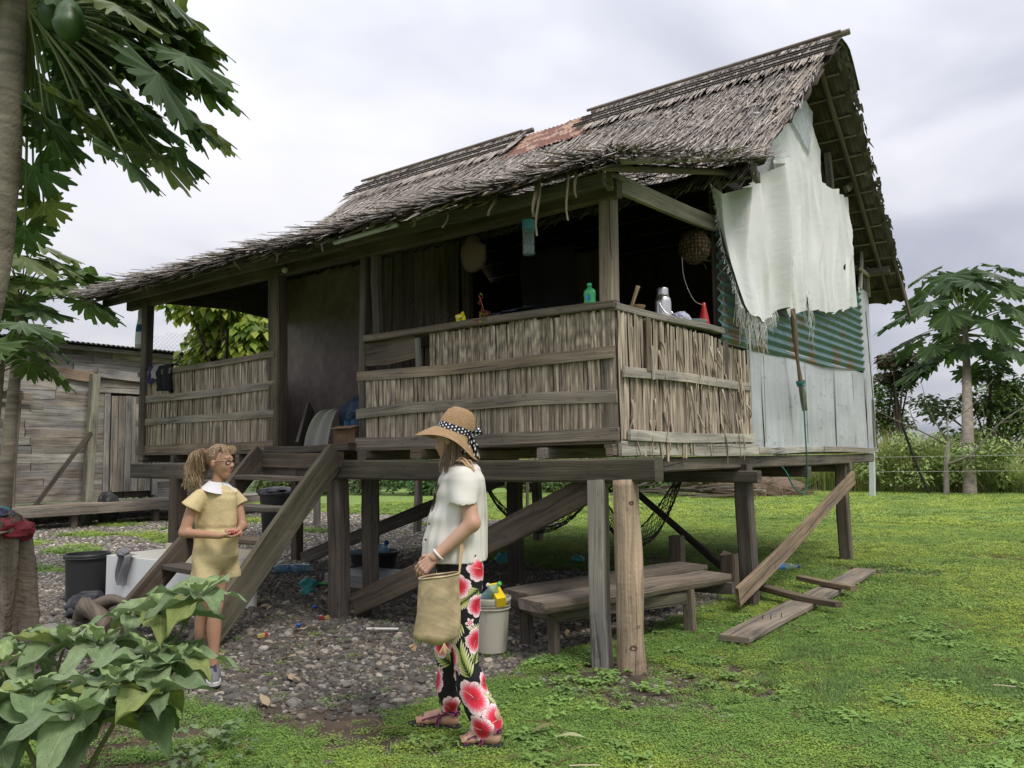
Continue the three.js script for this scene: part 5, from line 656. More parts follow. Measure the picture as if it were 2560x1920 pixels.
  const dots = dtex(128, 128, (u, v) => { const a = (u * 6) % 1 - 0.5, b = (v * 6 + (Math.floor(u * 6) % 2) * 0.5) % 1 - 0.5; return Math.hypot(a, b) < 0.27 ? [0.92, 0.92, 0.94] : [0.045, 0.05, 0.1]; }, true), ribM = std({ map: dots, roughness: 0.7, side: THREE.DoubleSide });
  const band = sheetGeo(48, 3, (u, v) => { const a = u * 6.2832, r = 0.1015 - v * 0.004; return [Math.cos(a) * r, -0.004 + v * 0.032, Math.sin(a) * r]; }, { us: 5.5, vs: 0.3 }); mesh('ribbon', band, ribM, ht);
  for (const [dx, dy, dz, rz, ry, s, L] of [[0.07, 0.0, 0.085, 0.5, 0.7, 0.8, 0.07], [0.075, -0.005, 0.08, -0.9, 0.6, 1, 0.08], [0.1, -0.02, 0.07, -1.2, 0.5, 1.1, 0.11], [0.085, -0.02, 0.078, -1.75, 0.9, 1, 0.1]]) mesh('ribbon_bow', bake(sheetGeo(8, 5, (u, v) => [u * L, (v - 0.5) * 0.045 * s * (0.35 + u * 0.9), 0.014 * Math.sin(v * 7 + u * 5) + 0.02 * Math.sin(u * 3.1)], { us: 0.55, vs: 0.45 }), mat4([dx, dy + 0.012, dz], 0, ry - 0.5, rz, 1)), ribM, ht);
  // sandals
  const sole = std({ color: rgb(0.02, 0.02, 0.02), roughness: 0.85 }), strap = std({ roughness: 0.8, side: THREE.DoubleSide, map: dtex(128, 128, (u, v) => { const n = fbm(u * 8, v * 16, 921, 3, 8, 16); return n > 0.56 ? [0.62, 0.35, 0.5] : n > 0.46 ? [0.42, 0.1, 0.26] : [0.2, 0.05, 0.14]; }, true) });
  for (const [hx, hz, tx, tz] of [[0.205, 0.17, -0.005, 0.12], [0.0, -0.13, -0.25, -0.21]]) {
    const sd = part('sandal', w, [hx, 0, hz]); sd.rotation.y = -Math.atan2(tz - hz, tx - hx); const L = Math.hypot(tx - hx, tz - hz);
    const sh = new THREE.Shape(); sh.moveTo(-0.02, 0); sh.bezierCurveTo(-0.025, 0.045, 0.06, 0.036, 0.11, 0.038); sh.bezierCurveTo(0.16, 0.045, 0.22, 0.055, L + 0.015, 0.015); sh.bezierCurveTo(L + 0.03, -0.03, 0.2, -0.05, 0.13, -0.036); sh.bezierCurveTo(0.07, -0.03, -0.02, -0.045, -0.02, 0); const sg = new THREE.ExtrudeGeometry(sh, { depth: 0.02, bevelSize: 0.004, bevelThickness: 0.004, bevelSegments: 2, curveSegments: 10 }); sg.rotateX(-Math.PI / 2); sg.translate(0, 0.006, 0); mesh('sole', sg, sole, sd);
    const arc = (x, r, y, w_, tilt) => mesh('strap', sheetGeo(16, 2, (u, v) => { const a = lerp(-0.25, Math.PI + 0.25, u); return [x + (v - 0.5) * w_ + tilt * Math.sin(a), 0.03 + Math.max(0, Math.sin(a)) * y, -Math.cos(a) * r]; }, { us: 1, vs: 0.2 }), strap, sd); arc(L * 0.72, 0.042, 0.048, 0.024, -0.01); arc(L * 0.38, 0.043, 0.085, 0.022, -0.02);
    mesh('strap', sheetGeo(20, 2, (u, v) => { const a = u * 6.2832; return [0.035 + Math.cos(a) * 0.052, 0.105 + (v - 0.5) * 0.026 + 0.012 * Math.cos(a), Math.sin(a) * 0.046]; }, { us: 2, vs: 0.2 }), strap, sd); for (const s of [-1, 1]) mesh('strap', sheetGeo(6, 2, (u, v) => [lerp(0.02, L * 0.7, u) + (v - 0.5) * 0.018 * (1 - u), lerp(0.1, 0.055, u) + (v - 0.5) * 0.01, s * (0.043 - 0.006 * Math.sin(u * 3))], { us: 0.8, vs: 0.2 }), strap, sd);
  }
  // bracelet
  { const t = new THREE.TorusGeometry(0.031, 0.006, 8, 22); t.rotateY(1.57); const m = mesh('bracelet', t, plas(0.78, 0.72, 0.7), w); m.position.set(-0.088, 0.967, 0.224); m.rotation.z = 0.72; }
  // woven shoulder bag, held: a thing of its own
  const bag = thing('woven_bag', 'tan woven string bag with tassels hanging from the shoulder of the hat wearer', 'bag', [0.07, 0, 1.88], 0.714);
  const weave = dtex(256, 256, (u, v) => { const a = (u * 40 + v * 20) % 1, b = (v * 40) % 1, n = fbm(u * 6, v * 6, 931, 4, 6, 6), l = 0.76 + 0.1 * Math.sin(a * 6.28) + 0.07 * Math.sin(b * 6.28) + 0.3 * (n - 0.5); return [l * 1.0, l * 0.89, l * 0.7]; }, true), weB = dtex(256, 256, (u, v) => 0.5 + 0.3 * Math.sin((u * 40 + v * 20) * 6.28) + 0.2 * Math.sin(v * 40 * 6.28), false);
  const bm = std({ map: weave, bumpMap: weB, bumpScale: 0.003, roughness: 0.9, side: THREE.DoubleSide });
  mesh('pouch', sheetGeo(48, 26, (u, v) => { const a = u * 6.2832, t = v, sq = (q) => Math.sign(q) * Math.pow(Math.abs(q), 0.75), w0 = t < 0.14 ? lerp(0.05, 0.112, Math.sqrt(t / 0.14)) : lerp(0.114, 0.096, (t - 0.14) / 0.86), y = lerp(0.535, 0.875, t) + 0.012 * Math.cos(a) * t - (t < 0.12 ? 0 : 0), cr = 1 - 0.05 * Math.sin(a * 3 + t * 9) * (1 - t) + 0.05 * (fbm(Math.cos(a) * 2 + 5, t * 5 + Math.sin(a) * 2, 932, 3) - 0.5); return [-0.083 + sq(Math.cos(a)) * w0 * cr - 0.01 * (1 - t), y + (t < 0.14 ? 0.02 * (1 - t / 0.14) * Math.abs(Math.cos(a)) : 0), 0.285 + sq(Math.sin(a)) * 0.055 * cr * (t < 0.14 ? Math.sqrt(t / 0.14) : 1)]; }, { us: 2.2, vs: 1.5 }), bm, bag);
  mesh('rim', sheetGeo(40, 6, (u, v) => { const a = u * 6.2832, b = v * 6.2832, sq = (q) => Math.sign(q) * Math.pow(Math.abs(q), 0.75); return [-0.083 + sq(Math.cos(a)) * (0.097 + 0.005 * Math.cos(b)), 0.872 + 0.012 * Math.cos(a) + 0.006 * Math.sin(b), 0.285 + sq(Math.sin(a)) * (0.054 + 0.005 * Math.cos(b))]; }, { us: 4, vs: 0.1 }), bm, bag);
  const cord = std({ color: rgb(0.5, 0.34, 0.19), roughness: 0.9 }); for (let k = 0; k < 4; k++) tube('strap', [[0.014, 0.86, 0.3 - k * 0.012], [0.022 + k * 0.004, 0.98, 0.235 - k * 0.006], [0.03 + k * 0.004, 1.1, 0.18], [0.03 + k * 0.004, 1.25, 0.15], [0.04 + k * 0.006, 1.4, 0.13], [0.045 + k * 0.007, 1.43, 0.09]], 0.0035, cord, bag, 5);
  for (let i = 0; i < 22; i++) { const s = rr(0, 1); tube('strap_knot', [[0.0 + s * 0.05, 1.432 - s * 0.012, 0.115], [0.02 + s * 0.06 + rr(-0.01, 0.02), 1.44 - s * 0.02 + rr(-0.01, 0.01), 0.135], [0.05 + s * 0.04 + rr(0, 0.03), 1.4 - s * 0.03, 0.16]], 0.0035, cord, bag, 4); }
  for (const [x, z, a] of [[-0.185, 0.285, -2.3], [-0.06, 0.338, -1.5]]) for (let i = 0; i < 12; i++) { const b = a + rr(-0.5, 0.5); tube('tassel', [[x, 0.56, z], [x + Math.cos(b) * 0.022, 0.56 + Math.sin(b) * 0.022, z + 0.01], [x + Math.cos(b) * 0.045 + rr(-0.006, 0.006), 0.56 + Math.sin(b) * 0.045, z + rr(0, 0.02)]], 0.0028, cord, bag, 4, { seg: 3 }); }
}
// --- person in the yellow playsuit ---
{
  reseed(950);
  const g = thing('person', 'person with blond ponytail and glasses in pale yellow playsuit beside the stairs', 'person', [-2.0, 0, 1.97], 0.996), skin = [0.45, 0.245, 0.155];
  const H = headF([0.035, 1.432, 0.01], 1.0, 0.9, -0.04), yw = -0.64; // body turned a little to the right
  const neck = cap([0.018, 1.25, -0.005], [0.03, 1.36, 0.0], 0.046, 0.04), aR = union([cap([-0.115, 1.195, 0.085], [-0.178, 0.985, 0.11], 0.04, 0.034), cap([-0.178, 0.985, 0.11], [0.045, 0.965, 0.235], 0.033, 0.021)], 0.015), aL = union([cap([0.145, 1.195, -0.09], [0.186, 1.0, -0.04], 0.038, 0.032), cap([0.186, 1.0, -0.04], [0.155, 0.985, 0.15], 0.031, 0.02)], 0.015), up = union([neck, cap([-0.1, 1.19, 0.07], [0.13, 1.19, -0.08], 0.035, 0.035), cap([0.015, 1.15, 0], [0.015, 0.84, 0], 0.07, 0.075)], 0.03);
  const hR = handF([0.045, 0.965, 0.235], [0.97, -0.02, 0.2], [0.05, 1, 0.1], 0.84, 0.35, 1), hL = handF([0.155, 0.992, 0.15], [-0.45, 0.05, 0.85], [-0.2, -1, -0.1], 0.84, 0.2, 1);
  const lgN = union([cap([0.075, 0.83, -0.03], [0.022, 0.49, 0.03], 0.064, 0.043), cap([0.022, 0.49, 0.03], [0.016, 0.09, 0.03], 0.041, 0.028), ell([0.012, 0.35, 0.012], [0.042, 0.11, 0.045])], 0.03), lgF = union([cap([-0.025, 0.83, 0.04], [-0.038, 0.48, -0.05], 0.064, 0.043), cap([-0.038, 0.48, -0.05], [-0.09, 0.1, -0.17], 0.041, 0.028), ell([-0.064, 0.35, -0.095], [0.042, 0.1, 0.045])], 0.03);
  skinMesh(g, [[union([up, aR, aL], 0.02), [-0.24, 0.76, -0.16], [0.24, 1.38, 0.28], 0.009], [H.f, [-0.11, 1.27, -0.13], [0.18, 1.58, 0.15], 0.0042, faceTint(H.toH, skin, [0.46, 0.14, 0.12])], [hR, [0.0, 0.89, 0.14], [0.25, 1.06, 0.34], 0.0034], [hL, [0.02, 0.9, 0.1], [0.24, 1.06, 0.34], 0.0034], [lgN, [-0.07, 0.05, -0.13], [0.18, 0.95, 0.13], 0.01], [lgF, [-0.16, 0.05, -0.25], [0.07, 0.95, 0.13], 0.01]], skin);
  // playsuit
  const body = loftF([[0.66, 0.0, 0, 0.01, 0.01], [0.82, 0.015, 0, 0.155, 0.115], [0.92, 0.014, 0, 0.15, 0.112], [1.0, 0.014, 0, 0.143, 0.106], [1.1, 0.016, 0, 0.145, 0.102], [1.19, 0.018, 0, 0.15, 0.095], [1.235, 0.018, 0, 0.14, 0.08], [1.265, 0.018, 0, 0.1, 0.066], [1.29, 0.02, 0, 0.062, 0.058], [1.302, 0.02, 0, 0.05, 0.05]], yw);
  const lr = loftF([[0.655, -0.042, 0.05, 0.096, 0.098], [0.78, -0.042, 0.042, 0.09, 0.09], [0.96, -0.02, 0.025, 0.06, 0.06]], yw), ll = loftF([[0.66, 0.098, -0.045, 0.076, 0.092], [0.78, 0.086, -0.042, 0.076, 0.086], [0.96, 0.06, -0.025, 0.055, 0.06]], yw);
  const sR = (x, y, z) => Math.max(cap([-0.085, 1.215, 0.065], [-0.145, 1.135, 0.1], 0.052, 0.07)(x, y, z), 1.135 - y + (x + 0.13) * 0.62 * -1), sL = (x, y, z) => Math.max(cap([0.115, 1.215, -0.07], [0.168, 1.14, -0.085], 0.052, 0.064)(x, y, z), 1.15 - y + (x - 0.17) * 0.4);
  const suit = (x, y, z) => { let d = smin(body(x, y, z), smin(sR(x, y, z), sL(x, y, z), 0.01), 0.045); d = smin(d, smin(lr(x, y, z), ll(x, y, z), 0.006), 0.06); return Math.max(d + 0.005 * Math.sin(x * 44 + z * 30 + 3 * Math.sin(y * 8)) * (sstep(1.1, 0.98, y) * 0.7 + 0.25) + 0.01 * (fbm(x * 11 + 7, y * 12 + z * 8, 955, 3) - 0.5) + 0.006 * Math.exp(-Math.pow((y - 1.0) / 0.018, 2)), 0.664 - y); };
  const sm = fabric(0.7, 0.56, 0.31, 0.0015, { map: dtex(256, 256, (u, v) => { const n = fbm(u * 40, v * 40, 957, 3, 40, 40), l = 0.94 + 0.1 * (n - 0.5); return [l, l, l * 0.98]; }, true) });
  const su = mesh('playsuit', sdfGeo(suit, [-0.25, 0.64, -0.22], [0.26, 1.31, 0.22], 0.0078, fuv), sm, g);
  const cl = fabric(0.72, 0.7, 0.72); for (const s of [-1, 1]) mesh('collar', sheetGeo(14, 8, (u, v) => { const fwd = [0.6, 0.8], rt = [-0.8, 0.6], a = lerp(0.06, 2.6, u), r = lerp(0.048, 0.05 + 0.066 * Math.pow(Math.sin(clamp(u * 1.05 + 0.12) * Math.PI), 0.35), v), y = 1.292 - 0.05 * v - 0.028 * Math.cos(a) * (0.4 + v), f = Math.cos(a) * r, q = s * Math.sin(a) * r * 1.12; return [0.022 + fwd[0] * f + rt[0] * q, y + 0.022, fwd[1] * f + rt[1] * q + 0.004]; }), cl, su);
  // necklace, berries
  tube('necklace', Array.from({ length: 9 }, (_, i) => { const a = -2 + i * 0.5; return [0.028 + (0.6 * Math.cos(a) - 0.8 * Math.sin(a)) * 0.05, 1.297 - 0.012 * Math.cos(a), (0.8 * Math.cos(a) + 0.6 * Math.sin(a)) * 0.05]; }), 0.004, plas(0.03, 0.02, 0.02), g, 6);
  // hair
  const hA = std({ color: rgb(0.3, 0.2, 0.115), roughness: 0.5 }), hB = std({ color: rgb(0.5, 0.36, 0.21), roughness: 0.5 }), hC = std({ color: rgb(0.18, 0.115, 0.065), roughness: 0.5 });
  const hm = mesh('hair', sdfGeo((x, y, z) => { const [a, b, d] = H.toH(x, y, z); return Math.max(ell([0, 0.04, -0.014], [0.08, 0.099, 0.1])(a, b, d) + 0.003 * Math.sin(a * 160 + d * 60), (d - 0.035 - Math.max(0, b - 0.05) * 0.85), -(b + 0.03 + Math.max(0, d + 0.05) * -0.5), Math.abs(a) > 0.05 ? d - 0.02 + (0.05 - b) * 0.25 : -1) * 0.9; }, [-0.12, 1.28, -0.14], [0.19, 1.59, 0.16], 0.006), hC, g);
  const st = [[], [], []], fromH = (a, b, d) => { const s = 0.9, cy = Math.cos(1.0), sy = Math.sin(1.0); return [0.035 + (a * cy + d * sy) * s, 1.432 + b * s, 0.01 + (-a * sy + d * cy) * s]; };
  for (let i = 0; i < 420; i++) { const th = rr(-1.6, 1.6), ph = rr(0.1, 1), p0 = fromH(Math.sin(th) * 0.078 * ph, 0.045 + Math.cos(th) * 0.09 * Math.sqrt(1.05 - ph * 0.5), 0.06 - ph * 0.06), p1 = fromH(Math.sin(th) * 0.085, 0.05 + Math.cos(th) * 0.094, -0.02), p2 = fromH(Math.sin(th) * 0.02, 0.075 + Math.cos(th) * 0.02, -0.112); st[i % 3].push(tubeGeo([p0, p1, p2], 0.0016, 3, { seg: 6 })); }
  for (let i = 0; i < 760; i++) { const a = rr(0, 6.28), r = Math.sqrt(rnd()), L = rr(0.6, 1), wv = rr(0, 6), q = (t) => { const sp = 0.066 * Math.sin(Math.min(1, t * 1.3) * 2.2) * r, b = [-0.04 - 0.075 * Math.sin(t * 1.5) - 0.02 * t, 1.525 - 0.27 * t * t - 0.01 * t, -0.05 - 0.03 * t + 0.05 * t * t]; return [b[0] + Math.cos(a) * sp + (0.01 + 0.022 * t) * Math.sin(t * 11 + wv), b[1] + Math.sin(a) * sp * 0.6 + 0.012 * Math.sin(t * 13 + wv * 2) * t, b[2] + Math.sin(a) * sp + (0.01 + 0.022 * t) * Math.cos(t * 10 + wv)]; }; st[rnd() < 0.5 ? 1 : rnd() < 0.6 ? 0 : 2].push(tubeGeo([0, 0.25, 0.5, 0.75, 1].map((t) => q(t * L)), (t) => 0.0022 * (1 - 0.5 * t), 3, { seg: 9 })); }
  for (let i = 0; i < 110; i++) { const t = rr(-1, 1); st[1].push(tubeGeo([fromH(t * 0.06, 0.11, 0.03), fromH(t * 0.08 + rr(-0.02, 0.02), 0.125 + rr(-0.01, 0.012), 0.06), fromH(t * 0.09, 0.09 + rr(-0.03, 0.02), 0.085)], 0.0009, 3, { seg: 4 })); }
  ['strands', 'light_strands', 'dark_strands'].forEach((n, i) => mesh(n, clean(st[i]), [hA, hB, hC][i], hm)); { const t = new THREE.TorusGeometry(0.018, 0.008, 8, 16); const m = mesh('hair_tie', t, plas(0.05, 0.04, 0.05), hm); m.position.set(...fromH(0, 0.09, -0.118)); m.rotation.y = 1.0; }
  // glasses
  const gl = part('glasses', g), fm = plas(0.035, 0.015, 0.02, 0.25); for (const s of [-1, 1]) { const pts = Array.from({ length: 13 }, (_, i) => { const a = (i / 12) * 6.283; return fromH(s * 0.034 + Math.cos(a) * 0.025, 0.004 + Math.sin(a) * 0.016 * (Math.sin(a) > 0 ? 0.9 : 1.05), 0.099 - Math.abs(s * 0.034 + Math.cos(a) * 0.025) * 0.22); }); tube('rim', pts, 0.0028, fm, gl, 6, { seg: 26 }); tube('temple', [fromH(s * 0.06, 0.01, 0.086), fromH(s * 0.076, 0.01, 0.03), fromH(s * 0.08, 0.004, -0.02)], 0.0026, fm, gl, 6); } tube('bridge', [fromH(-0.01, 0.01, 0.1), fromH(0, 0.013, 0.103), fromH(0.01, 0.01, 0.1)], 0.0026, fm, gl, 6);
  // trainers
  const up1 = fabric(0.17, 0.165, 0.2, 0.004), soleM = std({ color: rgb(0.55, 0.53, 0.5), roughness: 0.7 }), dk = fabric(0.03, 0.03, 0.05), tread = std({ color: rgb(0.03, 0.03, 0.04), roughness: 0.8 });
  for (const [x, z, a] of [[0.012, 0.02, 0.95], [-0.095, -0.185, 0.9]]) {
    const s = part('shoe', g, [x, 0, z]); s.rotation.y = Math.PI / 2 - a - 0.55; // toes to the right and forward
    mesh('upper', sdfGeo((X, Y, Z) => Math.max(union([cap([0, 0.055, -0.04], [0, 0.06, 0.03], 0.04, 0.042), cap([0, 0.05, 0.03], [0, 0.035, 0.13], 0.042, 0.034), cap([0, 0.06, -0.03], [0, 0.11, -0.025], 0.036, 0.035)], 0.03)(X, Y, Z), 0.02 - Y, Y - 0.115), [-0.07, 0, -0.11], [0.07, 0.14, 0.19], 0.006), up1, s);
    const sh = new THREE.Shape(); sh.moveTo(0, -0.09); sh.bezierCurveTo(0.05, -0.09, 0.036, -0.01, 0.04, 0.04); sh.bezierCurveTo(0.05, 0.12, 0.035, 0.175, 0, 0.178); sh.bezierCurveTo(-0.035, 0.175, -0.05, 0.12, -0.04, 0.04); sh.bezierCurveTo(-0.036, -0.01, -0.05, -0.09, 0, -0.09); const sg = new THREE.ExtrudeGeometry(sh, { depth: 0.022, bevelSize: 0.003, bevelThickness: 0.003, bevelSegments: 1, curveSegments: 10 }); sg.rotateX(Math.PI / 2); sg.scale(1, 1, 1); sg.translate(0, 0.033, 0); mesh('midsole', sg, soleM, s); const tr = sg.clone(); tr.scale(1.01, 0.4, 1.01); mesh('outsole', tr, tread, s);
    for (let k = 0; k < 4; k++) tube('lace', [[-0.028, 0.075 - k * 0.006, 0.03 + k * 0.022], [0, 0.1 - k * 0.01, 0.035 + k * 0.022], [0.028, 0.075 - k * 0.006, 0.03 + k * 0.022]], 0.004, dk, s, 5); mesh('tongue', bake(sheetGeo(4, 6, (u, v) => [(u - 0.5) * 0.04, 0.085 + 0.045 * (1 - v), 0.01 + v * 0.07 - 0.01 * Math.cos(u * 3)]), new THREE.Matrix4()), dk, s);
  }
  { const o = thing('red_berries', 'small red berries held in cupped hands over the yellow playsuit', 'berries', [-2.0, 0, 1.97], 0.996); for (const [x, y, z] of [[0.105, 0.99, 0.265], [0.125, 0.988, 0.25], [0.115, 0.985, 0.28], [0.14, 0.985, 0.27], [0.095, 0.987, 0.245]]) mesh('berry', bake(new THREE.SphereGeometry(0.011, 10, 8), new THREE.Matrix4().makeTranslation(x, y, z)), plas(0.3, 0.02, 0.03), o); }
}

// ---------- yard ----------
const RX = V(0.799, -0.015, -0.601), UP = V(0.065, 0.996, 0.062), FW = V(-0.597, 0.089, -0.797);
const at = (px, py, d) => { const x = (px * 1.1573 - 1280) / 2018, y = -(py * 1.1573 - 960) / 2018; return CAM.clone().addScaledVector(FW, d).addScaledVector(RX, x * d).addScaledVector(UP, y * d); };
const ap = (px, py, d) => arr(at(px, py, d));
const clothM = (r, g, b) => std({ color: rgb(r, g, b), bumpMap: T.cloth, bumpScale: 0.003, roughness: 0.92, side: THREE.DoubleSide });
function lumpGeo(c, r, s, k0 = 0.5, det = 5, flat = 0.8) { const g = new THREE.IcosahedronGeometry(1, det), p = g.attributes.position; for (let i = 0; i < p.count; i++) { const x = p.getX(i), y = p.getY(i), z = p.getZ(i), k = 1 - k0 / 2 + k0 * fbm(x * 2.2 + s + 20, y * 2.2 + z * 1.7 + s + 20, 840, 4) + 0.05 * Math.sin(x * 9 + y * 7 + s); p.setXYZ(i, c[0] + x * k * r[0], Math.max(c[1] + y * k * r[1], c[1] - r[1] * flat), c[2] + z * k * r[2]); } g.computeVertexNormals(); return g; }
{ // bench of rough slabs
  reseed(1000);
  const b = thing('slab_bench', 'rough bench of two live-edge slabs under the near corner of the stilt house', 'bench');
  const slab = (a, c, w, t, m, s) => { const p0 = V(...a), p1 = V(...c), d = p1.clone().sub(p0), L = d.length(); d.normalize(); const n = V(-d.z, 0, d.x), pos = (u, v, e) => { const q = p0.clone().addScaledVector(d, u * L).addScaledVector(n, v * w * (0.5 + 0.12 * (fbm(u * 6 + s, v + 3, 1001, 3) - 0.5) * 2)); return [q.x, q.y + e, q.z]; }; const prof = [[-1, 0], [1, 0], [1.04, -t * 0.5], [0.9, -t], [-0.9, -t], [-1.08, -t * 0.5], [-1, 0]]; const g = sheetGeo(24, 6, (u, v) => { const q = prof[Math.round(v * 6)]; return pos(u, q[0], q[1] + 0.012 * (fbm(u * 9 + s, v * 7, 1002, 3) - 0.5)); }, { uv: (u, v) => [v * 0.7 + s, u * L], flat: true }); const caps = [0, 1].map((u) => { const pp = prof.slice(0, 6).flatMap((q) => pos(u, q[0], q[1])); return geo(pp, [0, 1, 2, 0, 2, 3, 0, 3, 4, 0, 4, 5], [0, 0, 1, 0, 1, 1, 0, 1, 0, 0, 1, 1], true); }); return mesh('slab', clean([g, ...caps]), m, b); };
  slab([-0.5, 0.43, 0.42], [0.08, 0.44, -1.5], 0.3, 0.075, woodM(0.3, 0.25, 0.2, 0.85, 0.008), 2); slab([-0.84, 0.43, 0.16], [-0.3, 0.45, -1.85], 0.34, 0.07, woodM(0.22, 0.185, 0.15, 0.85, 0.008), 7);
  beam('leg', [-0.86, -0.05, -0.02], [-0.86, 0.36, -0.02], 0.1, 0.06, MAT.woodDark, b); beam('leg', [0.04, -0.05, -1.02], [0.04, 0.36, -1.02], 0.09, 0.06, MAT.woodBrown, b); beam('leg', [-0.45, -0.05, 0.2], [-0.45, 0.3, 0.2], 0.07, 0.07, MAT.woodDark, b); beam('leg', [-0.62, -0.05, -1.75], [-0.62, 0.36, -1.75], 0.08, 0.08, MAT.woodDark, b);
  beam('cross_rail', [-0.95, 0.315, 0.0], [-0.38, 0.315, 0.24], 0.1, 0.05, MAT.woodMoss, b); beam('cross_rail', [-0.62, 0.33, -1.45], [0.25, 0.32, -1.42], 0.1, 0.06, MAT.woodDark, b); beam('side_rail', [-0.42, 0.3, 0.2], [0.03, 0.3, -1.0], 0.1, 0.04, MAT.woodMoss, b);
  tag(beam('ground_stub', [-0.75, -0.05, -2.5], [-0.76, 0.62, -2.5], 0.13, 0.12, MAT.woodDark, null), 'tall dark square stub standing behind the slab bench', 'post'); tag(beam('ground_stub', [-0.4, -0.05, -2.9], [-0.38, 0.42, -2.92], 0.16, 0.15, MAT.woodDark, null, { endJit: 0.05 }), 'short thick dark stub beside the second side post', 'post');
}
{ // scrap boards on the lawn
  reseed(1010); const bd = woodM(0.33, 0.275, 0.22);
  const p = thing('lawn_plank', 'long weathered plank with bent nails lying on the lawn', 'plank'); beam('board', [0.5, 0.055, -0.78], [0.45, 0.075, -4.85], 0.045, 0.24, bd, p); for (const [x, z] of [[0.46, -1.5], [0.52, -1.52], [0.56, -1.66]]) tube('nail', [[x, 0.07, z], [x + 0.004, 0.12, z]], 0.004, std({ color: rgb(0.03, 0.02, 0.02) }), p, 5);
  tag(beam('short_board', [0.02, 0.13, -2.75], [0.83, 0.1, -2.36], 0.06, 0.11, woodM(0.2, 0.16, 0.12), null, { taper: 0.8 }), 'short dark board crossing the long lawn plank nearer the camera', 'board'); tag(beam('short_board', [0.1, 0.125, -3.62], [0.74, 0.11, -3.26], 0.05, 0.1, woodM(0.3, 0.24, 0.16), null, { taper: 0.9 }), 'short brown board crossing the long lawn plank farther back', 'board');
}
{ // buckets, basin, boxes
  reseed(1020);
  const wb = thing('white_bucket', 'dirty white plastic bucket full of rubbish behind the floral trousers', 'bucket', [-0.92, 0, 0.34]), dirty = std({ map: dtex(256, 256, (u, v) => { const n = fbm(u * 4, v * 5, 1021, 5, 4, 5), f = fbm(u * 20, v * 20, 1022, 3, 20, 20), d = sstep(0.42, 0.72, n * 0.7 + f * 0.3); return [lerp(0.72, 0.45, d), lerp(0.7, 0.4, d), lerp(0.64, 0.31, d)]; }, true), roughness: 0.6, side: THREE.DoubleSide });
  mesh('wall', lathe([[0.001, 0.01], [0.105, 0.01], [0.11, 0.02], [0.135, 0.36], [0.145, 0.362], [0.145, 0.385], [0.148, 0.39], [0.148, 0.41], [0.138, 0.412], [0.13, 0.36], [0.1, 0.03], [0.001, 0.03]], 36), dirty, wb); for (const y of [0.33, 0.352]) { const t = new THREE.TorusGeometry(0.139, 0.005, 6, 36); t.rotateX(1.57); t.translate(0, y, 0); mesh('rib', t, dirty, wb); }
  { const o = thing('yellow_container', 'yellow plastic container with white cap sticking out of the white bucket', 'container', [-0.85, 0.4, 0.34]); const g = boxG(0.2, 0.075, 0.07); bake(g, mat4([0, 0.03, 0.02], 0.1, -0.6, -0.42, 1)); mesh('body', g, plas(0.85, 0.6, 0.02), o); const c = new THREE.CylinderGeometry(0.016, 0.016, 0.05, 12); c.rotateZ(1.2); c.translate(-0.1, 0.08, -0.02); mesh('cap', c, plas(0.7, 0.7, 0.66), o); const l = boxG(0.05, 0.05, 0.002); bake(l, mat4([0.0, 0.03, 0.06], 0.1, -0.6, -0.42, 1)); mesh('label_patch', l, plas(0.75, 0.75, 0.75), o); }
  bottle('bucket_bottle', 'blue-tinted bottle lying in the top of the white bucket', [-1.0, 0.36, 0.37], [0.2, 0, -0.9], 0.26, 0.04, { mat: blueP, cap: plas(0.1, 0.45, 0.12), ribs: 9 });
  { const o = thing('bottle_cap', 'green bottle cap on top of the white bucket', 'cap', [-0.96, 0.42, 0.36]); mesh('disc', lathe([[0.001, 0.016], [0.018, 0.016], [0.019, 0], [0.001, 0]], 14), plas(0.08, 0.45, 0.12), o); }
  const bb = thing('black_bucket', 'tall black plastic bucket beside the white box left of the stairs', 'bucket', [-5.85, 0, 0.95]), blk = std({ color: rgb(0.025, 0.026, 0.028), roughness: 0.5, side: THREE.DoubleSide }); mesh('wall', lathe([[0.001, 0.005], [0.185, 0.005], [0.19, 0.02], [0.205, 0.46], [0.225, 0.465], [0.225, 0.5], [0.2, 0.5], [0.18, 0.03], [0.001, 0.03]], 36), blk, bb); { const t = new THREE.TorusGeometry(0.222, 0.008, 6, 36); t.rotateX(1.57); t.translate(0, 0.46, 0); mesh('rim', t, blk, bb); }
  // old freezer box laid open
  const fz = thing('freezer_box', 'open white freezer cabinet lying on the gravel behind the stairs', 'freezer', [-4.75, 0, 0.55], 0.05), wh = std({ color: rgb(0.84, 0.85, 0.85), roughness: 0.4 }), cream = std({ color: rgb(0.66, 0.6, 0.46), roughness: 0.6 });
  mesh('front_panel', boxG(1.5, 0.5, 0.03, 0, 0.25, 0.33), wh, fz); mesh('back_panel', boxG(1.5, 0.56, 0.03, 0, 0.28, -0.33), cream, fz); mesh('end_panel', boxG(0.03, 0.5, 0.62, -0.74, 0.25, 0), wh, fz); mesh('end_panel', boxG(0.03, 0.5, 0.62, 0.74, 0.25, 0), wh, fz); mesh('floor_panel', boxG(1.44, 0.03, 0.62, 0, 0.03, 0), cream, fz); mesh('inner_panel', boxG(1.4, 0.42, 0.012, 0, 0.27, -0.3), cream, fz);
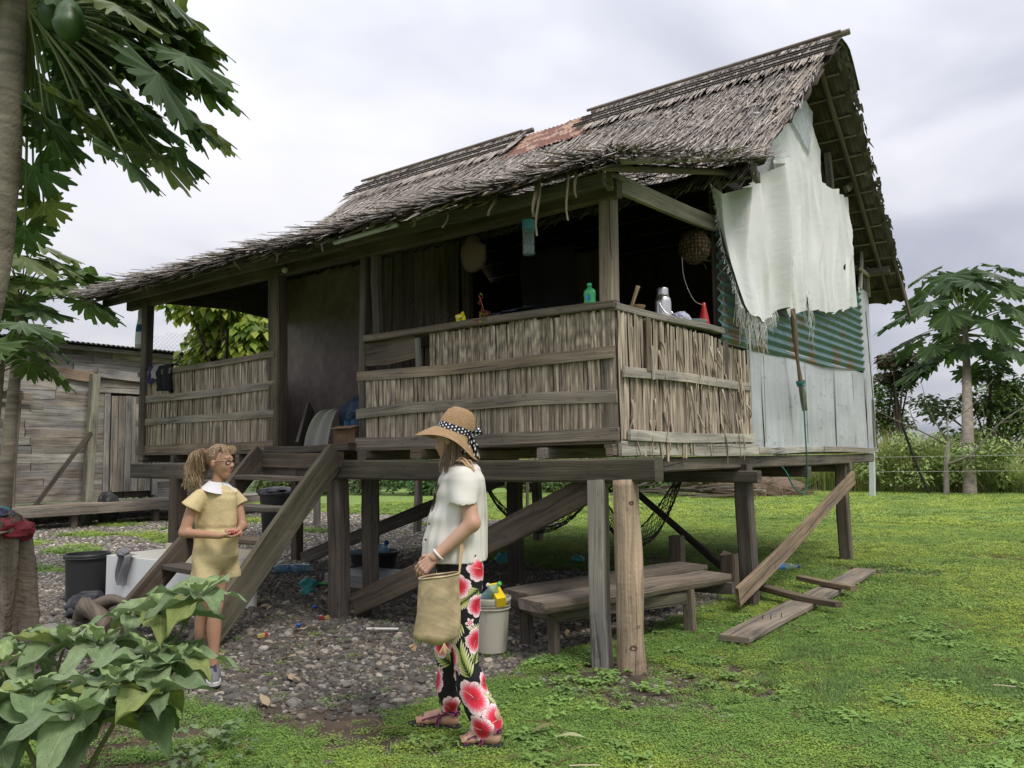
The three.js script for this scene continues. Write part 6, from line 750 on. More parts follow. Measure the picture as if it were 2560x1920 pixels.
  { const o = thing('grey_rag', 'grey rag hung over the edge of the white freezer box', 'cloth', [-5.12, 0.5, 0.9]); mesh('cloth', sheetGeo(16, 22, (u, v) => { const t = v * 2 - 0.5; return [(u - 0.5) * 0.24 * (1 - 0.25 * v) + 0.03 * Math.sin(v * 5), t < 0 ? 0.03 : 0.03 - t * 0.2, t < 0 ? 0.02 + t * 0.12 : 0.04 + 0.035 * Math.sin(u * 12 + v * 3) * (0.3 + v)]; }), clothM(0.22, 0.215, 0.23), o); mesh('knot', lumpGeo([-0.04, 0.04, 0.03], [0.07, 0.05, 0.06], 4), clothM(0.2, 0.2, 0.21), o); }
  tag(mesh('black_bag', lumpGeo([-5.0, 0.1, 1.35], [0.22, 0.14, 0.18], 8), std({ color: rgb(0.015, 0.015, 0.02), roughness: 0.4 })), 'crumpled black bag on the gravel in front of the white freezer', 'bag');
  tag(mesh('dead_root', mergeGeometries([tubeGeo([[-4.9, 0.02, 1.4], [-4.6, 0.16, 1.55], [-4.2, 0.1, 1.6], [-3.9, 0.02, 1.75]], [0.1, 0.09, 0.06, 0.03], 9, { bump: 0.6, bf: 6 }), tubeGeo([[-4.6, 0.12, 1.5], [-4.4, 0.22, 1.4], [-4.15, 0.18, 1.35]], [0.07, 0.05, 0.02], 8, { bump: 0.6 })]), MAT.woodBrown), 'gnarled dead root lying by the foot of the stairs', 'root');
  tag(beam('grey_plank', [-4.6, 0.04, 1.9], [-3.2, 0.05, 2.05], 0.04, 0.2, MAT.woodGrey, null), 'grey plank lying flat in front of the lowest stair', 'plank');
  const ff = thing('flip_flop', 'dark flip-flop lying on the gravel behind the leafy bush', 'flip-flop', [-3.6, 0.03, 1.95], 0.5); { const s = new THREE.Shape(); s.absellipse(0, 0, 0.13, 0.05, 0, 6.3); const g = new THREE.ExtrudeGeometry(s, { depth: 0.018, bevelEnabled: false }); g.rotateX(-1.57); mesh('sole', g, plas(0.03, 0.03, 0.035, 0.8), ff); tube('thong', [[-0.02, 0.02, 0.05], [0.02, 0.06, 0.03], [0.08, 0.02, 0], [0.02, 0.06, -0.03], [-0.02, 0.02, -0.05]], 0.006, plas(0.02, 0.02, 0.02), ff, 6); }
  const bs = thing('black_basin', 'wide black rubber basin under the stilt house holding bottles', 'basin', [-4.75, 0, -2.1]); mesh('wall', lathe([[0.001, 0.01], [0.24, 0.01], [0.25, 0.03], [0.3, 0.25], [0.325, 0.25], [0.325, 0.28], [0.29, 0.28], [0.23, 0.03], [0.001, 0.03]], 36), blk, bs); { const t = new THREE.TorusGeometry(0.035, 0.006, 6, 14); t.rotateY(0.8); t.translate(0.25, 0.2, 0.2); mesh('ring', t, blk, bs); }
  bottle('basin_bottle', 'large blue water bottle upright in the black basin, leaning right', [-4.75, 0.14, -2.15], [0.3, 0, -0.75], 0.36, 0.075, { mat: blueP, ribs: 8 }); bottle('basin_bottle', 'blue ribbed water bottle lying across the left of the black basin', [-4.78, 0.25, -1.95], [0.6, 0.3, 1.35], 0.3, 0.055, { mat: blueP, ribs: 10 }); bottle('basin_bottle', 'second blue bottle lying behind in the black basin', [-4.6, 0.26, -2.2], [0.2, 1.0, 1.4], 0.3, 0.055, { mat: blueP, ribs: 10 });
  const cb = thing('cabinet_slab', 'flat white cabinet slab lying on the gravel before the basin', 'slab', [-3.95, 0, -1.45], 0.12); mesh('lid', boxG(1.15, 0.09, 0.62, 0, 0.1, 0), std({ color: rgb(0.5, 0.51, 0.52), roughness: 0.4, map: T.mott }), cb); mesh('rim', boxG(1.19, 0.04, 0.66, 0, 0.035, 0), std({ color: rgb(0.36, 0.34, 0.3), roughness: 0.7 }), cb);
  bottle('water_bottle', 'clear blue water bottle lying on gravel, left of a pair', [-5.78, 0.05, -1.62], [1.45, 0.35, 0], 0.3, 0.048, { mat: blueP, ribs: 10 }); bottle('water_bottle', 'clear blue water bottle lying on gravel, right of a pair', [-5.58, 0.05, -1.74], [1.45, 0.5, 0], 0.32, 0.052, { mat: blueP, ribs: 10 }); bottle('lawn_bottle', 'water bottle with blue label lying on grass behind the side post', [-0.62, 0.045, -4.75], [0, 0.4, -1.5], 0.34, 0.046, { mat: clearP, band: [0.08, 0.25, 0.6], bandY: 0.42 });
  for (const [x, z, s, l] of [[-3.05, -4.24, 0.09, 'teal plastic scrap on the ground behind the corner posts'], [-3.95, -3.75, 0.12, 'green plastic bag on the gravel by the dark rear post'], [-4.55, -0.9, 0.1, 'teal plastic tub left of the front mid post'], [-4.2, -0.6, 0.07, 'small teal cup left of the front mid post']]) tag(mesh('plastic_scrap', lumpGeo([x, s * 0.4, z], [s, s * 0.7, s], x, 0.6, 3), phy({ color: rgb(0.05, 0.3, 0.28), roughness: 0.5 })), l, 'plastic');
  const pk = (x, z, ry, c1, c2, l) => { const o = thing('litter_packet', l, 'packet', [x, 0.045, z], ry); mesh('carton', bake(boxG(0.075, 0.022, 0.045), mat4([0, -0.01, 0], 0.1, 0, 0.12, 1)), plas(...c1, 0.7), o); mesh('end_flap', bake(boxG(0.022, 0.024, 0.047, 0.03, 0, 0), mat4([0, -0.01, 0], 0.1, 0, 0.12, 1)), plas(...c2, 0.7), o); }; pk(-2.9, 0.26, 0.3, [0.34, 0.03, 0.03], [0.45, 0.36, 0.1], 'crushed red cigarette packet on the dark gravel'); pk(-2.75, 1.02, 0.9, [0.45, 0.36, 0.1], [0.34, 0.04, 0.04], 'yellow and red packet near the feet in trainers');
  tag(tube('white_stick', [[-2.2, 0.04, 0.4], [-1.95, 0.045, 0.28]], 0.011, plas(0.7, 0.68, 0.62, 0.6), null, 8), 'short white stick lying on the gravel', 'stick'); tag(tube('green_pen', [[-4.6, 0.04, -0.95], [-4.35, 0.04, -1.05]], 0.016, plas(0.05, 0.4, 0.1), null, 8), 'green plastic tube lying on the gravel beyond the stairs', 'tube');
  for (const [x, z, l] of [[-3.35, 0.0, 'blue bottle cap on gravel by the stringer'], [-2.8, 0.62, 'blue bottle cap on open gravel ahead of the stairs']]) tag(mesh('bottle_cap', bake(lathe([[0.001, 0.02], [0.02, 0.02], [0.021, 0], [0.001, 0]], 12), new THREE.Matrix4().makeTranslation(x, 0.035, z)), plas(0.02, 0.08, 0.5)), l, 'cap');
  const bits = []; for (let i = 0; i < 60; i++) { const x = rr(-4, 0.4), z = rr(-1, 2.3); if (gravelAt(x, z) < 0.5) continue; bits.push(bake(sheetGeo(3, 3, (u, v) => [(u - 0.5) * 0.07, 0.012 * Math.sin(u * 3 + v * 2), (v - 0.5) * 0.035 * Math.sin(u * 3.14)]), mat4([x, 0.04, z], rr(-0.3, 0.3), rr(0, 6), rr(-0.3, 0.3), rr(0.6, 1.5)))); } tag(kind(mesh('leaf_litter', clean(bits), std({ color: rgb(0.34, 0.26, 0.17), side: THREE.DoubleSide })), 'stuff'), 'dry leaves scattered over the gravel', 'litter');
  for (const [x, z, ry, c, l] of [[0.62, 1.66, 0.4, [0.35, 0.36, 0.18], 'pale fallen leaf on the grass right of the sandals'], [0.44, 1.62, 1.2, [0.16, 0.17, 0.06], 'olive fallen leaf on the grass beside the pale one']]) tag(mesh('fallen_leaf', bake(sheetGeo(10, 6, (u, v) => [(u - 0.5) * 0.16, 0.02 + 0.02 * Math.sin(u * 3.1), (v - 0.5) * 0.05 * Math.sin(u * 3.14)]), mat4([x, 0.03, z], 0, ry, 0.05, 1)), std({ color: rgb(...c), side: THREE.DoubleSide })), l, 'leaf');
  const st = []; for (let i = 0; i < 16; i++) { const x = rr(0.8, 3.4), z = rr(-1.5, 2.6), a = rr(0, 6), L = rr(0.05, 0.14); st.push(tubeGeo([[x, 0.05, z], [x + Math.cos(a) * L * 0.5, 0.055, z + Math.sin(a) * L * 0.5 + 0.01], [x + Math.cos(a) * L, 0.05, z + Math.sin(a) * L]], 0.003, 4, { seg: 3 })); } tag(kind(mesh('dry_stalks', clean(st), std({ color: rgb(0.6, 0.5, 0.36) })), 'stuff'), 'thin dry stalks strewn over the lawn', 'stalks');
}
function netHammock(label, pts, wid, seed) { // knotted net sling along a sagging line
  reseed(seed); const o = thing('net_hammock', label, 'hammock'), cv = new THREE.CatmullRomCurve3(pts.map(A)), m = std({ color: rgb(0.05, 0.042, 0.03), roughness: 0.95 }), N = 34, K = 12, P = [];
  for (let i = 0; i <= N; i++) { const t = i / N, c = cv.getPoint(t), w = wid * Math.pow(Math.sin(clamp(t, 0.02, 0.98) * Math.PI), 0.8), row = []; for (let k = 0; k <= K; k++) { const a = (k / K - 0.5) * 2.2; row.push(V(c.x + Math.sin(a) * w * 0.55 + rr(-0.008, 0.008), c.y - Math.cos(a) * w * 0.45 + w * 0.35 + rr(-0.008, 0.008), c.z + Math.sin(a) * w * 0.45)); } P.push(row); }
  const gs = []; for (let i = 0; i < N; i++) for (let k = 0; k <= K; k++) for (const s of [-1, 1]) { if ((i + k) % 2 || k + s < 0 || k + s > K) continue; gs.push(tubeGeo([P[i][k], P[i + 1][k + s]], 0.0042, 3, { seg: 1 })); } for (let i = 1; i < N; i += 1) for (let k = (i + 1) % 2; k < K; k += 2) gs.push(tubeGeo([P[i][k], P[i + 1][k + 1]], 0.0042, 3, { seg: 1 }));
  kind(mesh('netting', clean(gs), m, o), 'stuff'); for (const k of [0, K]) tube('edge_cord', P.filter((_, i) => i % 4 === 0 || i === N).map((r) => r[k]), 0.009, m, o, 5, { seg: 40 }); return o;
}
netHammock('dark knotted net hammock slung behind the round corner post', [ap(1476, 1022, 9.2), ap(1440, 1095, 9.1), ap(1392, 1165, 8.9), ap(1345, 1165, 8.7), ap(1300, 1095, 8.5), ap(1262, 1040, 8.4)], 0.42, 1040);
netHammock('second dark net hammock hanging lower behind the brace', [ap(1290, 1040, 9.2), ap(1245, 1105, 9.3), ap(1190, 1140, 9.5), ap(1130, 1140, 9.8), ap(1075, 1090, 10), ap(1040, 1035, 10.2)], 0.32, 1041);

// ---------- plank house at left ----------
{
  reseed(1100); const x0 = -17, h = thing('plank_house', 'weathered grey plank house with a low corrugated roof at far left', 'house');
  const gs = [woodM(0.45, 0.445, 0.44), woodM(0.39, 0.385, 0.38), woodM(0.51, 0.505, 0.5), woodM(0.33, 0.325, 0.32)];
  mesh('core', boxG(3.6, 3.6, 7.3, x0 - 1.95, 2.35, -4.65), MAT.woodDark, h);
  const D0 = -4.8, D1 = -5.95; // door span
  for (let i = 0, y = 0.55; y < 4.12; i++) { const hh = rr(0.155, 0.21), cuts = y < 3.15 ? [[-1.0, D0 + 0.12], [D1 - 0.05, -8.3]] : [[-1.0, rr(-5.5, -3)], [0, -8.3]]; if (y >= 3.15) cuts[1][0] = cuts[0][1] - 0.02; for (const [a, b] of cuts) { const mid = y < 3.15 && a > -2 && rnd() < 0.6 ? rr(-3.8, -2.4) : null; for (const [c, d] of mid ? [[a, mid + 0.008], [mid - 0.008, b]] : [[a, b]]) beam('board', [x0 + 0.02 + (i % 2) * 0.004, y + hh / 2, c], [x0 + 0.02 + (i % 2) * 0.004, y + hh / 2 + rr(-0.015, 0.015), d], hh + 0.014, 0.028, gs[Math.floor(rnd() * 4)], h, { seg: 4, roll: 0.06 }); } y += hh; }
  const dr = part('door', h); for (let i = 0; i < 6; i++) { const w = (D0 - D1 - 0.1) / 6, z = D0 - 0.05 - w * (i + 0.5); beam('door_plank', [x0 + 0.03, 0.72, z], [x0 + 0.03, 3.1 - rr(0, 0.02), z], 0.03, w - 0.012, gs[(i * 2 + 1) % 4], dr, { seg: 2, ref: [1, 0, 0] }); }
  beam('door_frame', [x0 + 0.04, 0.6, D0 + 0.05], [x0 + 0.04, 3.2, D0 + 0.05], 0.05, 0.14, gs[0], h, { ref: [1, 0, 0] }); beam('door_frame', [x0 + 0.04, 0.6, D1 - 0.05], [x0 + 0.04, 3.2, D1 - 0.05], 0.05, 0.14, gs[2], h, { ref: [1, 0, 0] }); beam('door_head', [x0 + 0.05, 3.2, D0 + 0.4], [x0 + 0.05, 3.22, D1 - 0.3], 0.12, 0.05, gs[1], h);
  beam('broken_board', [x0 + 0.1, 3.62, -3.0], [x0 + 0.1, 3.5, -4.35], 0.24, 0.04, MAT.woodWarm, h); beam('broken_board', [x0 + 0.1, 3.64, -4.45], [x0 + 0.1, 3.48, -6.9], 0.22, 0.04, gs[2], h); beam('window_board', [x0 + 0.1, 3.72, -6.4], [x0 + 0.1, 3.72, -7.3], 0.18, 0.05, MAT.woodDark, h);
  mesh('roof_sheet', sheetGeo(300, 4, (u, v) => { const z = lerp(-0.6, -8.9, u); return [lerp(x0 + 0.45, x0 - 4.2, v), 4.28 + 0.42 * v + 0.022 * Math.sin((z * 6.283) / 0.12), z]; }), std({ color: rgb(0.09, 0.085, 0.085), roughness: 0.6, side: THREE.DoubleSide }), h); beam('fascia', [x0 + 0.25, 4.17, -0.7], [x0 + 0.25, 4.18, -8.6], 0.1, 0.04, gs[3], h);
  for (let i = 0; i < 6; i++) beam('porch_board', [x0 + 0.2 + i * 0.2, 0.5, -1.2], [x0 + 0.2 + i * 0.2, 0.5, -9.5], 0.05, 0.18, i % 2 ? MAT.woodWarm : gs[1], h, { seg: 4 }); beam('porch_edge', [x0 + 1.35, 0.4, -1.2], [x0 + 1.35, 0.42, -9.5], 0.2, 0.06, gs[3], h); for (let i = 0; i < 5; i++) beam('porch_leg', [x0 + 1.2, -0.05, -1.6 - i * 1.9], [x0 + 1.2, 0.4, -1.6 - i * 1.9], 0.14, 0.14, MAT.woodDark, h);
  beam('side_frame', [x0 + 0.1, 0.5, -7.2], [x0 + 0.1, 1.6, -7.2], 0.12, 0.1, gs[0], h); beam('side_frame', [x0 + 0.15, 0.6, -7.3], [x0 + 0.15, 1.6, -8.3], 0.1, 0.06, gs[2], h);
  tag(beam('yard_post', [-16.6, -0.05, -4.15], [-16.6, 3.55, -4.25], 0.2, 0.2, woodM(0.34, 0.33, 0.26), null), 'pale square post standing before the plank house', 'post'); tag(beam('leaning_pole', [-16.4, 0.05, -2.6], [-16.5, 2.15, -4.15], 0.09, 0.07, MAT.woodDark, null), 'dark pole leaning on the pale post of the plank house', 'pole');
  tag(mesh('black_tyre_bag', lumpGeo([-16.3, 0.35, -4.5], [0.25, 0.42, 0.25], 5), std({ color: rgb(0.02, 0.02, 0.022), roughness: 0.6 })), 'black bag slumped at the foot of the pale post', 'bag'); tag(mesh('dark_cloth', lumpGeo([x0 + 1.45, 0.3, -6.4], [0.12, 0.25, 0.35], 9), clothM(0.03, 0.03, 0.045)), 'dark cloth hung on the porch edge of the plank house', 'cloth');
  const lp = thing('lean_to', 'small dark lean-to with a tin roof at the left picture edge', 'shelter', [-2.75, 0, -1.55]); beam('post', [-13.2, -0.05, -0.65], [-13.1, 2.9, -0.65], 0.22, 0.22, MAT.woodBrown, lp); beam('post', [-14.4, -0.05, 0.6], [-14.4, 2.9, 0.6], 0.2, 0.2, MAT.woodDark, lp); beam('rail', [-13.0, 2.72, 0.8], [-13.0, 2.66, -1.2], 0.1, 0.08, MAT.woodGrey, lp); mesh('tin_roof', sheetGeo(60, 3, (u, v) => { const z = lerp(1.4, -0.7, u); return [lerp(-12.6, -15.2, v), 2.95 + 0.3 * v + 0.02 * Math.sin(z * 52), z]; }), std({ color: rgb(0.1, 0.085, 0.075), roughness: 0.7, side: THREE.DoubleSide }), lp); for (let i = 0; i < 10; i++) beam('wall_board', [-14.4, 0.3 + i * 0.25, 1.4], [-14.4, 0.3 + i * 0.25, -0.4], 0.24, 0.03, MAT.woodDark, lp, { seg: 3 }); beam('grey_board', [-12.9, 2.88, 0.9], [-12.8, 2.86, -0.9], 0.16, 0.04, MAT.woodGrey, lp);
}
{ // stump with clothes and hats
  reseed(1150); const o = thing('rotten_stump', 'tall rotten grey stump at the left picture edge', 'stump', [-3.55, 0, 2.76]); const bark = std({ color: rgb(0.3, 0.255, 0.21), map: T.wood, bumpMap: T.noiseB, bumpScale: 0.03, roughness: 0.95, side: THREE.DoubleSide });
  mesh('trunk', sheetGeo(96, 30, (u, v) => { const a = u * 6.2832, y = v * (0.72 + 0.5 * fbm(Math.cos(a) * 2 + 9, Math.sin(a) * 2 + 9, 1151, 3) + 0.12 * Math.max(0, Math.cos(a - 0.6))), r = 0.25 * (1 + 0.35 * (1 - v) * (1 - v)) * (0.58 + 0.62 * fbm(Math.cos(a) * 2.2 + 5, Math.sin(a) * 2.2 + y * 1.4 + 5, 1152, 4) + 0.3 * Math.pow(vnoise(a * 4.5, y * 1.3, 1154, 28), 2) + 0.1 * vnoise(a * 14, y * 3, 1155, 88)); return [Math.cos(a) * r, y, Math.sin(a) * r]; }, { us: 1.2, vs: 1 }), bark, o); mesh('core', lathe([[0.001, 0.7], [0.12, 0.7], [0.15, 0.1]], 16), MAT.woodDark, o); tube('snag', [[0.1, 0.75, -0.08], [0.14, 1.0, -0.1], [0.13, 1.12, -0.1]], [0.06, 0.04, 0.015], bark, o, 8, { bump: 0.5 });
  const cl = (n, l, c, r, m, s) => tag(mesh(n, lumpGeo(c, r, s, 0.55), m), l, n.includes('hat') ? 'hat' : 'clothing');
  cl('red_cloth', 'dark red cloth draped on top of the rotten stump', [-3.42, 0.98, 2.66], [0.19, 0.09, 0.15], clothM(0.18, 0.02, 0.03), 3); cl('patterned_cloth', 'teal patterned cloth on top of the stump heap', [-3.62, 1.08, 2.74], [0.18, 0.07, 0.17], std({ map: dtex(128, 128, (u, v) => { const n = fbm(u * 16, v * 16, 1153, 3, 16, 16); return n > 0.55 ? [0.25, 0.42, 0.45] : n > 0.45 ? [0.35, 0.2, 0.28] : [0.12, 0.14, 0.18]; }, true), roughness: 0.9 }), 6); cl('blue_jeans', 'blue denim hanging down the front of the stump', [-3.42, 0.78, 2.92], [0.1, 0.2, 0.1], clothM(0.12, 0.19, 0.36), 9);
  const hat = thing('felt_hat', 'brown brimmed hat lying on the stump clothes', 'hat', [-3.4, 1.0, 2.84], 0.4); hat.rotation.set(0.5, 0.4, -0.35); mesh('brim', sheetGeo(36, 4, (u, v) => { const a = u * 6.283, r = lerp(0.09, 0.17, v); return [Math.cos(a) * r, 0.03 * Math.sin(a * 2) * v, Math.sin(a) * r]; }), clothM(0.2, 0.15, 0.1), hat); mesh('crown', lathe([[0.092, 0], [0.088, 0.06], [0.07, 0.09], [0.001, 0.08]], 24), clothM(0.17, 0.125, 0.085), hat);
}

// ---------- plants ----------
// outline leaf: r(t) radial shape as a fan, gently cupped
function palmateGeo(lobes, seed, deep = 0.62) { // papaya leaf: stalk at the origin, tip along +z
  reseed(seed); const n = 132, pos = [0, 0, 0], uv = [0.5, 0.5], idx = [], jit = Array.from({ length: lobes }, () => rr(0.85, 1.1));
  for (let i = 0; i <= n; i++) {
    const t = i / n, th = lerp(-2.65, 2.65, t), q = ((th + 2.65) / 5.3) * lobes, k = Math.min(lobes - 1, Math.floor(q)), f = q - k - 0.5, main = Math.pow(Math.cos(f * Math.PI), 0.55), sub = 0.5 + 0.5 * Math.cos(f * Math.PI * 2 * 3.0), len = jit[k] * lerp(1, 0.62, Math.pow(Math.abs(th) / 2.65, 1.5));
    let r = len * (1 - deep + deep * main) * (1 - 0.17 * (1 - sub) * (Math.abs(f) > 0.08 ? 1 : 0)) * (1 + 0.03 * (hash(i, k, seed) - 0.5)); const y = 0.1 * r * Math.cos(f * Math.PI * 2) - 0.22 * r * r + 0.02 * (hash(i, 3, seed) - 0.5);
    pos.push(Math.sin(th) * r * 0.92, y, Math.cos(th) * r); uv.push(0.5 + Math.sin(th) * r * 0.45, 0.5 + Math.cos(th) * r * 0.45); if (i) idx.push(0, i, i + 1);
  }
  // split each wedge once so that the blade can bend
  const g = geo(pos, idx, uv); return g;
}
const palm = [0, 1, 2].map((k) => palmateGeo(8, 1200 + k, 0.48 + 0.05 * k)), palmSoft = [0, 1].map((k) => palmateGeo(9, 1210 + k, 0.38));
const veinTex = (lobes) => dtex(256, 256, (u, v) => { const x = (u - 0.5) * 2, y = (v - 0.5) * 2, th = Math.atan2(x, y), r = Math.hypot(x, y), q = ((th + 2.65) / 5.3) * lobes, f = Math.abs(q - Math.floor(q) - 0.5) * r * 1.4, n = fbm(u * 8, v * 8, 1220, 4, 8, 8); const l = 0.82 + 0.3 * (n - 0.5) + 0.22 * (1 - sstep(0.0, 0.05, f)); return [l, l, l * 0.95]; }, true);
T.palm = veinTex(9);
const papM = [[0.1, 0.19, 0.05], [0.12, 0.22, 0.05], [0.075, 0.15, 0.045], [0.17, 0.24, 0.05]].map((c) => leafMat({ color: rgb(...c), map: T.palm, roughness: 0.8, transmission: 0.5 })), petM = std({ color: rgb(0.16, 0.2, 0.07), roughness: 0.6 });
const bark = std({ color: rgb(0.36, 0.32, 0.27), map: dtex(128, 512, (u, v) => { const ring = vnoise(u * 3, v * 38, 1230, 3, 38), n = fbm(u * 6, v * 24, 1231, 4, 6, 24), l = 0.8 + 0.12 * (ring - 0.5) + 0.4 * (n - 0.5); return [l, l * 0.98, l * 0.95]; }, true), bumpMap: T.noiseB, bumpScale: 0.012, roughness: 0.9 });
const _Y = V(0, 1, 0);
function orient(m, p, tip, normal, s) { const z = tip.clone().normalize(), y = normal.clone().addScaledVector(z, -normal.dot(z)).normalize(), x = y.clone().cross(z); m.matrix.makeBasis(x, y, z); m.quaternion.setFromRotationMatrix(m.matrix); m.position.copy(p); m.scale.setScalar(s); }
function leafOn(tree, crown, p, s, mats, gs, o = {}) { // petiole from crown to p, blade hanging outward
  const out = p.clone().sub(crown), hor = V(out.x, 0, out.z).normalize(), mid = crown.clone().lerp(p, 0.55).add(V(0, o.arch ?? 0.1, 0)); const lf = mesh('leaf', gs[Math.floor(rnd() * gs.length)], mats[Math.floor(rnd() * mats.length)], tree);
  orient(lf, p, hor.clone().multiplyScalar(1).add(V(gauss() * 0.35, -(o.droop ?? 0.7) + gauss() * 0.25, gauss() * 0.35)), V(hor.x * 0.7 + gauss() * 0.25, 0.8, hor.z * 0.7 + gauss() * 0.25), s); if (o.petiole !== false) mesh('petiole', tubeGeo([crown, mid, p], (t) => (o.pr ?? 0.012) * (1 - 0.5 * t), 5, { seg: 6 }), petM, lf.parent); return lf;
}
{ // near papaya, its crown overhead at the upper left
  reseed(1240); const t = thing('papaya_tree', 'near papaya tree with dark lobed leaves filling the upper left corner', 'tree'), C0 = at(62, 20, 4.6);
  tube('trunk', [at(-290, 1600, 4.6), at(-185, 1200, 4.6), at(-85, 850, 4.6), at(-22, 620, 4.6), at(4, 400, 4.6), at(22, 150, 4.6), at(32, 0, 4.6), at(45, -160, 4.6)], [0.13, 0.12, 0.108, 0.098, 0.09, 0.086, 0.082, 0.07], bark, t, 16, { bump: 0.1, seg: 40 }); tube('side_trunk', [at(-360, 1600, 4.9), at(-230, 1150, 4.9), at(-110, 700, 4.9), at(-24, 260, 4.9), at(0, 0, 4.9), at(5, -120, 4.9)], [0.11, 0.1, 0.09, 0.075, 0.07, 0.06], bark, t, 14, { bump: 0.1, seg: 30 });
  for (const [px, py, d] of [[150, 45, 4.35], [115, 25, 4.55]]) { const g = new THREE.SphereGeometry(0.085, 20, 16), p = g.attributes.position; for (let i = 0; i < p.count; i++) { const y = p.getY(i); p.setXYZ(i, p.getX(i) * (y < 0 ? 1 : 0.85), y * 1.35, p.getZ(i) * (y < 0 ? 1 : 0.85)); } g.computeVertexNormals(); mesh('papaya_fruit', g, std({ color: rgb(0.06, 0.11, 0.04), roughness: 0.45 }), t).position.copy(at(px, py, d)); }
  for (const [px, py, d, s] of [[330, 70, 4.5, 0.46], [250, 40, 4.3, 0.48], [400, 150, 4.4, 0.44], [440, 200, 4.6, 0.42], [340, 190, 4.2, 0.46], [260, 150, 4.6, 0.46], [180, 170, 4.9, 0.42], [310, 270, 4.3, 0.44], [385, 260, 4.7, 0.42], [240, 260, 4.6, 0.46], [340, 365, 4.5, 0.42], [275, 375, 4.3, 0.38], [375, 350, 4.8, 0.4], [165, 260, 4.5, 0.44], [110, 210, 4.8, 0.44], [215, 215, 4.9, 0.46], [115, 320, 4.7, 0.36], [72, 390, 4.9, 0.38], [95, 470, 5.0, 0.32], [55, 520, 4.9, 0.32], [135, 110, 4.9, 0.48], [215, 100, 4.9, 0.48], [320, 140, 5.0, 0.48], [380, 90, 4.9, 0.44], [300, 30, 4.9, 0.48], [120, -10, 4.5, 0.48], [220, -30, 4.5, 0.48], [300, 0, 4.7, 0.44], [380, 60, 4.8, 0.4], [350, 10, 4.5, 0.42], [250, 320, 4.8, 0.4], [200, 300, 4.7, 0.38], [-40, 140, 4.8, 0.48], [-60, -10, 4.5, 0.48], [60, -80, 4.6, 0.48], [20, 280, 5.0, 0.38]]) { const p = at(px, py - 30, d); leafOn(t, C0, p, s * 0.8, papM, palm, { droop: 0.75, pr: 0.012, arch: 0.06 }); }
  for (let i = 0; i < 22; i++) { const a = rnd(), p = at(lerp(70, 420, Math.sqrt(a)) + rr(-20, 20), lerp(20, 300, rnd()) - 20, rr(4.3, 5.1)); leafOn(t, C0, p, rr(0.26, 0.36), papM, palm, { droop: 0.6, pr: 0.01, arch: 0.05 }); }
  // young side crown lower down
}
function papaya(label, base, top, lr, nl, s, o = {}) {
  const t = thing('papaya_tree', label, 'tree', base), B = V(...base), C0 = V(...top).sub(B);
  tube('trunk', [[0, -0.1, 0], [C0.x * 0.3, C0.y * 0.35, C0.z * 0.3], [C0.x * 0.8, C0.y * 0.75, C0.z * 0.8], arr(C0)], [o.r ?? 0.12, (o.r ?? 0.12) * 0.85, (o.r ?? 0.12) * 0.7, (o.r ?? 0.12) * 0.4], bark, t, 12, { bump: 0.1, seg: 20 });
  for (let i = 0; i < nl; i++) { const a = i * 2.4 + rr(-0.3, 0.3), el = lerp(1.1, o.lo ?? -0.5, i / nl) + rr(-0.2, 0.2), L = lr * rr(0.75, 1.1), p = C0.clone().add(V(Math.cos(a) * Math.cos(el) * L, Math.sin(el) * L * (o.vy ?? 0.75), Math.sin(a) * Math.cos(el) * L)); leafOn(t, C0.clone().add(V(0, -0.25 * i / nl * lr, 0)), p, s * rr(0.85, 1.2), o.mats || papM, o.gs || palm, { droop: o.droop ?? 0.45, pr: (o.pr ?? 0.03), arch: 0.1 * lr }); }
  return t;
}
reseed(1260);
papaya('papaya tree behind the near trunk beside the plank house', [-7.9, 0, 1.0], arr(at(45, 640, 10)), 0.85, 22, 0.55, { r: 0.1, pr: 0.012, droop: 0.35, mats: [papM[0], papM[1], papM[3]] });
papaya('lower papaya behind the near trunk at the left edge', [at(-70, 1400, 8.6).x, 0, at(-70, 1400, 8.6).z], arr(at(5, 780, 8.6)), 0.55, 12, 0.42, { r: 0.08, pr: 0.01, droop: 0.5 });
papaya('tall papaya with a round crown standing on the right lawn edge', [-0.97, 0, -23.9], arr(at(2085, 700, 30)), 2.15, 40, 1.05, { r: 0.21, pr: 0.03, droop: 0.6, lo: -1.15, vy: 1.0, gs: palmSoft, mats: [papM[0], papM[1], papM[2]] });

// broad leaf of the near bush: stalk end at 0, tip at +z
function ovateGeo(seed, wv, droop, fold) { reseed(seed); const ph = rr(0, 6); return sheetGeo(8, 12, (u, v) => { const a = (u - 0.5) * 2, w = 0.36 * Math.pow(Math.sin(Math.PI * Math.pow(v, 0.72)), 0.85) * (1 - 0.12 * Math.max(0, Math.sin(v * 16 + 1 + ph * 0.3)) * Math.abs(a)) * (1 - v * 0.25), y = -droop * v * v + fold * Math.abs(a) * w * 1.8 + wv * Math.sin(v * 13 + ph + a * 2) * Math.abs(a) * 0.06; return [a * w, y, v * (1 - 0.15 * droop * v)]; }, { us: 1, vs: 1 }); }
const ov = [ovateGeo(1301, 1, 0.22, 0.3), ovateGeo(1302, 1.2, 0.4, 0.2), ovateGeo(1303, 0.8, 0.1, 0.35), ovateGeo(1304, 1.3, 0.5, 0.15)];
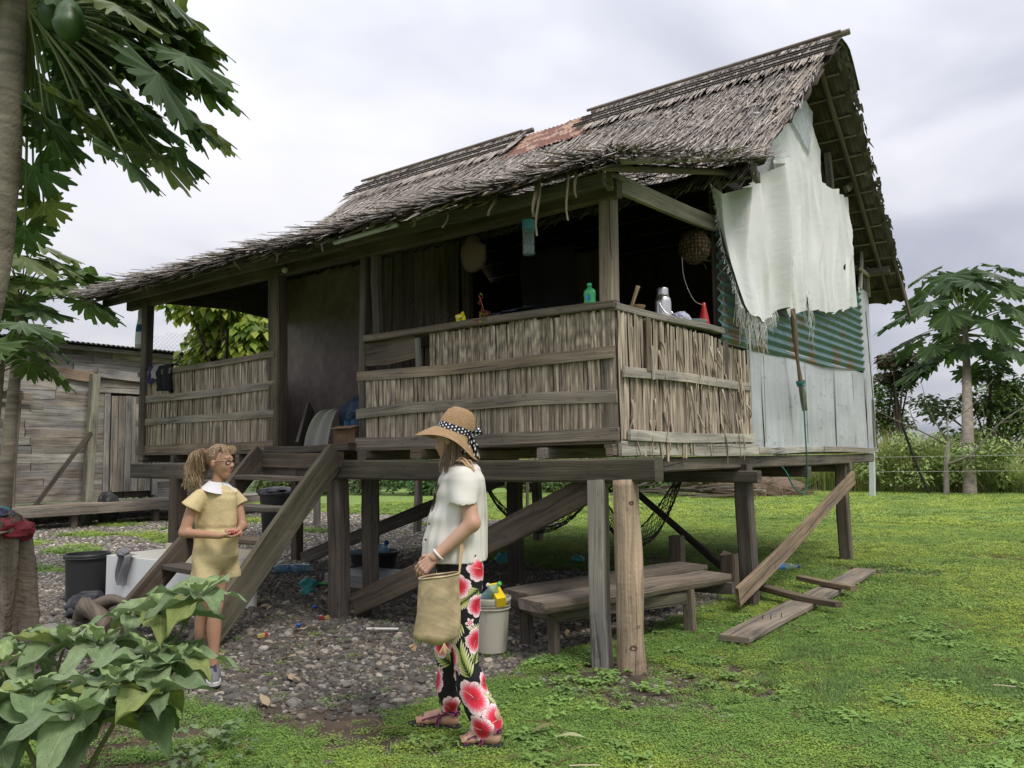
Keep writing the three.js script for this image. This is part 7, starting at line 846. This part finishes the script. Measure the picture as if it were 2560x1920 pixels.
const ovTex = dtex(256, 256, (u, v) => { const a = Math.abs(u - 0.5) * 2, n = fbm(u * 7, v * 7, 1310, 4, 7, 7), mid = 1 - sstep(0.0, 0.045, a), sv = Math.abs(((v * 6.5 - a * 1.6) % 1 + 1) % 1 - 0.5) * 2, side = (1 - sstep(0.0, 0.12, 1 - sv)) * (1 - mid) * 0.8, sp = fbm(u * 22, v * 22, 1311, 2, 22, 22); let l = 0.84 + 0.2 * (n - 0.5) + 0.16 * mid + 0.07 * side; if (sp > 0.86) l *= 0.35; return [l * (1 + 0.1 * mid), l, l * 0.95]; }, true);
const ovM = [[0.34, 0.47, 0.25], [0.28, 0.41, 0.2], [0.4, 0.53, 0.3], [0.2, 0.32, 0.14], [0.38, 0.46, 0.16], [0.26, 0.36, 0.2]].map((c) => leafMat({ color: rgb(...c), map: ovTex, roughness: 0.8, transmission: 0.35, bumpMap: T.noiseB, bumpScale: 0.004 })), ovY = leafMat({ color: rgb(0.42, 0.56, 0.26), map: ovTex, roughness: 0.75, transmission: 0.3 });
{
  reseed(1320); const t = thing('broadleaf_bush', 'broad soft-leaved green bush filling the lower left foreground', 'bush'), B = V(at(140, 1659, 3.15).x, -0.02, at(140, 1659, 3.15).z), stem = std({ color: rgb(0.24, 0.26, 0.12), map: T.wood, roughness: 0.8 });
  const tips = [[432, 1292, 3.3, 1], [345, 1325, 3.35, 1], [392, 1425, 3.15, 0.85], [215, 1400, 3.25, 0.95], [318, 1425, 3.1, 0.9], [140, 1395, 3.35, 0.95], [55, 1400, 3.45, 0.9], [5, 1445, 3.2, 0.9], [250, 1480, 2.95, 0.95], [75, 1500, 3.0, 0.95], [330, 1500, 3.0, 0.9], [170, 1545, 2.85, 0.9], [-40, 1540, 2.9, 1], [290, 1330, 3.6, 0.8]];
  const hubs = [at(150, 1590, 3.2), at(260, 1540, 3.25), at(40, 1570, 3.15)]; for (const h of hubs) tube('stem', [B, B.clone().lerp(h, 0.5).add(V(rr(-0.03, 0.03), 0.02, 0)), h], [0.014, 0.012, 0.009], stem, t, 7);
  for (const [px, py, d, s] of tips) {
    const P = at(px, py, d); let h = hubs[0]; for (const q of hubs) if (q.distanceTo(P) < h.distanceTo(P)) h = q; const mid = h.clone().lerp(P, 0.5).add(V(rr(-0.03, 0.03), -0.03, rr(-0.03, 0.03))); tube('stem', [h, mid, P], [0.009, 0.007, 0.005], stem, t, 6);
    const lf = (p, a, el, L, m) => { const dir = V(Math.cos(a) * Math.cos(el), Math.sin(el), Math.sin(a) * Math.cos(el)), q = mesh('leaf', ov[Math.floor(rnd() * 4)], m, t); orient(q, p.clone().addScaledVector(dir, 0.02), dir, V(dir.x * -0.3, 1, dir.z * -0.3), L); };
    const a0 = rr(0, 6.3); for (let i = 0; i < 6; i++) lf(P, a0 + i * 2.4, lerp(-0.1, 0.5, rnd()) - (i > 3 ? 0.25 : 0), s * rr(0.17, 0.26), ovM[[0, 1, 2, 2, 0, 4, 5][Math.floor(rnd() * 7)]]); for (let i = 0; i < 3; i++) lf(P.clone().add(V(0, 0.015, 0)), a0 + 1 + i * 2.1, rr(0.5, 1.1), s * rr(0.07, 0.12), ovY); for (let i = 0; i < 3; i++) lf(mid.clone().lerp(P, rnd() * 0.7), rr(0, 6.3), rr(-0.75, -0.2), s * rr(0.18, 0.27), ovM[[3, 1, 3, 4, 5][Math.floor(rnd() * 5)]]);
  }
  const o = thing('low_weed', 'small leafy weed sprouting at the foot of the broadleaf bush', 'weed', [-0.75, 0, 2.75]); for (let i = 0; i < 34; i++) { const q = mesh('leaf', ov[i % 4], ovM[i % 4], o), a = rr(0, 6.3), r = rr(0, 0.24), el = rr(-0.1, 0.8); orient(q, V(Math.cos(a) * r, rr(0.02, 0.14), Math.sin(a) * r), V(Math.cos(a), Math.sin(el), Math.sin(a)), V(0, 1, 0), rr(0.05, 0.1)); }
}
// leafy crowns out of many small faces
function crownGeo(n, blobs, L, W, droop, seed, det = 1) {
  reseed(seed); const pos = [], idx = [], uv = [], tot = blobs.reduce((s, b) => s + b[3] * b[4] * b[3], 0);
  for (const [bx, by, bz, r, ry] of blobs) {
    const m = Math.round((n * r * ry * r) / tot); for (let i = 0; i < m; i++) {
      const a = rr(0, 6.283), c = rr(-1, 1), q = Math.pow(rnd(), 0.42) * (0.75 + 0.5 * fbm(Math.cos(a) * 2 + 9 + bx, c * 2 + 9 + by, seed, 2)), s = Math.sqrt(1 - c * c), x = bx + Math.cos(a) * s * r * q, y = by + c * ry * q, z = bz + Math.sin(a) * s * r * q, yaw = a + gauss() * 0.9, el = -droop + gauss() * 0.5, l = L * rr(0.65, 1.3), w = W * rr(0.7, 1.3), dx = Math.cos(yaw) * Math.cos(el) * l, dz = Math.sin(yaw) * Math.cos(el) * l, dy = Math.sin(el) * l, sx = -Math.sin(yaw) * w, sz = Math.cos(yaw) * w, ro = gauss() * 0.5 * w, b = pos.length / 3;
      pos.push(x, y, z, x + dx * 0.45 + sx, y + dy * 0.35 + ro, z + dz * 0.45 + sz, x + dx, y + dy, z + dz, x + dx * 0.45 - sx, y + dy * 0.35 - ro, z + dz * 0.45 - sz); idx.push(b, b + 1, b + 2, b, b + 2, b + 3); uv.push(0.5, 0, 1, 0.5, 0.5, 1, 0, 0.5);
    }
  }
  return geo(pos, idx, uv);
}
function leafTree(name, label, cat, base, blobs, n, L, W, c, o = {}) {
  const t = thing(name, label, cat, base, 0, o.group), top = blobs.reduce((a, b) => (b[1] > a[1] ? b : a)); reseed(o.seed ?? 1400);
  if (o.trunk !== false) { tube('trunk', [[0, -0.1, 0], [rr(-0.1, 0.1), top[1] * 0.5, 0], [top[0], top[1], top[2]]], [o.tr ?? 0.12, (o.tr ?? 0.12) * 0.7, 0.02], MAT.woodBrown, t, 8, { bump: 0.2 }); for (const b of blobs) tube('branch', [[0, b[1] * 0.45, 0], [b[0] * 0.5, b[1] * 0.75, b[2] * 0.5], [b[0], b[1], b[2]]], [0.05, 0.035, 0.015].map((k) => k * (o.bs ?? 1)), MAT.woodBrown, t, 6); }
  const cols = o.cols || [c, c.map((k) => k * 1.35), c.map((k) => k * 0.7)]; cols.forEach((q, i) => mesh('crown', crownGeo(Math.round(n / cols.length), blobs, L, W, o.droop ?? 0.5, (o.seed ?? 1400) + i), leafMat({ color: rgb(...q), roughness: 0.5, transmission: 0.45 }), t)); return t;
}
const blobsOf = (seed, n, R, y0, y1, r0, r1) => { reseed(seed); return Array.from({ length: n }, () => { const a = rr(0, 6.3), d = Math.sqrt(rnd()) * R, r = rr(r0, r1); return [Math.cos(a) * d, rr(y0, y1), Math.sin(a) * d, r, r * rr(0.6, 0.95)]; }); };
{ // lime tree seen through the left end of the verandah
  const p = at(500, 740, 19); leafTree('lime_tree', 'bright lime-green leafy tree behind the open left end of the verandah', 'tree', [p.x, 0, p.z], blobsOf(1410, 16, 1.25, 2.8, 5.4, 0.55, 0.85), 6500, 0.24, 0.085, [0.3, 0.4, 0.05], { seed: 1411, droop: 0.9, cols: [[0.28, 0.38, 0.05], [0.42, 0.48, 0.07], [0.16, 0.26, 0.04]] });
}
const gp = (px, py) => { const d = at(px, py, 1).sub(CAM), s = -CAM.y / d.y; return [CAM.x + d.x * s, 0, CAM.z + d.z * s]; };
// trees and bushes beyond the lawn
leafTree('dark_tree', 'dark leafy tree behind the tall papaya at the right edge', 'tree', [arr(at(2130, 900, 31))[0], 0, arr(at(2130, 900, 31))[2]], blobsOf(1420, 12, 2.2, 2.6, 4.6, 0.45, 0.75), 1700, 0.26, 0.09, [0.14, 0.21, 0.08], { seed: 1421, tr: 0.16 });
leafTree('reddish_tree', 'small reddish-leaved tree left of the tall papaya', 'tree', [arr(at(1940, 900, 33))[0], 0, arr(at(1940, 900, 33))[2]], blobsOf(1430, 6, 1.0, 4.4, 5.3, 0.4, 0.6), 1000, 0.26, 0.09, [0.16, 0.1, 0.05], { seed: 1431, cols: [[0.17, 0.1, 0.06], [0.09, 0.14, 0.04]] });
leafTree('thin_tree', 'light green sapling beyond the corner of the pale metal wall', 'tree', [arr(at(1912, 900, 34))[0], 0, arr(at(1912, 900, 34))[2]], blobsOf(1440, 10, 1.0, 1.8, 4.4, 0.4, 0.8), 2200, 0.2, 0.06, [0.14, 0.22, 0.05], { seed: 1441, tr: 0.06 });
leafTree('thin_tree', 'loose light green sapling behind the dry bare shrub', 'tree', [arr(at(2170, 950, 30))[0], 0, arr(at(2170, 950, 30))[2]], blobsOf(1445, 12, 1.6, 1.4, 3.6, 0.4, 0.8), 2600, 0.2, 0.05, [0.17, 0.26, 0.06], { seed: 1446, tr: 0.05 });
const scrub = [[1932, 1030, 27, 'pale green scrub clump beside the pale grey post'], [2060, 1030, 26.5, 'pale green scrub clump between dark stake and papaya'], [2140, 1010, 27, 'bushy light green scrub right of the papaya trunk'], [2200, 1030, 26, 'yellow-green scrub clump at the right picture edge'], [1985, 1035, 28, 'low yellow-green scrub behind the dark stake']];
scrub.forEach(([px, py, d, l], i) => { const p = at(px, py, d); leafTree('scrub', l, 'bush', [p.x, 0, p.z], blobsOf(1700 + i, 9, 1.1, 0.3, 1.5 + 0.3 * (i % 3), 0.3, 0.55), 1500, 0.16, 0.04, [0.32, 0.42, 0.14], { seed: 1710 + i * 4, trunk: false, group: 'scrub clumps in the tall grass' }); });
const bushes = [[[-11.2, -21.5], 1.5, 1.1, 'dark leafy bush behind the timber heap'], [[-13.2, -21], 1.6, 1.2, 'dense green bush left of the timber heap'], [[-16, -20], 1.7, 1.2, 'green bush seen past the hammock and braces'], [[-19, -19], 1.8, 1.3, 'green bush seen behind the front mid post'], [[-22.5, -17.5], 1.9, 1.4, 'green bush seen past the straw hat'], [[-24.5, -15.5], 1.9, 1.3, 'green bush seen through the stairs'], [[-26, -13], 1.9, 1.4, 'green bush behind the plank house porch'], [[-9, -23.5], 1.4, 0.9, 'low bush beside the dry grass heap'], [[-27.5, -10.2], 1.9, 1.5, 'green bush at the end of the plank house']];
bushes.forEach(([p, r, h, l], i) => leafTree('bush', l, 'bush', [p[0], 0, p[1]], blobsOf(1450 + i, 11, r, 0.25, h, 0.45, 0.75), 2600, 0.2, 0.065, [0.09 + 0.03 * (i % 3), 0.17 + 0.03 * (i % 2), 0.045], { seed: 1460 + i * 5, trunk: false, group: 'bushes along the far edge of the yard' }));
{ // bare shrub, posts, fence wires
  reseed(1500); const o = thing('bare_shrub', 'pale leafless shrub with spreading branches beside the tall papaya', 'shrub', [-1.55, 0, -23.4]), bm = std({ color: rgb(0.42, 0.39, 0.34), map: T.wood, roughness: 0.9 }), dk = MAT.woodBrown;
  tube('trunk', [[0, -0.1, 0], [0.05, 0.9, 0], [0.15, 1.7, 0]], [0.09, 0.07, 0.05], bm, o, 9, { bump: 0.3 }); for (const [pts, r, m] of [[[[0.08, 1.0, 0], [0.8, 1.3, 0.3], [1.6, 2.2, 0.4], [2.6, 2.9, 0.3]], 0.07, bm], [[[0.12, 1.6, 0], [-0.7, 2.1, 0], [-1.6, 2.6, 0.1], [-2.5, 3.3, 0]], 0.05, dk], [[[0.15, 1.7, 0], [0.2, 2.5, 0.1], [0.6, 3.2, 0]], 0.05, bm], [[[0.15, 1.7, 0], [-0.3, 2.6, 0], [-0.5, 3.6, 0.1]], 0.04, dk], [[[0.9, 1.5, 0.3], [1.2, 2.4, 0.2], [1.0, 3.4, 0.2]], 0.04, dk], [[[1.6, 2.2, 0.4], [2.3, 2.4, 0.4], [3.4, 3.2, 0.3]], 0.04, dk], [[[0.2, 2.3, 0], [0.8, 2.7, 0.2], [1.5, 3.6, 0]], 0.035, bm], [[[-0.7, 2.1, 0], [-0.9, 2.8, 0], [-0.8, 3.4, 0]], 0.03, dk]]) tube('branch', pts, (t) => r * 0.55 * (1 - 0.7 * t), m, o, 6);
  tag(tube('dark_stake', [[-2.0, -0.1, -23.5], [-2.35, 1.0, -23.4], [-2.7, 2.35, -23.3]], 0.042, woodM(0.03, 0.027, 0.025), null, 8, { bump: 0.2 }), 'charred dark stake leaning left at the lawn edge', 'stake'); tag(beam('pale_post', [-3.3, -0.1, -21.6], [-3.25, 2.1, -21.6], 0.16, 0.16, std({ color: rgb(0.55, 0.58, 0.58), roughness: 0.7 }), null), 'pale grey post standing behind the far house corner', 'post');
  for (const [y, l] of [[1.25, 'upper thin fence wire crossing the far lawn edge'], [0.8, 'lower thin fence wire crossing the far lawn edge']]) tag(tube('fence_wire', [[-3.25, y, -21.6], [4, y + 0.02, -23.2], [12, y, -25]], 0.005, std({ color: rgb(0.5, 0.5, 0.48), metalness: 0.5 }), null, 4, { seg: 6 }), l, 'wire');
  const fs = thing('yard_fence', 'low broken rail fence seen between the braces under the house', 'fence'); beam('post', [-8.1, -0.1, -6.4], [-8.05, 1.05, -6.4], 0.13, 0.13, MAT.woodGrey, fs); beam('post', [-11.3, -0.1, -6.6], [-11.3, 1.1, -6.6], 0.13, 0.13, MAT.woodGrey, fs); beam('rail', [-11.6, 1.02, -6.55], [-7.6, 1.08, -6.35], 0.1, 0.08, MAT.woodGrey, fs);
  for (const [x, z, l] of [[-9.8, -12.4, 'thin dark stake on the back lawn, nearer one'], [-12.6, -13.8, 'thin dark stake on the back lawn, farther one']]) tag(tube('thin_stake', [[x, -0.1, z], [x + 0.03, 1.1, z]], 0.045, MAT.woodDark, null, 7), l, 'stake');
  const bar = thing('black_drum', 'black plastic drum standing beyond the stairs', 'drum', [-10.4, 0, -4.9]); mesh('wall', lathe([[0.001, 0], [0.3, 0.0], [0.36, 0.75], [0.39, 0.76], [0.39, 0.82], [0.34, 0.82], [0.28, 0.05], [0.001, 0.05]], 28), std({ color: rgb(0.02, 0.02, 0.022), roughness: 0.5, side: THREE.DoubleSide }), bar); mesh('bag_lining', lumpGeo([0, 0.82, 0], [0.38, 0.1, 0.38], 3), std({ color: rgb(0.025, 0.025, 0.035), roughness: 0.4 }), bar);
  const hp = thing('timber_heap', 'heap of old boards and branches on the back lawn', 'wood pile', [-8.6, 0, -19.2]); for (let i = 0; i < 16; i++) { const a = gauss() * 0.5 + 0.3, L = rr(1.2, 3), x = rr(-1.8, 1.8), z = rr(-0.6, 0.6), y = rr(0.05, 0.4); beam('board', [x - Math.cos(a) * L / 2, y, z - Math.sin(a) * L / 2], [x + Math.cos(a) * L / 2, y + rr(-0.1, 0.3), z + Math.sin(a) * L / 2], 0.06, rr(0.1, 0.22), i % 3 ? MAT.woodBrown : MAT.woodGrey, hp, { seg: 2 }); }
  const dg = [], br = thing('dry_heap', 'rounded heap of dry brown brush behind the second side post', 'brush heap', [-6.9, 0, -21.5]); for (let i = 0; i < 1600; i++) { const a = rr(0, 6.3), r = Math.sqrt(rnd()) * 1.5, y = 0.75 * (1 - r * r / 2.6) * rr(0.5, 1), b = rr(0, 6.3), L = rr(0.3, 0.8); dg.push(tubeGeo([[Math.cos(a) * r, y, Math.sin(a) * r], [Math.cos(a) * r + Math.cos(b) * L, y + rr(-0.25, 0.15), Math.sin(a) * r + Math.sin(b) * L]], 0.008, 3, { seg: 1 })); } mesh('core', lumpGeo([0, 0.2, 0], [1.35, 0.5, 1.2], 4), std({ color: rgb(0.14, 0.1, 0.065), roughness: 1 }), br); kind(mesh('twigs', clean(dg), std({ color: rgb(0.26, 0.19, 0.12) }), br), 'stuff');
}
{ // tall grass field
  reseed(1600); const blade = (seed, n, h, w) => { reseed(seed); const pos = [], idx = [], uv = []; for (let i = 0; i < n; i++) { const a = rr(0, 6.3), r = rr(0, 0.25), x = Math.cos(a) * r, z = Math.sin(a) * r, H = h * rr(0.55, 1.15), lean = rr(0.15, 0.95), b = rr(0, 6.3), sx = -Math.sin(b) * w, sz = Math.cos(b) * w, k = pos.length / 3; for (const [t, q] of [[0, 1], [0.45, 0.9], [0.8, 0.6]]) { const ox = Math.cos(b) * lean * t * t * H * 0.6, oz = Math.sin(b) * lean * t * t * H * 0.6; pos.push(x + ox - sx * q, H * t, z + oz - sz * q, x + ox + sx * q, H * t, z + oz + sz * q); } pos.push(x + Math.cos(b) * lean * H * 0.75, H * 0.98, z + Math.sin(b) * lean * H * 0.75); idx.push(k, k + 1, k + 2, k + 1, k + 3, k + 2, k + 2, k + 3, k + 4, k + 3, k + 5, k + 4, k + 4, k + 5, k + 6); } for (let i = 0; i < pos.length / 3; i++) uv.push(0, 0); return geo(pos, idx, uv); };
  const g = [blade(1601, 20, 1.3, 0.009), blade(1602, 16, 1.55, 0.008)], L = [[], []], Cc = [[], []]; reseed(1603);
  for (let i = 0; i < 13000; i++) { const t = rnd(), z = -25 - t * t * 24, x = rr(-30, 14), edge = -24.2 - 0.9 * fbm(x * 0.5 + 40, 3, 1604, 3) + (x < -7 ? 0.6 : 0); if (z > edge - 0.2) continue; const v = rnd() < 0.5 ? 0 : 1, y = fbm(x * 0.3 + 50, z * 0.3 + 50, 1605, 3), b = rr(0.8, 1.2), s = rr(0.5, 1.15) * lerp(0.55, 1.35, sstep(0.3, 0.7, y)); L[v].push(mat4([x, -0.05, z], 0, rr(0, 6.3), 0, [1.5, s, 1.5])); Cc[v].push(rnd() < 0.22 ? rgb(0.6 * b, 0.55 * b, 0.32 * b) : rgb(lerp(0.3, 0.5, y) * b, lerp(0.42, 0.54, y) * b, 0.17 * b)); }
  const m = leafMat({ roughness: 0.7, transmission: 0.4 }); tag(inst('tall_grass', g[0], m, L[0], Cc[0]), 'tall green grass field beyond the lawn', 'grass'); tag(inst('reed_grass', g[1], m, L[1], Cc[1]), 'taller yellowish grass mixed through the field beyond the lawn', 'grass');
  // far line of trees
  for (let i = 0; i < 13; i++) { const x = -60 + i * 7.5 + rr(-1, 1), z = -62 - rr(0, 14) + (x < -30 ? 18 : 0); leafTree('far_tree', ['low rounded tree', 'taller rounded tree'][i % 2] + ' on the far horizon, number ' + ['one', 'two', 'three', 'four', 'five', 'six', 'seven', 'eight', 'nine', 'ten', 'eleven', 'twelve', 'thirteen'][i] + ' counted from the left', 'tree', [x, 0, z], blobsOf(1620 + i, 8, 2.6, 0.8, 2.0 + (i % 2) * 0.6, 0.9, 1.3), 700, 0.6, 0.25, [0.09, 0.14, 0.05], { seed: 1640 + i * 3, trunk: false, group: ['low trees on the far horizon', 'taller trees on the far horizon'][i % 2] }); }
}

renderer.render(scene, camera);
